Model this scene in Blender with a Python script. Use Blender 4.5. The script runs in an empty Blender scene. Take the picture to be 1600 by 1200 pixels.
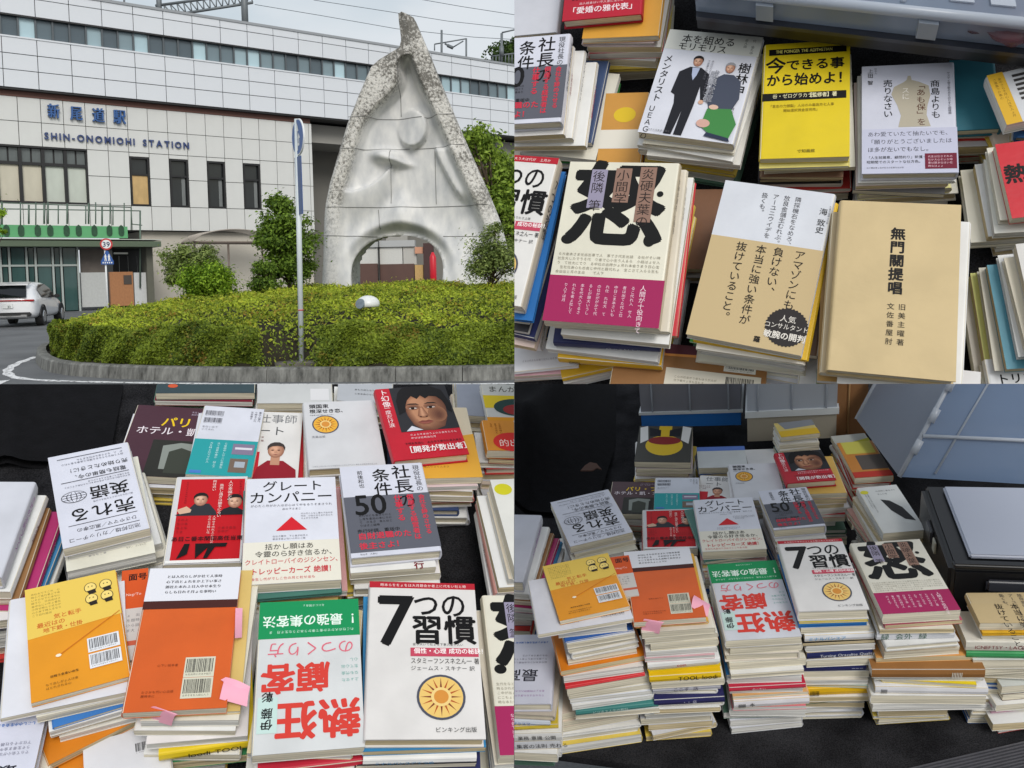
import bpy, bmesh, math, random
import numpy as np
from mathutils import Vector, Matrix

random.seed(7)
RNG = np.random.default_rng(11)
SC = bpy.context.scene
COL = SC.collection

# ------------------------------------------------------------------ camera
F = 1400.0                       # focal length in pixels of a 1600 px wide picture
CX, CY = 803.5, 520.0            # principal point
CAM_H = 1.55
ROLL = 0.02
PITCH = math.atan(91.0 / F)
cam_data = bpy.data.cameras.new('camera')
cam = bpy.data.objects.new('camera', cam_data)
COL.objects.link(cam)
SC.camera = cam
cam_data.sensor_width = 36.0
cam_data.lens = 36.0 * F / 1600.0
cam_data.shift_x = (800 - CX) / 1600.0
cam_data.shift_y = (CY - 600) / 1600.0
cam_data.clip_start = 0.05
cam_data.clip_end = 3000
C0 = Vector((0, 0, CAM_H))
FWD = Vector((0, math.cos(PITCH), -math.sin(PITCH)))
_up = Vector((0, math.sin(PITCH), math.cos(PITCH)))
UPV = (_up + Vector((ROLL, 0, 0))).normalized()
RGT = FWD.cross(UPV).normalized()
cam.matrix_world = Matrix(((RGT.x, UPV.x, -FWD.x, 0), (RGT.y, UPV.y, -FWD.y, 0), (RGT.z, UPV.z, -FWD.z, CAM_H), (0, 0, 0, 1)))

# ------------------------------------------------------------------ sky, sun, exposure
SUN_EL, SUN_AZ = math.radians(34), math.radians(163)     # azimuth clockwise from +Y
world = bpy.data.worlds.new('World')
SC.world = world
world.use_nodes = True
wn, wl = world.node_tree.nodes, world.node_tree.links
wn.clear()
w_out = wn.new('ShaderNodeOutputWorld')
w_bg = wn.new('ShaderNodeBackground')
w_sky = wn.new('ShaderNodeTexSky')
w_sky.sky_type = 'NISHITA'
w_sky.sun_disc = False
w_sky.sun_elevation = SUN_EL
w_sky.sun_rotation = SUN_AZ
w_sky.air_density = 1.6
w_sky.dust_density = 3.0
w_tc = wn.new('ShaderNodeTexCoord')
w_map = wn.new('ShaderNodeMapping'); w_map.inputs['Scale'].default_value = (1.2, 1.2, 3.2)
w_noise = wn.new('ShaderNodeTexNoise'); w_noise.inputs['Scale'].default_value = 2.1; w_noise.inputs['Detail'].default_value = 6
w_ramp = wn.new('ShaderNodeValToRGB')
w_ramp.color_ramp.elements[0].position = 0.36; w_ramp.color_ramp.elements[0].color = (0.38, 0.38, 0.38, 1)
w_ramp.color_ramp.elements[1].position = 0.60; w_ramp.color_ramp.elements[1].color = (1, 1, 1, 1)
w_mix = wn.new('ShaderNodeMix'); w_mix.data_type = 'RGBA'
wl.new(w_tc.outputs['Generated'], w_map.inputs['Vector'])
wl.new(w_map.outputs['Vector'], w_noise.inputs['Vector'])
wl.new(w_noise.outputs['Fac'], w_ramp.inputs['Fac'])
wl.new(w_ramp.outputs['Color'], w_mix.inputs[0])
wl.new(w_sky.outputs['Color'], w_mix.inputs[6])
w_mix.inputs[7].default_value = (6.3, 6.7, 7.1, 1)          # the overcast layer
wl.new(w_mix.outputs[2], w_bg.inputs['Color'])
w_bg.inputs['Strength'].default_value = 0.10
wl.new(w_bg.outputs['Background'], w_out.inputs['Surface'])

sun_data = bpy.data.lights.new('sun', 'SUN')
sun_data.energy = 1.5
sun_data.angle = math.radians(25)
sun_data.color = (1.0, 0.985, 0.96)
sun = bpy.data.objects.new('sun', sun_data)
COL.objects.link(sun)
sdir = Vector((math.sin(SUN_AZ) * math.cos(SUN_EL), math.cos(SUN_AZ) * math.cos(SUN_EL), math.sin(SUN_EL)))
sun.rotation_euler = sdir.to_track_quat('Z', 'Y').to_euler()
sun.location = sdir * 40

vs = SC.view_settings
vs.view_transform = 'Standard'; vs.look = 'None'; vs.gamma = 1.0; vs.use_curve_mapping = False
vs.exposure = 0.22
SC.cycles.max_bounces = 8
SC.cycles.use_adaptive_sampling = True
SC.cycles.use_denoising = True

# ------------------------------------------------------------------ helpers
def ray(px, py):
    return (RGT * ((px - CX) / F) + UPV * ((CY - py) / F) + FWD)

def ground(px, py, z=0.0):
    d = ray(px, py); t = (z - CAM_H) / d.z
    return C0 + d * t

def at_depth(px, py, Y):
    d = ray(px, py)
    return C0 + d * (Y / d.y)

def lin(c):
    def f(v):
        v = v / 255.0
        return v / 12.92 if v <= 0.04045 else ((v + 0.055) / 1.055) ** 2.4
    return tuple(f(v) for v in c)

def obj(name, me, parent=None, mats=None):
    o = bpy.data.objects.new(name, me)
    COL.objects.link(o)
    if mats is not None and me is not None:
        for m in (mats if isinstance(mats, (list, tuple)) else [mats]):
            me.materials.append(m)
    if parent is not None:
        o.parent = parent
    return o

def empty(name, loc=(0, 0, 0), parent=None):
    o = bpy.data.objects.new(name, None)
    COL.objects.link(o)
    o.location = loc
    o.empty_display_size = 0.1
    if parent is not None:
        o.parent = parent
    return o

def tag(o, label=None, cat=None, group=None, kind=None):
    if label: o['label'] = label
    if cat: o['category'] = cat
    if group: o['group'] = group
    if kind: o['kind'] = kind
    return o

_mats = {}
def new_mat(name):
    m = bpy.data.materials.new(name); m.use_nodes = True
    nt = m.node_tree; nt.nodes.clear()
    out = nt.nodes.new('ShaderNodeOutputMaterial')
    p = nt.nodes.new('ShaderNodeBsdfPrincipled')
    nt.links.new(p.outputs['BSDF'], out.inputs['Surface'])
    return m, nt, p, out

def mat(rgb, rough=0.5, var=0.06, scale=14.0, metal=0.0, bump=0.0, bscale=60.0, key=None, spec=0.5):
    """plain material: sRGB colour with soft procedural unevenness"""
    k = (tuple(rgb), rough, var, scale, metal, bump, bscale, spec)
    if k in _mats: return _mats[k]
    m, nt, p, out = new_mat('paint_%d_%d_%d' % tuple(int(v) for v in rgb))
    n, l = nt.nodes, nt.links
    c = lin(rgb)
    p.inputs['Roughness'].default_value = rough
    p.inputs['Metallic'].default_value = metal
    p.inputs['Specular IOR Level'].default_value = spec
    if var > 0:
        tc = n.new('ShaderNodeTexCoord'); no = n.new('ShaderNodeTexNoise')
        no.inputs['Scale'].default_value = scale; no.inputs['Detail'].default_value = 5
        l.new(tc.outputs['Object'], no.inputs['Vector'])
        r = n.new('ShaderNodeValToRGB')
        a, b = 1 - var, 1 + var * 0.5
        r.color_ramp.elements[0].position = 0.3; r.color_ramp.elements[1].position = 0.7
        r.color_ramp.elements[0].color = tuple(min(1, x * a) for x in c) + (1,)
        r.color_ramp.elements[1].color = tuple(min(1, x * b) for x in c) + (1,)
        l.new(no.outputs['Fac'], r.inputs['Fac']); l.new(r.outputs['Color'], p.inputs['Base Color'])
    else:
        p.inputs['Base Color'].default_value = c + (1,)
    if bump > 0:
        tc2 = n.new('ShaderNodeTexCoord'); nb = n.new('ShaderNodeTexNoise'); nb.inputs['Scale'].default_value = bscale; nb.inputs['Detail'].default_value = 4
        bp = n.new('ShaderNodeBump'); bp.inputs['Strength'].default_value = bump; bp.inputs['Distance'].default_value = 0.02
        l.new(tc2.outputs['Object'], nb.inputs['Vector']); l.new(nb.outputs['Fac'], bp.inputs['Height']); l.new(bp.outputs['Normal'], p.inputs['Normal'])
    _mats[k] = m
    return m

_boxes = {}
def unit_box(m, bevel=0.0):
    k = (m.name, bevel)
    if k in _boxes: return _boxes[k]
    bm = bmesh.new(); bmesh.ops.create_cube(bm, size=1.0)
    me = bpy.data.meshes.new('box'); bm.to_mesh(me); bm.free()
    me.materials.append(m)
    _boxes[k] = me
    return me

def box(name, loc, size, m, parent=None, rot=None):
    """a box sharing one unit mesh per material; loc is the centre"""
    o = bpy.data.objects.new(name, unit_box(m))
    COL.objects.link(o)
    M = Matrix.Translation(Vector(loc))
    if rot is not None: M = M @ rot.to_4x4()
    o.matrix_world = M @ Matrix.Diagonal((size[0], size[1], size[2], 1))
    if parent is not None: o.parent = parent; o.matrix_parent_inverse = parent.matrix_world.inverted() if parent.matrix_world != Matrix() else Matrix()
    return o

def mesh_from(verts, faces, smooth=False):
    me = bpy.data.meshes.new('mesh')
    me.from_pydata([tuple(v) for v in verts], [], [tuple(f) for f in faces])
    if smooth:
        me.polygons.foreach_set('use_smooth', [True] * len(me.polygons))
    me.update()
    return me

def tube_mesh(paths, segs=8, cap=True):
    """paths: list of (list of points, list of radii)"""
    V, Fc = [], []
    for pts, rad in paths:
        pts = [Vector(p) for p in pts]
        base = len(V)
        for i, p in enumerate(pts):
            t = (pts[min(i + 1, len(pts) - 1)] - pts[max(i - 1, 0)]).normalized()
            a = t.orthogonal().normalized() if i == 0 else (a - t * a.dot(t)).normalized()
            b = t.cross(a)
            r = rad[i] if isinstance(rad, (list, tuple)) else rad
            for k in range(segs):
                w = 2 * math.pi * k / segs
                V.append(p + (a * math.cos(w) + b * math.sin(w)) * r)
        for i in range(len(pts) - 1):
            for k in range(segs):
                k2 = (k + 1) % segs
                Fc.append((base + i * segs + k, base + i * segs + k2, base + (i + 1) * segs + k2, base + (i + 1) * segs + k))
        if cap:
            Fc.append(tuple(base + k for k in range(segs))[::-1])
            Fc.append(tuple(base + (len(pts) - 1) * segs + k for k in range(segs)))
    return mesh_from(V, Fc, True)

def tube(name, pts, rad, m, parent=None, segs=8):
    me = tube_mesh([(pts, rad)], segs)
    return obj(name, me, parent, m)

# ---- glyph outlines from the built-in typeface, cached and composed by hand
_tc = bpy.data.curves.new('glyphs', 'FONT'); _tc.resolution_u = 3; _tc.size = 1.0
_to = bpy.data.objects.new('glyphs', _tc)
_glyph = {}
def glyph(ch, bold=0.0):
    k = (ch, round(bold, 3))
    if k in _glyph: return _glyph[k]
    _tc.body = ch; _tc.offset = bold
    me = _to.to_mesh()
    V = [(v.co.x, v.co.y) for v in me.vertices]; P = [tuple(p.vertices) for p in me.polygons]
    _to.to_mesh_clear()
    if V:
        x0 = min(v[0] for v in V); x1 = max(v[0] for v in V)
        wide = ord(ch) > 0x2e80
        adv = 1.0 if wide else (x1 - x0) + 0.10
        if not wide: V = [(x - x0 + 0.05, y) for x, y in V]
        else: V = [(x, y) for x, y in V]
    else:
        adv = 0.35
    _glyph[k] = (V, P, adv)
    return _glyph[k]

def text2d(s, size=1.0, bold=0.0, vertical=False, spacing=1.0, squash=1.0, align='L'):
    """list of (verts2d, faces) in a frame with x right, y up; origin top-left of the first em"""
    out = []
    if not vertical:
        x = 0.0
        items = []
        for ch in s:
            V, P, adv = glyph(ch, bold)
            items.append((V, P, x)); x += adv * spacing
        off = {'L': 0, 'C': -x / 2, 'R': -x}[align]
        for V, P, x0 in items:
            if P: out.append(([((vx + x0 + off) * size * squash, (vy - 0.85) * size) for vx, vy in V], P))
    else:
        y = 0.0
        for ch in s:
            V, P, adv = glyph(ch, bold)
            if P:
                if ch in 'ー-「」（）〜…()':
                    W = [(0.5 + (vy - 0.38) , -0.5 - (vx - 0.5 * adv)) for vx, vy in V]
                    if ch in 'ー-': W = [(1 - a, b) for a, b in W]
                elif ch in '、。':
                    W = [(vx + 0.55, vy - 0.85 + 0.55) for vx, vy in V]
                elif ord(ch) < 0x2e80:
                    W = [(vx + 0.5 - adv / 2, vy - 0.85) for vx, vy in V]
                else:
                    W = [(vx, vy - 0.85) for vx, vy in V]
                out.append(([(a * size * squash, (b + y) * size) for a, b in W], P))
            y -= (1.0 if ch != ' ' else 0.5) * spacing
    return out

# ---- leaves
def leaf_mesh(P, D, size, aspect=0.5, jit=0.35, seed=0):
    """P (n,3) points, D (n,3) facing directions; folded quads"""
    rg = np.random.default_rng(seed + 5)
    n = len(P)
    D = D + rg.normal(0, jit, (n, 3))
    D /= np.linalg.norm(D, axis=1, keepdims=True) + 1e-9
    T = rg.normal(0, 1, (n, 3)); T -= D * (T * D).sum(1, keepdims=True); T /= np.linalg.norm(T, axis=1, keepdims=True) + 1e-9
    B = np.cross(D, T)
    s = (size * rg.uniform(0.4, 1.5, n))[:, None]
    V = np.empty((n, 4, 3))
    V[:, 0] = P - T * s * 0.5
    V[:, 1] = P + B * s * 0.5 * aspect + D * s * 0.06
    V[:, 2] = P + T * s * 0.5 - D * s * 0.12
    V[:, 3] = P - B * s * 0.5 * aspect + D * s * 0.06
    me = bpy.data.meshes.new('leaves')
    me.vertices.add(n * 4); me.loops.add(n * 4); me.polygons.add(n)
    me.vertices.foreach_set('co', V.reshape(-1).astype(np.float32))
    me.loops.foreach_set('vertex_index', np.arange(n * 4, dtype=np.int32))
    me.polygons.foreach_set('loop_start', np.arange(0, n * 4, 4, dtype=np.int32))
    me.polygons.foreach_set('loop_total', np.full(n, 4, dtype=np.int32))
    me.update(); me.validate()
    return me

def leaf_mat(name, dark, light, accent=None, nscale=1.2, acc_pos=0.62, transl=0.3):
    m, nt, p, out = new_mat(name)
    n, l = nt.nodes, nt.links
    geo = n.new('ShaderNodeNewGeometry')
    tc = n.new('ShaderNodeTexCoord'); no = n.new('ShaderNodeTexNoise'); no.inputs['Scale'].default_value = nscale; no.inputs['Detail'].default_value = 4
    l.new(tc.outputs['Object'], no.inputs['Vector'])
    add = n.new('ShaderNodeMath'); add.operation = 'MULTIPLY_ADD'; add.inputs[1].default_value = 0.55; 
    l.new(geo.outputs['Random Per Island'], add.inputs[0])
    sub = n.new('ShaderNodeMath'); sub.operation = 'SUBTRACT'; sub.inputs[1].default_value = 0.28
    l.new(no.outputs['Fac'], sub.inputs[0]); l.new(sub.outputs[0], add.inputs[2])
    r = n.new('ShaderNodeValToRGB'); r.color_ramp.elements[0].color = lin(dark) + (1,); r.color_ramp.elements[1].color = lin(light) + (1,)
    r.color_ramp.elements[0].position = 0.15; r.color_ramp.elements[1].position = 0.8
    l.new(add.outputs[0], r.inputs['Fac'])
    col = r.outputs['Color']
    if accent:
        n2 = n.new('ShaderNodeTexNoise'); n2.inputs['Scale'].default_value = nscale * 1.4; n2.inputs['Detail'].default_value = 5; n2.inputs['Roughness'].default_value = 0.7
        mp = n.new('ShaderNodeMapping'); mp.inputs['Location'].default_value = (3.1, 7.7, 1.3)
        l.new(tc.outputs['Object'], mp.inputs['Vector']); l.new(mp.outputs['Vector'], n2.inputs['Vector'])
        a2 = n.new('ShaderNodeMath'); a2.operation = 'MULTIPLY_ADD'; a2.inputs[1].default_value = 0.25
        l.new(geo.outputs['Random Per Island'], a2.inputs[0]); l.new(n2.outputs['Fac'], a2.inputs[2])
        r2 = n.new('ShaderNodeValToRGB'); r2.color_ramp.elements[0].position = acc_pos; r2.color_ramp.elements[1].position = acc_pos + 0.12
        r2.color_ramp.elements[0].color = (0, 0, 0, 1); r2.color_ramp.elements[1].color = (0.8, 0.8, 0.8, 1)
        l.new(a2.outputs[0], r2.inputs['Fac'])
        mx = n.new('ShaderNodeMix'); mx.data_type = 'RGBA'; l.new(r2.outputs['Color'], mx.inputs[0]); l.new(col, mx.inputs[6]); mx.inputs[7].default_value = lin(accent) + (1,)
        col = mx.outputs[2]
    l.new(col, p.inputs['Base Color']); p.inputs['Roughness'].default_value = 0.6; p.inputs['Specular IOR Level'].default_value = 0.25
    tr = n.new('ShaderNodeBsdfTranslucent'); l.new(col, tr.inputs['Color'])
    ms = n.new('ShaderNodeMixShader'); ms.inputs[0].default_value = transl
    l.new(p.outputs['BSDF'], ms.inputs[1]); l.new(tr.outputs['BSDF'], ms.inputs[2]); l.new(ms.outputs[0], out.inputs['Surface'])
    return m
# ================================================================== ground and road
m_asphalt, nt, p, _o = new_mat('asphalt')
n, l = nt.nodes, nt.links
tc = n.new('ShaderNodeTexCoord'); a = n.new('ShaderNodeTexNoise'); a.inputs['Scale'].default_value = 0.6; a.inputs['Detail'].default_value = 6
b = n.new('ShaderNodeTexNoise'); b.inputs['Scale'].default_value = 90; b.inputs['Detail'].default_value = 3
mxm = n.new('ShaderNodeMath'); mxm.operation = 'MULTIPLY_ADD'; mxm.inputs[1].default_value = 0.5
l.new(tc.outputs['Object'], a.inputs['Vector']); l.new(tc.outputs['Object'], b.inputs['Vector'])
l.new(b.outputs['Fac'], mxm.inputs[0]); l.new(a.outputs['Fac'], mxm.inputs[2])
r = n.new('ShaderNodeValToRGB'); r.color_ramp.elements[0].color = (0.06, 0.063, 0.068, 1); r.color_ramp.elements[1].color = (0.16, 0.165, 0.17, 1)
r.color_ramp.elements[0].position = 0.4; r.color_ramp.elements[1].position = 1.0
l.new(mxm.outputs[0], r.inputs['Fac']); l.new(r.outputs['Color'], p.inputs['Base Color']); p.inputs['Roughness'].default_value = 0.75
bp = n.new('ShaderNodeBump'); bp.inputs['Strength'].default_value = 0.4; bp.inputs['Distance'].default_value = 0.01
l.new(b.outputs['Fac'], bp.inputs['Height']); l.new(bp.outputs['Normal'], p.inputs['Normal'])

gr = obj('road', mesh_from([(-400, -60, 0), (400, -60, 0), (400, 900, 0), (-400, 900, 0)], [(0, 1, 2, 3)]), None, m_asphalt)
tag(gr, kind='structure')

m_conc = mat((150, 150, 146), 0.9, 0.3, 3.0, bump=0.25, bscale=40)
m_beige = mat((196, 192, 182), 0.85, 0.12, 1.2)
m_dkjoint = mat((60, 58, 56), 0.9, 0.1)

# ---- island kerb polyline on the ground
kerb_px = [(62, 549), (54, 560), (58, 572), (74, 582), (110, 588), (180, 592), (260, 595), (400, 597.5), (560, 597), (700, 596), (804, 594)]
kerb = [ground(*q) for q in kerb_px]
kerb = [Vector((-10.4, 28.0, 0)), Vector((-10.9, 24.0, 0))] + kerb + [Vector((2.5, 13.2, 0)), Vector((5, 15.4, 0)), Vector((6, 21, 0))]
def resample(pts, step):
    L = [0.0]
    for i in range(1, len(pts)): L.append(L[-1] + (pts[i] - pts[i - 1]).length)
    n_ = max(2, int(L[-1] / step)); out = []
    for k in range(n_ + 1):
        s = L[-1] * k / n_
        i = 1
        while i < len(L) - 1 and L[i] < s: i += 1
        f = (s - L[i - 1]) / max(1e-9, L[i] - L[i - 1])
        out.append(pts[i - 1].lerp(pts[i], f))
    return out
def smooth_line(pts, it=2):
    for _ in range(it):
        q = [pts[0]]
        for i in range(len(pts) - 1):
            q.append(pts[i].lerp(pts[i + 1], 0.25)); q.append(pts[i].lerp(pts[i + 1], 0.75))
        q.append(pts[-1]); pts = q
    return pts
kline = smooth_line(kerb, 2)
kst = resample(kline, 0.98)
m_kerb, nt, p, _o = new_mat('kerb_concrete')
n, l = nt.nodes, nt.links
tc = n.new('ShaderNodeTexCoord'); a = n.new('ShaderNodeTexNoise'); a.inputs['Scale'].default_value = 5; a.inputs['Detail'].default_value = 8; a.inputs['Roughness'].default_value = 0.7
mp = n.new('ShaderNodeMapping'); mp.inputs['Scale'].default_value = (1.5, 1.5, 0.35)
l.new(tc.outputs['Object'], mp.inputs['Vector']); l.new(mp.outputs['Vector'], a.inputs['Vector'])
r = n.new('ShaderNodeValToRGB'); r.color_ramp.elements[0].color = (0.05, 0.05, 0.045, 1); r.color_ramp.elements[1].color = (0.26, 0.26, 0.24, 1)
r.color_ramp.elements[0].position = 0.33; r.color_ramp.elements[1].position = 0.66
l.new(a.outputs['Fac'], r.inputs['Fac']); l.new(r.outputs['Color'], p.inputs['Base Color']); p.inputs['Roughness'].default_value = 0.9
kerb_root = empty('kerb'); tag(kerb_root, kind='structure')
for i in range(len(kst) - 1):
    A, B = kst[i], kst[i + 1]
    d = (B - A).normalized(); inn = Vector((-d.y, d.x, 0))
    A2, B2 = A + d * 0.007, B - d * 0.007
    hh_ = 0.215
    V = [A2, B2, B2 + inn * 0.03 + Vector((0, 0, hh_ - 0.03)), B2 + inn * 0.06 + Vector((0, 0, hh_)), B2 + inn * 0.2 + Vector((0, 0, hh_)), B2 + inn * 0.2,
         A2 + inn * 0.03 + Vector((0, 0, hh_ - 0.03)), A2 + inn * 0.06 + Vector((0, 0, hh_)), A2 + inn * 0.2 + Vector((0, 0, hh_)), A2 + inn * 0.2]
    Fs = [(0, 1, 2, 6), (6, 2, 3, 7), (7, 3, 4, 8), (8, 4, 5, 9), (0, 6, 7, 8, 9), (1, 5, 4, 3, 2)]
    obj('kerb_stone', mesh_from(V, Fs), kerb_root, m_kerb)

# ---- worn white edge line on the asphalt
m_line, nt, p, out_ = new_mat('road_paint')
n, l = nt.nodes, nt.links
tc = n.new('ShaderNodeTexCoord'); a = n.new('ShaderNodeTexNoise'); a.inputs['Scale'].default_value = 14; a.inputs['Detail'].default_value = 6
l.new(tc.outputs['Object'], a.inputs['Vector'])
r = n.new('ShaderNodeValToRGB'); r.color_ramp.elements[0].position = 0.40; r.color_ramp.elements[1].position = 0.46
r.color_ramp.elements[0].color = (0.14, 0.14, 0.14, 1); r.color_ramp.elements[1].color = (0.8, 0.8, 0.8, 1)
l.new(a.outputs['Fac'], r.inputs['Fac']); l.new(r.outputs['Color'], p.inputs['Base Color']); p.inputs['Roughness'].default_value = 0.7
lpx = [(58, 557), (30, 566), (14, 575), (10, 583), (22, 590), (60, 594), (120, 596), (220, 598), (330, 599.5), (450, 600.5), (600, 600.5), (804, 599.5), (900, 598)]
lp = resample(smooth_line([ground(*q, 0.004) for q in lpx], 2), 0.25)
V, Fs = [], []
for i, q in enumerate(lp):
    d = (lp[min(i + 1, len(lp) - 1)] - lp[max(0, i - 1)]).normalized(); nn = Vector((-d.y, d.x, 0))
    w_ = 0.075 + 0.02 * math.sin(i * 1.7)
    V += [q - nn * w_, q + nn * w_]
    if i: Fs.append((2 * i - 2, 2 * i - 1, 2 * i + 1, 2 * i))
tag(obj('road_marking', mesh_from(V, Fs), None, m_line), kind='structure')
lp = [ground(*q, 0.004) for q in [(-30, 610), (-10, 602), (8, 594)]]
V, Fs = [], []
for i, q in enumerate(lp):
    V += [q + Vector((-.05, -.06, 0)), q + Vector((.05, .06, 0))]
    if i: Fs.append((2 * i - 2, 2 * i - 1, 2 * i + 1, 2 * i))
tag(obj('road_marking', mesh_from(V, Fs), None, m_line), kind='structure')

# ================================================================== station building
_d = ray(2643, 385); UF = Vector((_d.x, _d.y, 0)).normalized()
NF = Vector((UF.y, -UF.x, 0))
PF = at_depth(100, 442, 54.0)
RF = Matrix((UF, -NF, Vector((0, 0, 1)))).transposed()      # columns: along, into the wall, up
def fac(px, py, off=0.0):
    d = ray(px, py); q = PF + NF * off
    t = (q - C0).dot(NF) / d.dot(NF)
    w = C0 + d * t
    return (w - PF).dot(UF), w.z
def fpt(s, z, o=0.0):
    return Vector((PF.x, PF.y, 0)) + UF * s + NF * o + Vector((0, 0, z))
def fbox(name, s0, s1, z0, z1, o0, o1, m, parent):
    return box(name, fpt((s0 + s1) / 2, (z0 + z1) / 2, (o0 + o1) / 2), (abs(s1 - s0), abs(o1 - o0), abs(z1 - z0)), m, parent, RF)

st = empty('station_building'); tag(st, 'white panelled railway station with blue lettering and a long band of windows', 'station')
m_panel = mat((212, 216, 221), 0.45, 0.05, 0.4)
m_tile = mat((207, 208, 205), 0.55, 0.07, 0.6)
m_joint = mat((96, 94, 92), 0.9, 0.1)
m_brown = mat((112, 76, 66), 0.6, 0.15, 1)
m_black = mat((28, 28, 29), 0.5, 0.1)
m_glass, nt, p, _o = new_mat('band_glass')
oi = nt.nodes.new('ShaderNodeObjectInfo'); r = nt.nodes.new('ShaderNodeValToRGB'); r.color_ramp.interpolation = 'LINEAR'
r.color_ramp.elements[0].color = lin((84, 96, 103)) + (1,); r.color_ramp.elements[1].color = lin((178, 204, 212)) + (1,)
r.color_ramp.elements[0].position = 0.35; r.color_ramp.elements[1].position = 0.95
nt.links.new(oi.outputs['Random'], r.inputs['Fac']); nt.links.new(r.outputs['Color'], p.inputs['Base Color'])
p.inputs['Roughness'].default_value = 0.06
m_dkglass = mat((38, 42, 44), 0.08, 0.2, 1.0)
m_blind = mat((196, 190, 172), 0.7, 0.08, 2)
m_blind2 = mat((190, 196, 186), 0.7, 0.08, 2)
m_ply = mat((196, 164, 112), 0.7, 0.15, 3)

UO = 0.5                                    # the upper storeys stand out this far
zs = [fac(2, y, UO)[1] for y in (-24, -9, 20, 55, 81, 106.5, 134.5)]
s_a = fac(2, 60, UO)[0]; s_b = fac(388, 100, UO)[0]
pw = (s_b - s_a) / 8.0
S0, S1 = s_a - 4 * pw, s_a + 34 * pw
# body behind the cladding
fbox('wall_core', S0, S1, zs[6] + 0.02, zs[0] - 0.1, -9, UO - 0.4, m_joint, st)
fbox('coping', S0, S1, zs[0] - 0.06, zs[0] + 0.1, -1, UO + 0.06, mat((150, 154, 158), 0.5, 0.05), st)
g = 0.02
for k in range(-4, 34):
    sa, sb = s_a + k * pw + g, s_a + (k + 1) * pw - g
    for (za, zb) in ((zs[1], zs[0]), (zs[2], zs[1]), (zs[4], zs[3]), (zs[5], zs[4]), (zs[6], zs[5])):
        fbox('cladding_panel', sa, sb, za + g, zb - g * 1.2, UO - 0.08, UO + random.uniform(-0.006, 0.006), m_panel, st)
    for j in range(2):
        qa = s_a + (k + j / 2) * pw; qb = qa + pw / 2
        w_ = fbox('window_pane', qa + 0.05, qb - 0.05, zs[3] + 0.05, zs[2] - 0.05, UO - 0.35, UO - 0.25, m_glass, st)
        fbox('mullion', qa - 0.05, qa + 0.05, zs[3], zs[2], UO - 0.27, UO - 0.12, mat((90, 96, 100), 0.4, 0.05, metal=0.3), st)
fbox('window_sill', S0, S1, zs[3] - 0.03, zs[3] + 0.06, UO - 0.3, UO + 0.05, m_panel, st)
fbox('window_head', S0, S1, zs[2] - 0.06, zs[2] + 0.04, UO - 0.3, UO + 0.02, m_black, st)
# pale frames behind the glass at intervals: blinds and pillars inside
fbox('soffit', S0, S1, zs[6] - 0.1, zs[6], -1.0, UO - 0.06, m_black, st)
# brown fascia strip under the band
z_b = fac(2, 148.5, 0)[1]
s_end = fac(488, 250, 0)[0]
s_j = fac(29, 200, 0)[0]; s_j2 = fac(381, 300, 0)[0]; tw = (s_j2 - s_j) / 11.0
L0 = s_j - 4 * tw
fbox('fascia', L0, s_end - 0.1, z_b, z_b + 1.35, -0.5, 0.04, m_brown, st)
zl = [z_b, fac(0, 187, 0)[1], fac(0, 225, 0)[1], fac(170, 276, 0)[1], fac(170, 320.5, 0)[1], fac(260, 360.5, 0)[1]]
fbox('wall_core', L0, s_end - 0.02, zl[5] + 0.02, z_b, -8, -0.5, m_joint, st)
g2 = 0.019
wins = [(203, 233, 239, 318), (265, 295, 241.5, 319.5), (325, 353, 245, 321), (382, 410, 248, 322.5)]
wcols = set()
for (xa, xb, ya, yb) in wins:
    wcols.add(round((fac(xa + 2, 280)[0] - s_j) / tw))
big_end = round((fac(135, 270)[0] - s_j) / tw)
nmax = int(math.ceil((s_end - s_j) / tw))
for k in range(-4, nmax):
    sa, sb = s_j + k * tw + g2, min(s_j + (k + 1) * tw - g2, s_end)
    if sb - sa < 0.1: continue
    rows = [(zl[1], zl[0]), (zl[2], zl[1])]
    if k >= big_end and k not in wcols: rows += [(zl[3], zl[2]), (zl[4], zl[3])]
    rows += [(zl[5], zl[4])]
    for za, zb in rows:
        fbox('wall_tile', sa, sb, za + g2, zb - g2, -0.12, random.uniform(-0.008, 0.008), m_tile, st)
# large window
sa, sb = L0, s_j + big_end * tw
fbox('window_surround', sa, sb, zl[4] + 0.03, zl[2] - 0.03, -0.45, -0.30, m_black, st)
wz0, wz1 = zl[4] + 0.12, zl[2] - 0.12
tz = fac(100, 258)[1]
for k in range(-4, big_end):
    qa, qb = s_j + k * tw, s_j + (k + 1) * tw
    we = empty('window', (0, 0, 0), st)
    fbox('post', qb - 0.09, qb + 0.09, zl[4] + 0.03, zl[2] - 0.03, -0.32, -0.08, m_black, we)
    fbox('blind', qa + 0.1, qb - 0.1, wz0, tz - 0.08, -0.3, -0.24, m_blind if k < big_end - 2 else m_blind2, we)
    fbox('window_pane', qa + 0.1, (qa + qb) / 2 - 0.05, tz + 0.1, wz1, -0.3, -0.22, mat((92, 98, 98), 0.1, 0.25, 0.7), we)
    fbox('window_pane', (qa + qb) / 2 + 0.05, qb - 0.1, tz + 0.1, wz1, -0.3, -0.22, mat((92, 98, 98), 0.1, 0.25, 0.7), we)
fbox('window_transom', sa, sb, tz - 0.09, tz + 0.09, -0.32, -0.1, m_black, st)
fbox('window_sill', sa, sb, zl[4], zl[4] + 0.1, -0.3, 0.03, m_black, st)
fbox('window_head', sa, sb, zl[2] - 0.1, zl[2], -0.3, 0.02, m_black, st)
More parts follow.
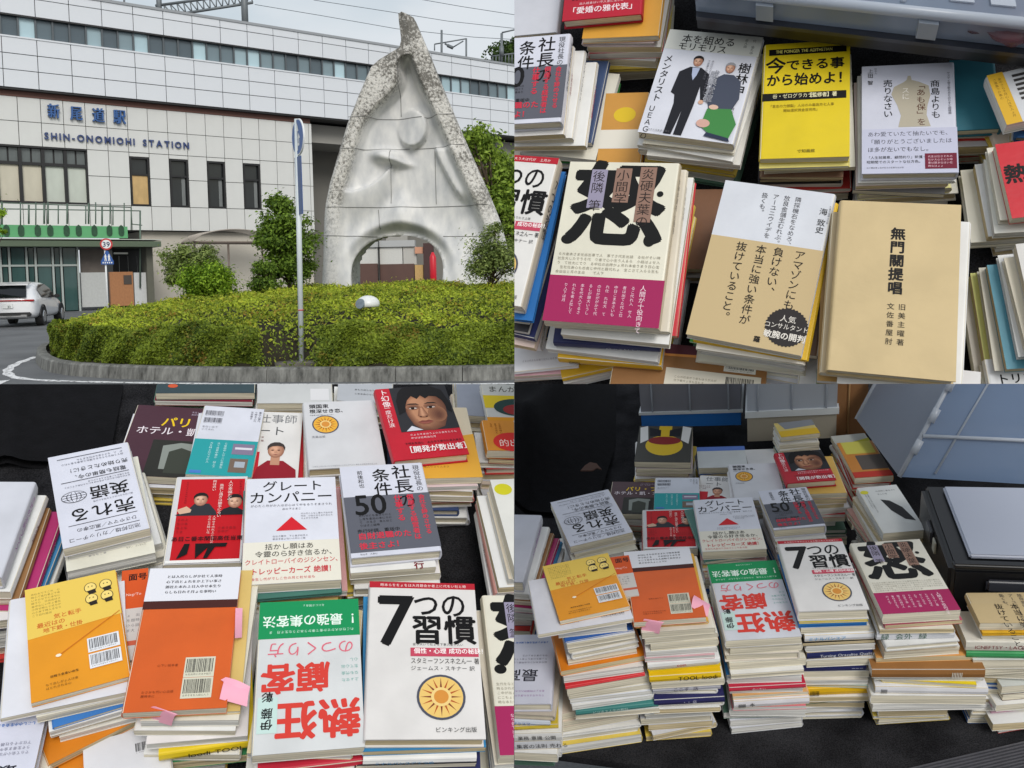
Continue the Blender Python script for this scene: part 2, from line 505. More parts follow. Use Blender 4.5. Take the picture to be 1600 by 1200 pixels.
for q, k in enumerate(sorted(wcols)):
    qa, qb = s_j + k * tw, s_j + (k + 1) * tw
    we = empty('window', (0, 0, 0), st)
    fbox('frame', qa + 0.03, qa + 0.13, zl[4] + 0.02, zl[2] - 0.25, -0.35, -0.02, m_black, we)
    fbox('frame', qb - 0.13, qb - 0.03, zl[4] + 0.02, zl[2] - 0.25, -0.35, -0.02, m_black, we)
    fbox('frame', qa + 0.13, qb - 0.13, zl[4] + 0.02, zl[4] + 0.12, -0.35, -0.02, m_black, we)
    fbox('frame', qa + 0.13, qb - 0.13, zl[2] - 0.37, zl[2] - 0.25, -0.35, -0.02, m_black, we)
    fbox('lintel_tile', qa + g2, qb - g2, zl[2] - 0.24, zl[2] - g2, -0.08, 0.0, m_tile, st)
    tz2 = zl[2] - 1.35
    fbox('transom', qa + 0.13, qb - 0.13, tz2 - 0.06, tz2 + 0.06, -0.33, -0.05, m_black, we)
    if q == 0:
        fbox('board', qa + 0.13, qb - 0.13, zl[4] + 0.12, tz2 - 0.06, -0.3, -0.12, m_ply, we)
        fbox('pane', qa + 0.13, qb - 0.13, tz2 + 0.06, zl[2] - 0.37, -0.3, -0.22, m_dkglass, we)
    else:
        fbox('pane', qa + 0.13, qb - 0.13, tz2 + 0.06, zl[2] - 0.37, -0.3, -0.22, m_dkglass, we)
        fbox('pane', qa + 0.13, qb - 0.13, zl[4] + 0.12, tz2 - 0.06, -0.3, -0.22, m_dkglass, we)
        fbox('curtain', qb - 0.42, qb - 0.2, zl[4] + 0.12, tz2 - 0.06, -0.215, -0.19, mat((120, 124, 124), 0.8, 0.2, 2), we)
# lower wall and viaduct side
fbox('ground_wall', fac(226, 400)[0], s_end + 0.05, -0.1, zl[5] - 0.03, -6, -0.5, mat((190, 184, 172), 0.85, 0.16, 0.8), st)
s_v1 = S1
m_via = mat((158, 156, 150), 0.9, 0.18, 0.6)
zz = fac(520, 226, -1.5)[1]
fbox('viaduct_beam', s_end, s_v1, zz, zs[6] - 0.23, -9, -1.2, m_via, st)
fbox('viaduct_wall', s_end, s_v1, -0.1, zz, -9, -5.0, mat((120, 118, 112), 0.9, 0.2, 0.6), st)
s_p = fac(535, 260, -1.4)[0]
for q in range(6):
    sp = s_p + 3.6 + q * 9.5
    fbox('viaduct_pier', sp, sp + 1.9, -0.1, zz, -5.2, -1.6, m_via, st)
fbox('drain_pipe', s_end + 1.2, s_end + 1.32, 0, zz, -4.95, -4.83, mat((140, 138, 132), 0.6, 0.1), st)

# ---- lettering
def lay(items, place, name, m, parent, depth=0.0):
    """items from text2d -> one mesh; place(x,y,k) gives the 3-d point (k: 0 face, 1 back)"""
    V, Fs = [], []
    for vv, ff in items:
        b0 = len(V); nv = len(vv)
        V += [place(x, y, 0) for x, y in vv]
        Fs += [tuple(b0 + i for i in f) for f in ff]
        if depth > 0:
            V += [place(x, y, 1) for x, y in vv]
            cnt = {}
            for f in ff:
                for i in range(len(f)):
                    e = (f[i], f[(i + 1) % len(f)]); cnt[e] = 1
            for (i, j) in cnt:
                if (j, i) not in cnt: Fs.append((b0 + i, b0 + nv + i, b0 + nv + j, b0 + j))
    return obj(name, mesh_from(V, Fs), parent, m)
m_blue = mat((52, 92, 150), 0.35, 0.06)
m_navy = mat((52, 70, 118), 0.4, 0.06)
for ch, x0 in zip('新尾道駅', (73.5, 109, 143.5, 176.5)):
    y0 = {73.5: 161, 109: 164.5, 143.5: 167.5, 176.5: 170}[x0]
    s0, z0 = fac(x0, y0, 0.2); s1, z1 = fac(x0 + 21, y0 + 25.5, 0.2)
    hgt = z0 - z1
    its = []
    for q_ in (-.022, .022): its += [([(x + q_ * hgt, y + abs(q_) * 0) for x, y in vv], ff) for vv, ff in text2d(ch, hgt, 0.0, squash=(s1 - s0) / hgt)]
    half = len(its) // 2
    for kk, sub in ((0, its[:half]), (1, its[half:])):
        lay(sub, lambda x, y, k, s0=s0, z0=z0, kk=kk: fpt(s0 + x, z0 + y, 0.22 + kk * 0.004 - 0.17 * k), 'sign_letter', m_blue, st, 0.2)
sA, zA = fac(68.5, 206, 0.15); sB = fac(296, 222, 0.15)[0]; hL = (fac(68.5, 206)[1] - fac(68.5, 217)[1]) * 1.36
txt = 'SHIN-ONOMIOHI STATION'
x = 0.0; adv = []
for ch in txt:
    a_ = 0.55 if ch == ' ' else glyph(ch, 0.02)[2]
    adv.append((ch, x)); x += a_ + 0.16
sc_ = (sB - sA) / (x - 0.16)
for ch, x0 in adv:
    if ch == ' ': continue
    lay(text2d(ch, hL, 0.02, squash=sc_ / hL), lambda xx, y, k, x0=x0: fpt(sA + x0 * sc_ + xx, zA + y + hL * 0.13, 0.14 - 0.1 * k), 'sign_letter', m_navy, st, 0.1)

# ---- entrance block: canopy, green banner, glass front
en = empty('entrance_block'); tag(en, 'low glazed station entrance with dark green canopy and green banner', 'entrance')
EO = 5.0
def eb(name, x0, y0, x1, y1, o0, o1, m, zfix=None):
    s0, z1 = fac(x0, y0, o1); s1, z0 = fac(x1, y1, o1)
    if zfix is not None: z0 = zfix
    return fbox(name, s0, s1, z0, z1, o0, o1, m, en)
m_green = mat((88, 158, 106), 0.6, 0.08, 1)
m_olive = mat((84, 98, 78), 0.5, 0.1, 1)
m_tealg = mat((46, 72, 70), 0.06, 0.3, 0.5)
eb('canopy', -60, 375, 252, 385.5, 0.2, EO + 0.8, m_olive)
eb('canopy_edge', -60, 371.5, 253, 375, 0.1, EO + 0.82, mat((190, 194, 184), 0.5, 0.1))
eb('banner', -60, 350, 200, 372, EO - 0.3, EO, m_green)
eb('recess', 175, 386, 240, 470, 0.2, 2.0, m_black, 0)
eb('corner_column', 228, 386, 242, 470, EO - 1.2, EO - 0.2, mat((92, 92, 80), 0.6, 0.1), 0)
gx = [-60, -40, -18, 2, 16, 43, 57, 84, 97, 123]
for i in range(len(gx) - 1):
    eb('glass_panel', gx[i] + 0.8, 387, gx[i + 1] - 0.8, 478, EO - 0.5, EO - 0.4, m_tealg if i % 2 else mat((58, 84, 82), 0.05, 0.3, 0.6), 0.05)
    eb('glazing_bar', gx[i + 1] - 0.9, 386, gx[i + 1] + 0.9, 478, EO - 0.45, EO - 0.3, mat((168, 176, 172), 0.4, 0.05), 0)
eb('glazing_rail', -60, 414.3, 123, 415.7, EO - 0.42, EO - 0.32, mat((168, 176, 172), 0.4, 0.05))
eb('glass_backing', -60, 387, 124, 478, EO - 1.0, EO - 0.7, m_black, 0)
eb('wood_screen', 125, 388, 166, 426, EO - 0.9, EO - 0.7, mat((98, 90, 84), 0.6, 0.2, 3))
eb('counter', 126, 426, 168, 451, EO - 0.8, EO - 0.5, mat((186, 188, 186), 0.4, 0.08), 0.2)
eb('counter', 171, 425, 208.5, 451, EO - 0.8, EO - 0.5, mat((168, 116, 76), 0.5, 0.12), 0.2)
eb('counter', 209, 426, 230, 451, EO - 0.8, EO - 0.5, mat((198, 200, 200), 0.4, 0.08), 0.2)
eb('notice', 193, 430, 206, 444, EO - 0.5, EO - 0.46, mat((74, 66, 60), 0.5, 0.2))
eb('ceiling_lamp', 179, 394.5, 200, 397, EO - 1.2, EO - 1.0, mat((225, 228, 222), 0.4, 0))
for x_ in (186, 200, 214): eb('post', x_, 400, x_ + 1.2, 425, EO - 1.6, EO - 1.5, mat((130, 132, 130), 0.5, 0))
# leaf emblems on the banner
for x_ in (10, 33, 59, 78.5, 104, 123, 147.5, 171, 189.5):
    s0, z0 = fac(x_, 361, EO + 0.01)
    V = [fpt(s0, z0, EO + 0.03)]; N_ = 12
    for k in range(N_):
        w_ = 2 * math.pi * k / N_
        rr = 0.22 * (1 - 0.3 * abs(math.sin(w_)) ** 3); V.append(fpt(s0 + rr * math.sin(w_), z0 + 0.31 * math.cos(w_) * (1 + 0.15 * (math.cos(w_) > 0.9)), EO + 0.03))
    obj('leaf_emblem', mesh_from(V, [(0, 1 + (k + 1) % N_, 1 + k) for k in range(N_)]), en, mat((32, 74, 48), 0.6, 0.3, 8))
# railings over the canopy
m_rail = mat((92, 110, 98), 0.5, 0.1, metal=0.3)
def rod(x0, y0, x1, y1, o, r_, m=m_rail, parent=en, name='railing_bar'):
    a_, b_ = fac(x0, y0, o), fac(x1, y1, o)
    return tube(name, [fpt(a_[0], a_[1], o), fpt(b_[0], b_[1], o)], r_, m, parent, 6)
for x_, yt, yb in ((3, 315, 352), (32, 316, 352), (45, 320, 350), (56, 316, 352), (69, 317, 350), (75, 316, 350), (91, 321, 350), (105, 318, 350), (134, 321, 350), (138.5, 317, 350), (149.5, 316, 350), (159.5, 323, 352), (172, 317, 350), (176.5, 323, 352), (194, 317, 372), (205, 324, 360)):
    rod(x_, yt, x_, yb, EO - 0.2, 0.035 if int(x_) % 3 else 0.05)
rod(-20, 316, 205, 324, EO - 0.4, 0.03); rod(-20, 326, 220, 329.5, EO - 0.4, 0.03); rod(205, 350, 222, 352, EO - 0.4, 0.03)
rod(219, 329, 219, 450, EO - 0.4, 0.05, name='railing_post')

# ---- bus shelter with arched roof
bs = empty('bus_shelter'); tag(bs, 'arched translucent bus shelter on posts before the beige wall', 'shelter')
sh0, zt = fac(291, 379, 2.2); sh1 = fac(425, 379, 2.2)[0]; ztop = fac(330, 360, 2.2)[1]
V, Fs = [], []; NA, NS = 10, 12
for i in range(NS + 1):
    for k in range(NA + 1):
        w_ = math.pi * k / NA
        V.append(fpt(sh0 + (sh1 - sh0) * k / NA, zt + (ztop - zt) * math.sin(w_) ** .55, 1.2 + 2.2 * i / NS))
for i in range(NS):
    for k in range(NA): Fs.append((i * (NA + 1) + k, (i + 1) * (NA + 1) + k, (i + 1) * (NA + 1) + k + 1, i * (NA + 1) + k + 1))
m_poly, nt, p, _o = new_mat('tinted_sheet'); p.inputs['Base Color'].default_value = (0.10, 0.10, 0.095, 1); p.inputs['Alpha'].default_value = 0.62; p.inputs['Roughness'].default_value = 0.2
obj('roof_sheet', mesh_from(V, Fs, True), bs, m_poly)
m_post = mat((120, 108, 98), 0.5, 0.1)
for i in range(0, NS + 1, 2):
    tube('roof_rib', [fpt(sh0 + (sh1 - sh0) * k / NA, zt + (ztop - zt) * math.sin(math.pi * k / NA) ** .55 + 0.03, 1.2 + 2.2 * i / NS) for k in range(NA + 1)], 0.035, mat((168, 160, 150), 0.5, 0.05), bs, 5)
for o_ in (1.2, 3.2):
    tube('eaves_rail', [fpt(sh0, zt, o_), fpt(sh1, zt, o_)], 0.06, m_post, bs, 6)
for x_ in (306, 359, 412):
    s_ = fac(x_, 400, 2.2)[0]
    tube('post', [fpt(s_, 0, 2.0), fpt(s_, zt, 2.0)], 0.07, m_post, bs, 8)

# ---- railway gantry truss above the roof
m_steel = mat((112, 118, 122), 0.55, 0.1, 1, metal=0.2)
gt = empty('catenary_gantry'); tag(gt, 'grey steel lattice railway gantry standing on the station roof', 'gantry')
def gp(x_, y_, dy=0.0): return at_depth(x_, y_, 81.0 + dy)
def beam(name, p0, p1, r_, parent, m=m_steel): return tube(name, [p0, p1], r_, m, parent, 6)
for dy in (0, 1.2):
    beam('chord', gp(243, 9, dy), gp(395, -12, dy), 0.12, gt); beam('chord', gp(262, 25, dy), gp(395, 4, dy), 0.12, gt)
    for k in range(14):
        f0, f1 = k / 14, (k + 0.5) / 14
        lo = lambda f: gp(262 + 133 * f, 25 - 21 * f, dy); hi = lambda f: gp(250 + 145 * f, 8 - 20 * f, dy)
        beam('lattice_bar', lo(f0), hi(f1), 0.06, gt); beam('lattice_bar', hi(f1), lo((k + 1) / 14), 0.06, gt)
beam('mast', gp(384, 60), gp(380, -40), 0.33, gt); beam('mast', gp(250, 40), gp(247, -30), 0.25, gt)
for x_, y0, y1 in ((173, 8, -30), (194, 10, -30)):
    pole_ = tube('mast', [at_depth(x_, y0 + 30, 78), at_depth(x_, y1, 78)], 0.09, m_steel, gt, 6)
g2_ = empty('overhead_line_mast'); tag(g2_, 'thin bracketed overhead line mast above the roof right of the sculpture', 'mast')
P2 = lambda x_, y_: at_depth(x_, y_, 87)
beam('mast', P2(690, 110), P2(690, 47), 0.11, g2_); beam('mast', P2(728.5, 110), P2(728.5, 60), 0.09, g2_)
beam('arm', P2(679, 69), P2(728.5, 60.5), 0.06, g2_); beam('arm', P2(679, 69), P2(679, 79), 0.06, g2_)
beam('brace', P2(695, 68), P2(706, 75), 0.09, g2_); beam('brace', P2(706, 75), P2(724, 64), 0.06, g2_); beam('insulator', P2(699, 71), P2(708, 75), 0.16, g2_)
g3_ = empty('overhead_line_mast'); tag(g3_, 'curved arm overhead line mast at the right end of the roof', 'mast')
beam('mast', P2(783.5, 100), P2(784, 52), 0.13, g3_); beam('arm', P2(784, 51), P2(806, 46), 0.07, g3_); beam('base_cone', P2(784, 88), P2(783.6, 72), 0.22, g3_)
rl = empty('roof_railing'); tag(rl, 'short metal railing at the right end of the station roof', 'railing')
beam('top_rail', P2(768, 88), P2(808, 83), 0.07, rl)
for x_ in range(770, 808, 5): beam('baluster', P2(x_, 100), P2(x_, 88 - (x_ - 768) * 0.12), 0.05, rl)
# wires
m_wire = mat((96, 104, 112), 0.6, 0)
for lab, pts in (('upper overhead wire crossing the sky behind the sculpture tip', [(490, 0), (600, 17), (700, 33), (810, 45)]),
                 ('lower overhead wire from the gantry to the right hand mast', [(398, 7), (500, 24), (620, 45), (740, 58), (810, 62)]),
                 ('faint overhead wire high in the right of the sky', [(640, -4), (720, 10), (810, 24)])):
    tag(tube('overhead_wire', [at_depth(x_, y_, 90) for x_, y_ in pts], 0.028, m_wire, None, 5), lab, 'wire', 'overhead railway wires')
# ================================================================== planted roundabout
isl = [Vector((v.x, v.y, 0)) for v in kst] + [Vector((3, 29.5, 0)), Vector((-5, 31, 0))]
IX = np.array([v.x for v in isl]); IY = np.array([v.y for v in isl])
def inside_and_dist(X, Y):
    ins = np.zeros(len(X), bool); dist = np.full(len(X), 1e9)
    n_ = len(isl)
    for i in range(n_):
        x0, y0, x1, y1 = IX[i], IY[i], IX[(i + 1) % n_], IY[(i + 1) % n_]
        c = ((y0 > Y) != (y1 > Y)) & (X < (x1 - x0) * (Y - y0) / (y1 - y0 + 1e-12) + x0)
        ins ^= c
        dx, dy = x1 - x0, y1 - y0; L2 = dx * dx + dy * dy
        t = np.clip(((X - x0) * dx + (Y - y0) * dy) / L2, 0, 1)
        dist = np.minimum(dist, np.hypot(X - x0 - t * dx, Y - y0 - t * dy))
    return ins, dist
POLE = ground(471, 568, 0.2)
def hnoise(X, Y):
    return (np.sin(X * 2.1 + 1.3 * np.sin(Y * 1.7)) * 0.5 + np.sin(X * 5.3 + Y * 4.1) * 0.3 + np.sin(X * 11.7 - Y * 9.1 + 2) * 0.2)
def hh(X, Y, e):
    """hedge surface height from distance e to the kerb line"""
    e2 = np.clip(e - 0.30, 0, None)
    side = np.clip(e2 / 0.28, 0, 1) ** 0.45
    z = 0.16 + side * (0.62 + 0.09 * hnoise(X, Y)) + 0.62 * (1 - np.exp(-np.clip(e2 - 0.2, 0, 9) * 0.30)) + 0.05 * hnoise(X * 1.7 + 4, Y * 1.3) + 0.03 * hnoise(X * 4.3 + 1, Y * 3.7)
    left = np.clip((X + 10.6) / 3.6, 0, 1)
    z = z * (0.80 + 0.20 * left ** 0.7) if np.ndim(z) else z
    notch = np.exp(-(((X - POLE.x + 0.1) / 0.5) ** 4)) * (1 / (1 + np.exp((Y - POLE.y - 0.25) * 9)))
    return z * (1 - 0.85 * notch)
hd = empty('azalea_hedge'); tag(hd, 'wide clipped azalea hedge mounded over the roundabout island', 'hedge')
# soil mass under the leaves
gx_, gy_ = np.meshgrid(np.linspace(-11.5, 6.5, 91), np.linspace(11.6, 31.2, 71))
xx, yy = gx_.ravel(), gy_.ravel()
ins, e = inside_and_dist(xx, yy)
zz_ = np.where(ins, np.maximum(0.10, hh(xx, yy, np.maximum(e - 0.14, 0)) - 0.12), 0.12)
ok = ins & (e > 0.12)
Fs = []
for j in range(70):
    for i in range(90):
        q = (j * 91 + i, j * 91 + i + 1, (j + 1) * 91 + i + 1, (j + 1) * 91 + i)
        if all(ok[v] for v in q): Fs.append(q)
obj('soil', mesh_from(list(zip(xx, yy, zz_)), Fs, True), hd, mat((44, 40, 24), 0.95, 0.4, 3))
# leaves over the top
def hedge_leaves(n_, emin, emax, ymax):
    X = RNG.uniform(-11.4, 2.2, n_ * 6); Y = RNG.uniform(11.8, ymax, n_ * 6)
    ins, e = inside_and_dist(X, Y)
    k = ins & (e > emin) & (e < emax); k = np.where(k)[0][:n_]
    return X[k], Y[k], e[k]
X, Y, e = hedge_leaves(150000, 0.42, 99, 28.5)
eps = 0.08
Z = hh(X, Y, e)
nx = -(hh(X + eps, Y, e) - Z) / eps; ny = -(hh(X, Y + eps, e) - Z) / eps
P_ = np.stack([X, Y, Z + RNG.normal(0, 0.025, len(X)) - np.abs(RNG.normal(0, 0.035, len(X))) + 0.02], 1)
Dn = np.stack([nx, ny - 0.4, np.ones(len(X))], 1)
Xs, Ys, es = hedge_leaves(10, 0.3, 0.5, 28)
# the front and left faces, sampled along the kerb line
fl = resample(kline, 0.05)
fx, fy, fz, fd = [], [], [], []
for i in range(len(fl) - 1):
    d = (fl[i + 1] - fl[i]).normalized(); inn = Vector((-d.y, d.x, 0))
    if fl[i].x > 2.2: continue
    for _ in range(420):
        zf = random.random()
        hx = random.random()
        q = fl[i].lerp(fl[i + 1], hx)
        top = 0.78 + 0.06 * math.sin(q.x * 2.3 + 1) + 0.03 * math.sin(q.x * 7)
        lf = max(0.0, min(1.0, (q.x + 10.6) / 3.6)) ** 0.7
        top *= 0.8 + 0.2 * lf
        clump = 0.07 * math.sin(q.x * 3.1 + q.y * 2 + zf * 4) + 0.05 * math.sin(q.x * 8.3 - zf * 7 + 1)
        bulge = 0.26 + 0.12 * (abs(zf - 0.45) / 0.55) ** 2 + clump + abs(random.gauss(0, 0.06))
        pt = q + inn * bulge
        dn = abs(pt.x - POLE.x + .1 + random.gauss(0, .05)) / 0.5
        if dn < 1 and random.random() < 0.97: continue
        fx.append((pt.x, pt.y, 0.11 + zf * (top - 0.06))); fd.append((-inn.x, -inn.y, 0.6))
fx, fd = np.array(fx), np.array(fd)
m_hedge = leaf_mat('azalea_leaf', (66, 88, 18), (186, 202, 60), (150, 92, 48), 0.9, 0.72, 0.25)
m_hedge2 = leaf_mat('azalea_leaf_shaded_side', (54, 74, 18), (140, 158, 48), (134, 84, 46), 1.3, 0.76, 0.2)  # same leaf in darker greens: the shade on the hedge sides is in the colour
kt = ~((np.abs(P_[:, 0] - POLE.x + .1 + RNG.normal(0, .05, len(P_))) < .48) & (P_[:, 1] < POLE.y + .25 + RNG.normal(0, .08, len(P_))))
kt &= (hnoise(P_[:, 0] * 3.1 + 2, P_[:, 1] * 2.3) + RNG.normal(0, .25, len(P_))) > -.62
tag(obj('top_foliage', leaf_mesh(P_[kt], Dn[kt], 0.062, 0.5, 0.55, 1), hd, m_hedge), kind='stuff')
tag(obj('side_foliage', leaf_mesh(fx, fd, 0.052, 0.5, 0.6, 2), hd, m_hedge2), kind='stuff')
# shoots standing out of the outline
ks = RNG.choice(len(P_), 9000, replace=False)
Pq = P_[ks] + np.stack([RNG.normal(0, .03, 9000), RNG.normal(0, .03, 9000), np.abs(RNG.normal(0.03, .035, 9000))], 1)
tag(obj('young_shoots', leaf_mesh(Pq, np.tile([0, -1, 0.2], (9000, 1)), 0.06, 0.35, 0.6, 3), hd, leaf_mat('azalea_shoot', (112, 128, 28), (200, 204, 74), None, 1.0)), kind='stuff')

# ---- trees and shrubs
m_bark = mat((84, 70, 56), 0.9, 0.3, 6, bump=0.5, bscale=30)
def shrub(name, label, cat, base, blobs, n_leaf, size, mleaf, trunk=None, seed=0, clumps=26, up=0.5, hang=0.0, group=None):
    """blobs: (dx, dy, z, rx, ry, rz) ellipsoids above base; leaves gathered in clumps over them"""
    rg = np.random.default_rng(seed)
    o = empty(name, base); tag(o, label, cat, group)
    tot = sum(b[3] * b[4] + b[3] * b[5] for b in blobs)
    Ps, Ds = [], []; tips = []
    for (dx, dy, z, rx, ry, rz) in blobs:
        share = (rx * ry + rx * rz) / tot
        nc = max(8, int(clumps * 1.6 * share)); nl = int(n_leaf * share / nc)
        for c in range(nc):
            v = rg.normal(0, 1, 3); v /= np.linalg.norm(v); rr = rg.uniform(0.25, 0.92)
            cc = np.array([dx + v[0] * rx * rr, dy + v[1] * ry * rr, z + v[2] * rz * rr])
            tips.append(cc)
            cs = min(rx, ry, rz) * rg.uniform(0.3, 0.62)
            q = rg.normal(0, 1, (nl, 3)); q /= np.linalg.norm(q, axis=1, keepdims=True)
            rad = np.abs(rg.normal(0.75, 0.42, (nl, 1)))
            pts = cc + q * rad * cs * np.array([1.1, 1.1, 0.85])
            Ps.append(pts); Ds.append(q + np.array([0, 0, up]))
    Ps = np.concatenate(Ps); Ds = np.concatenate(Ds)
    if trunk:
        paths = [([(0, 0, -0.05), (0.03, 0.02, trunk[0] * 0.5), (0.0, 0.0, trunk[0])], [trunk[1], trunk[1] * 0.8, trunk[1] * 0.55])]
        for t_ in tips[::2]:
            z0 = trunk[0] * rg.uniform(0.5, 1.0)
            mid = (t_[0] * 0.5, t_[1] * 0.5, (z0 + t_[2]) / 2 + 0.05)
            paths.append(([(0, 0, z0), mid, tuple(t_)], [trunk[1] * 0.45, trunk[1] * 0.28, trunk[1] * 0.1]))
        obj('trunk', tube_mesh(paths, 6), o, m_bark)
    tag(obj('crown', leaf_mesh(Ps, Ds, size, 0.5, 0.5, seed), o, mleaf), kind='stuff')
    return o
def px_r(px, Y): return px * Y / F
m_lf1 = leaf_mat('leaf_mid', (48, 76, 22), (132, 162, 58), None, 1.6)
m_lf2 = leaf_mat('leaf_bright', (66, 104, 18), (166, 200, 58), None, 1.4)
m_lf3 = leaf_mat('leaf_grey', (74, 96, 44), (160, 176, 100), None, 2.0)
m_lf4 = leaf_mat('leaf_lime', (70, 100, 26), (164, 190, 74), None, 0.5)
m_lf5 = leaf_mat('leaf_dark', (24, 42, 16), (78, 104, 40), None, 0.3)
Yt = 21.7
def base_at(px, Y): q = at_depth(px, 440, Y); return Vector((q.x, q.y, 0.75))
def zof(py, px, Y): return at_depth(px, py, Y).z - 0.75
B0 = base_at(450, Yt)
shrub('camellia_tree', 'dense green small tree beside the blue arrow sign', 'tree', B0,
      [(px_r(-6, Yt), 0, zof(318, 450, Yt), px_r(26, Yt), .45, px_r(24, Yt)), (px_r(0, Yt), 0, zof(352, 450, Yt), px_r(46, Yt), .7, px_r(26, Yt)),
       (px_r(2, Yt), 0, zof(385, 450, Yt), px_r(58, Yt), .9, px_r(28, Yt)), (px_r(6, Yt), 0, zof(418, 450, Yt), px_r(50, Yt), .8, px_r(24, Yt))],
      19000, 0.085, m_lf1, (1.3, 0.07), 21, 60)
Yb = 24.5
shrub('feathery_bush', 'loose feathery grey green bush left of the round bush', 'bush', base_at(298, Yb + 1.4),
      [(px_r(-6, Yb), 0, zof(410, 298, Yb), px_r(48, Yb), .7, px_r(27, Yb)), (px_r(26, Yb), 0.1, zof(408, 320, Yb), px_r(30, Yb), .5, px_r(26, Yb)), (px_r(-14, Yb), 0, zof(432, 290, Yb), px_r(34, Yb), .6, px_r(14, Yb))],
      13000, 0.09, m_lf3, (0.6, 0.04), 22, 60, up=0.9)
shrub('round_bush', 'low dome shaped bright green clipped bush', 'bush', base_at(327, Yt - 0.5),
      [(0, 0, zof(444, 327, Yt), px_r(49, Yt), .7, px_r(29, Yt)), (0, -0.2, zof(438, 327, Yt), px_r(40, Yt), .6, px_r(25, Yt))], 17000, 0.065, m_lf2, (0.3, 0.04), 23, 120)
shrub('topiary_bush', 'small ball clipped dark bush at the foot of the tree', 'bush', base_at(411, Yt - 2),
      [(0, 0, zof(420, 412, Yt - 2), px_r(20, Yt - 2), .3, px_r(13, Yt - 2)), (px_r(3, Yt), 0, zof(443, 414, Yt - 2), px_r(30, Yt - 2), .4, px_r(13, Yt - 2))], 6500, 0.05, m_lf1, (0.3, 0.03), 24, 60)
shrub('twiggy_bush', 'upright twiggy bush at the right foot of the sculpture', 'bush', base_at(768, 19.6),
      [(px_r(-4, 19.6), 0, zof(392, 768, 19.6), px_r(34, 19.6), .5, px_r(34, 19.6)), (px_r(22, 19.6), 0, zof(405, 768, 19.6), px_r(34, 19.6), .5, px_r(34, 19.6)), (px_r(-18, 19.6), 0, zof(418, 768, 19.6), px_r(24, 19.6), .4, px_r(22, 19.6)), (px_r(6, 19.6), 0, zof(358, 768, 19.6), px_r(14, 19.6), .3, px_r(14, 19.6))],
      9500, 0.06, m_lf3, (0.9, 0.03), 25, 90, up=1.2)
Yr = 42.0
o_ = shrub('camphor_tree', 'tall lime green tree standing behind the sculpture on the right', 'tree', at_depth(775, 440, Yr) * 1 - Vector((0, 0, at_depth(775, 440, Yr).z)),
      [(px_r(-22, Yr), 0, at_depth(750, 232, Yr).z, px_r(32, Yr), 1.6, px_r(34, Yr)), (px_r(12, Yr), 0.3, at_depth(785, 268, Yr).z, px_r(38, Yr), 1.8, px_r(40, Yr)), (px_r(22, Yr), 0, at_depth(795, 320, Yr).z, px_r(36, Yr), 1.6, px_r(40, Yr)), (px_r(40, Yr), 0, at_depth(795, 370, Yr).z, px_r(42, Yr), 1.6, px_r(40, Yr)), (px_r(-8, Yr), 0, at_depth(765, 300, Yr).z, px_r(30, Yr), 1.3, px_r(40, Yr))],
      17000, 0.2, m_lf4, (6.0, 0.22), 26, 70)
Yl = 30.8
shrub('street_tree', 'leafy branch end reaching in at the far left edge', 'tree', at_depth(-28, 440, Yl) * 1 - Vector((0, 0, at_depth(-28, 440, Yl).z)),
      [(px_r(26, Yl), 0, at_depth(-2, 336, Yl).z, px_r(22, Yl), .5, px_r(10, Yl)), (px_r(22, Yl), 0, at_depth(-4, 358, Yl).z, px_r(20, Yl), .5, px_r(12, Yl)), (px_r(-25, Yl), 0, at_depth(-4, 320, Yl).z, px_r(40, Yl), 1, px_r(40, Yl))],
      5000, 0.09, m_lf2, (2.2, 0.07), 27, 36)
# wooded hill behind the roof end
hillp = at_depth(806, 4, 210)
hv, hf = [], []
for j in range(9):
    for i in range(25):
        xx_ = -46 + i * 6; yy_ = j * 8
        hgt = hillp.z * math.exp(-((xx_ - 2) / 26.0) ** 2) * (0.75 + 0.25 * math.sin(j / 8 * math.pi))
        hv.append((hillp.x + xx_, 200 + yy_, hgt * 0.97 - 0.5))
for j in range(8):
    for i in range(24): hf.append((j * 25 + i, j * 25 + i + 1, (j + 1) * 25 + i + 1, (j + 1) * 25 + i))
tag(obj('hill', mesh_from(hv, hf, True), None, mat((52, 66, 36), 0.95, 0.3, 0.2)), kind='structure')
Ph, Dh = [], []
for k in range(260):
    t = RNG.uniform(-20, 24); jj = RNG.uniform(0, 19.6)
    top = hillp.z * math.exp(-((t - 2) / 26.0) ** 2) * (0.75 + 0.25 * math.sin(jj / 64 * math.pi))
    c = np.array([hillp.x + t, 200 + jj, top * 0.97 - RNG.uniform(-0.8, 7)])
    q = RNG.normal(0, 1, (90, 3)); q /= np.linalg.norm(q, axis=1, keepdims=True)
    Ph.append(c + q * RNG.uniform(1.2, 2.4) * np.array([1.2, 1, .9])); Dh.append(q)
tag(obj('hillside_wood', leaf_mesh(np.concatenate(Ph), np.concatenate(Dh), 0.75, 0.7, 0.5, 9), None, m_lf5), 'dark green wood covering the hill behind the station', 'wood', kind='stuff')

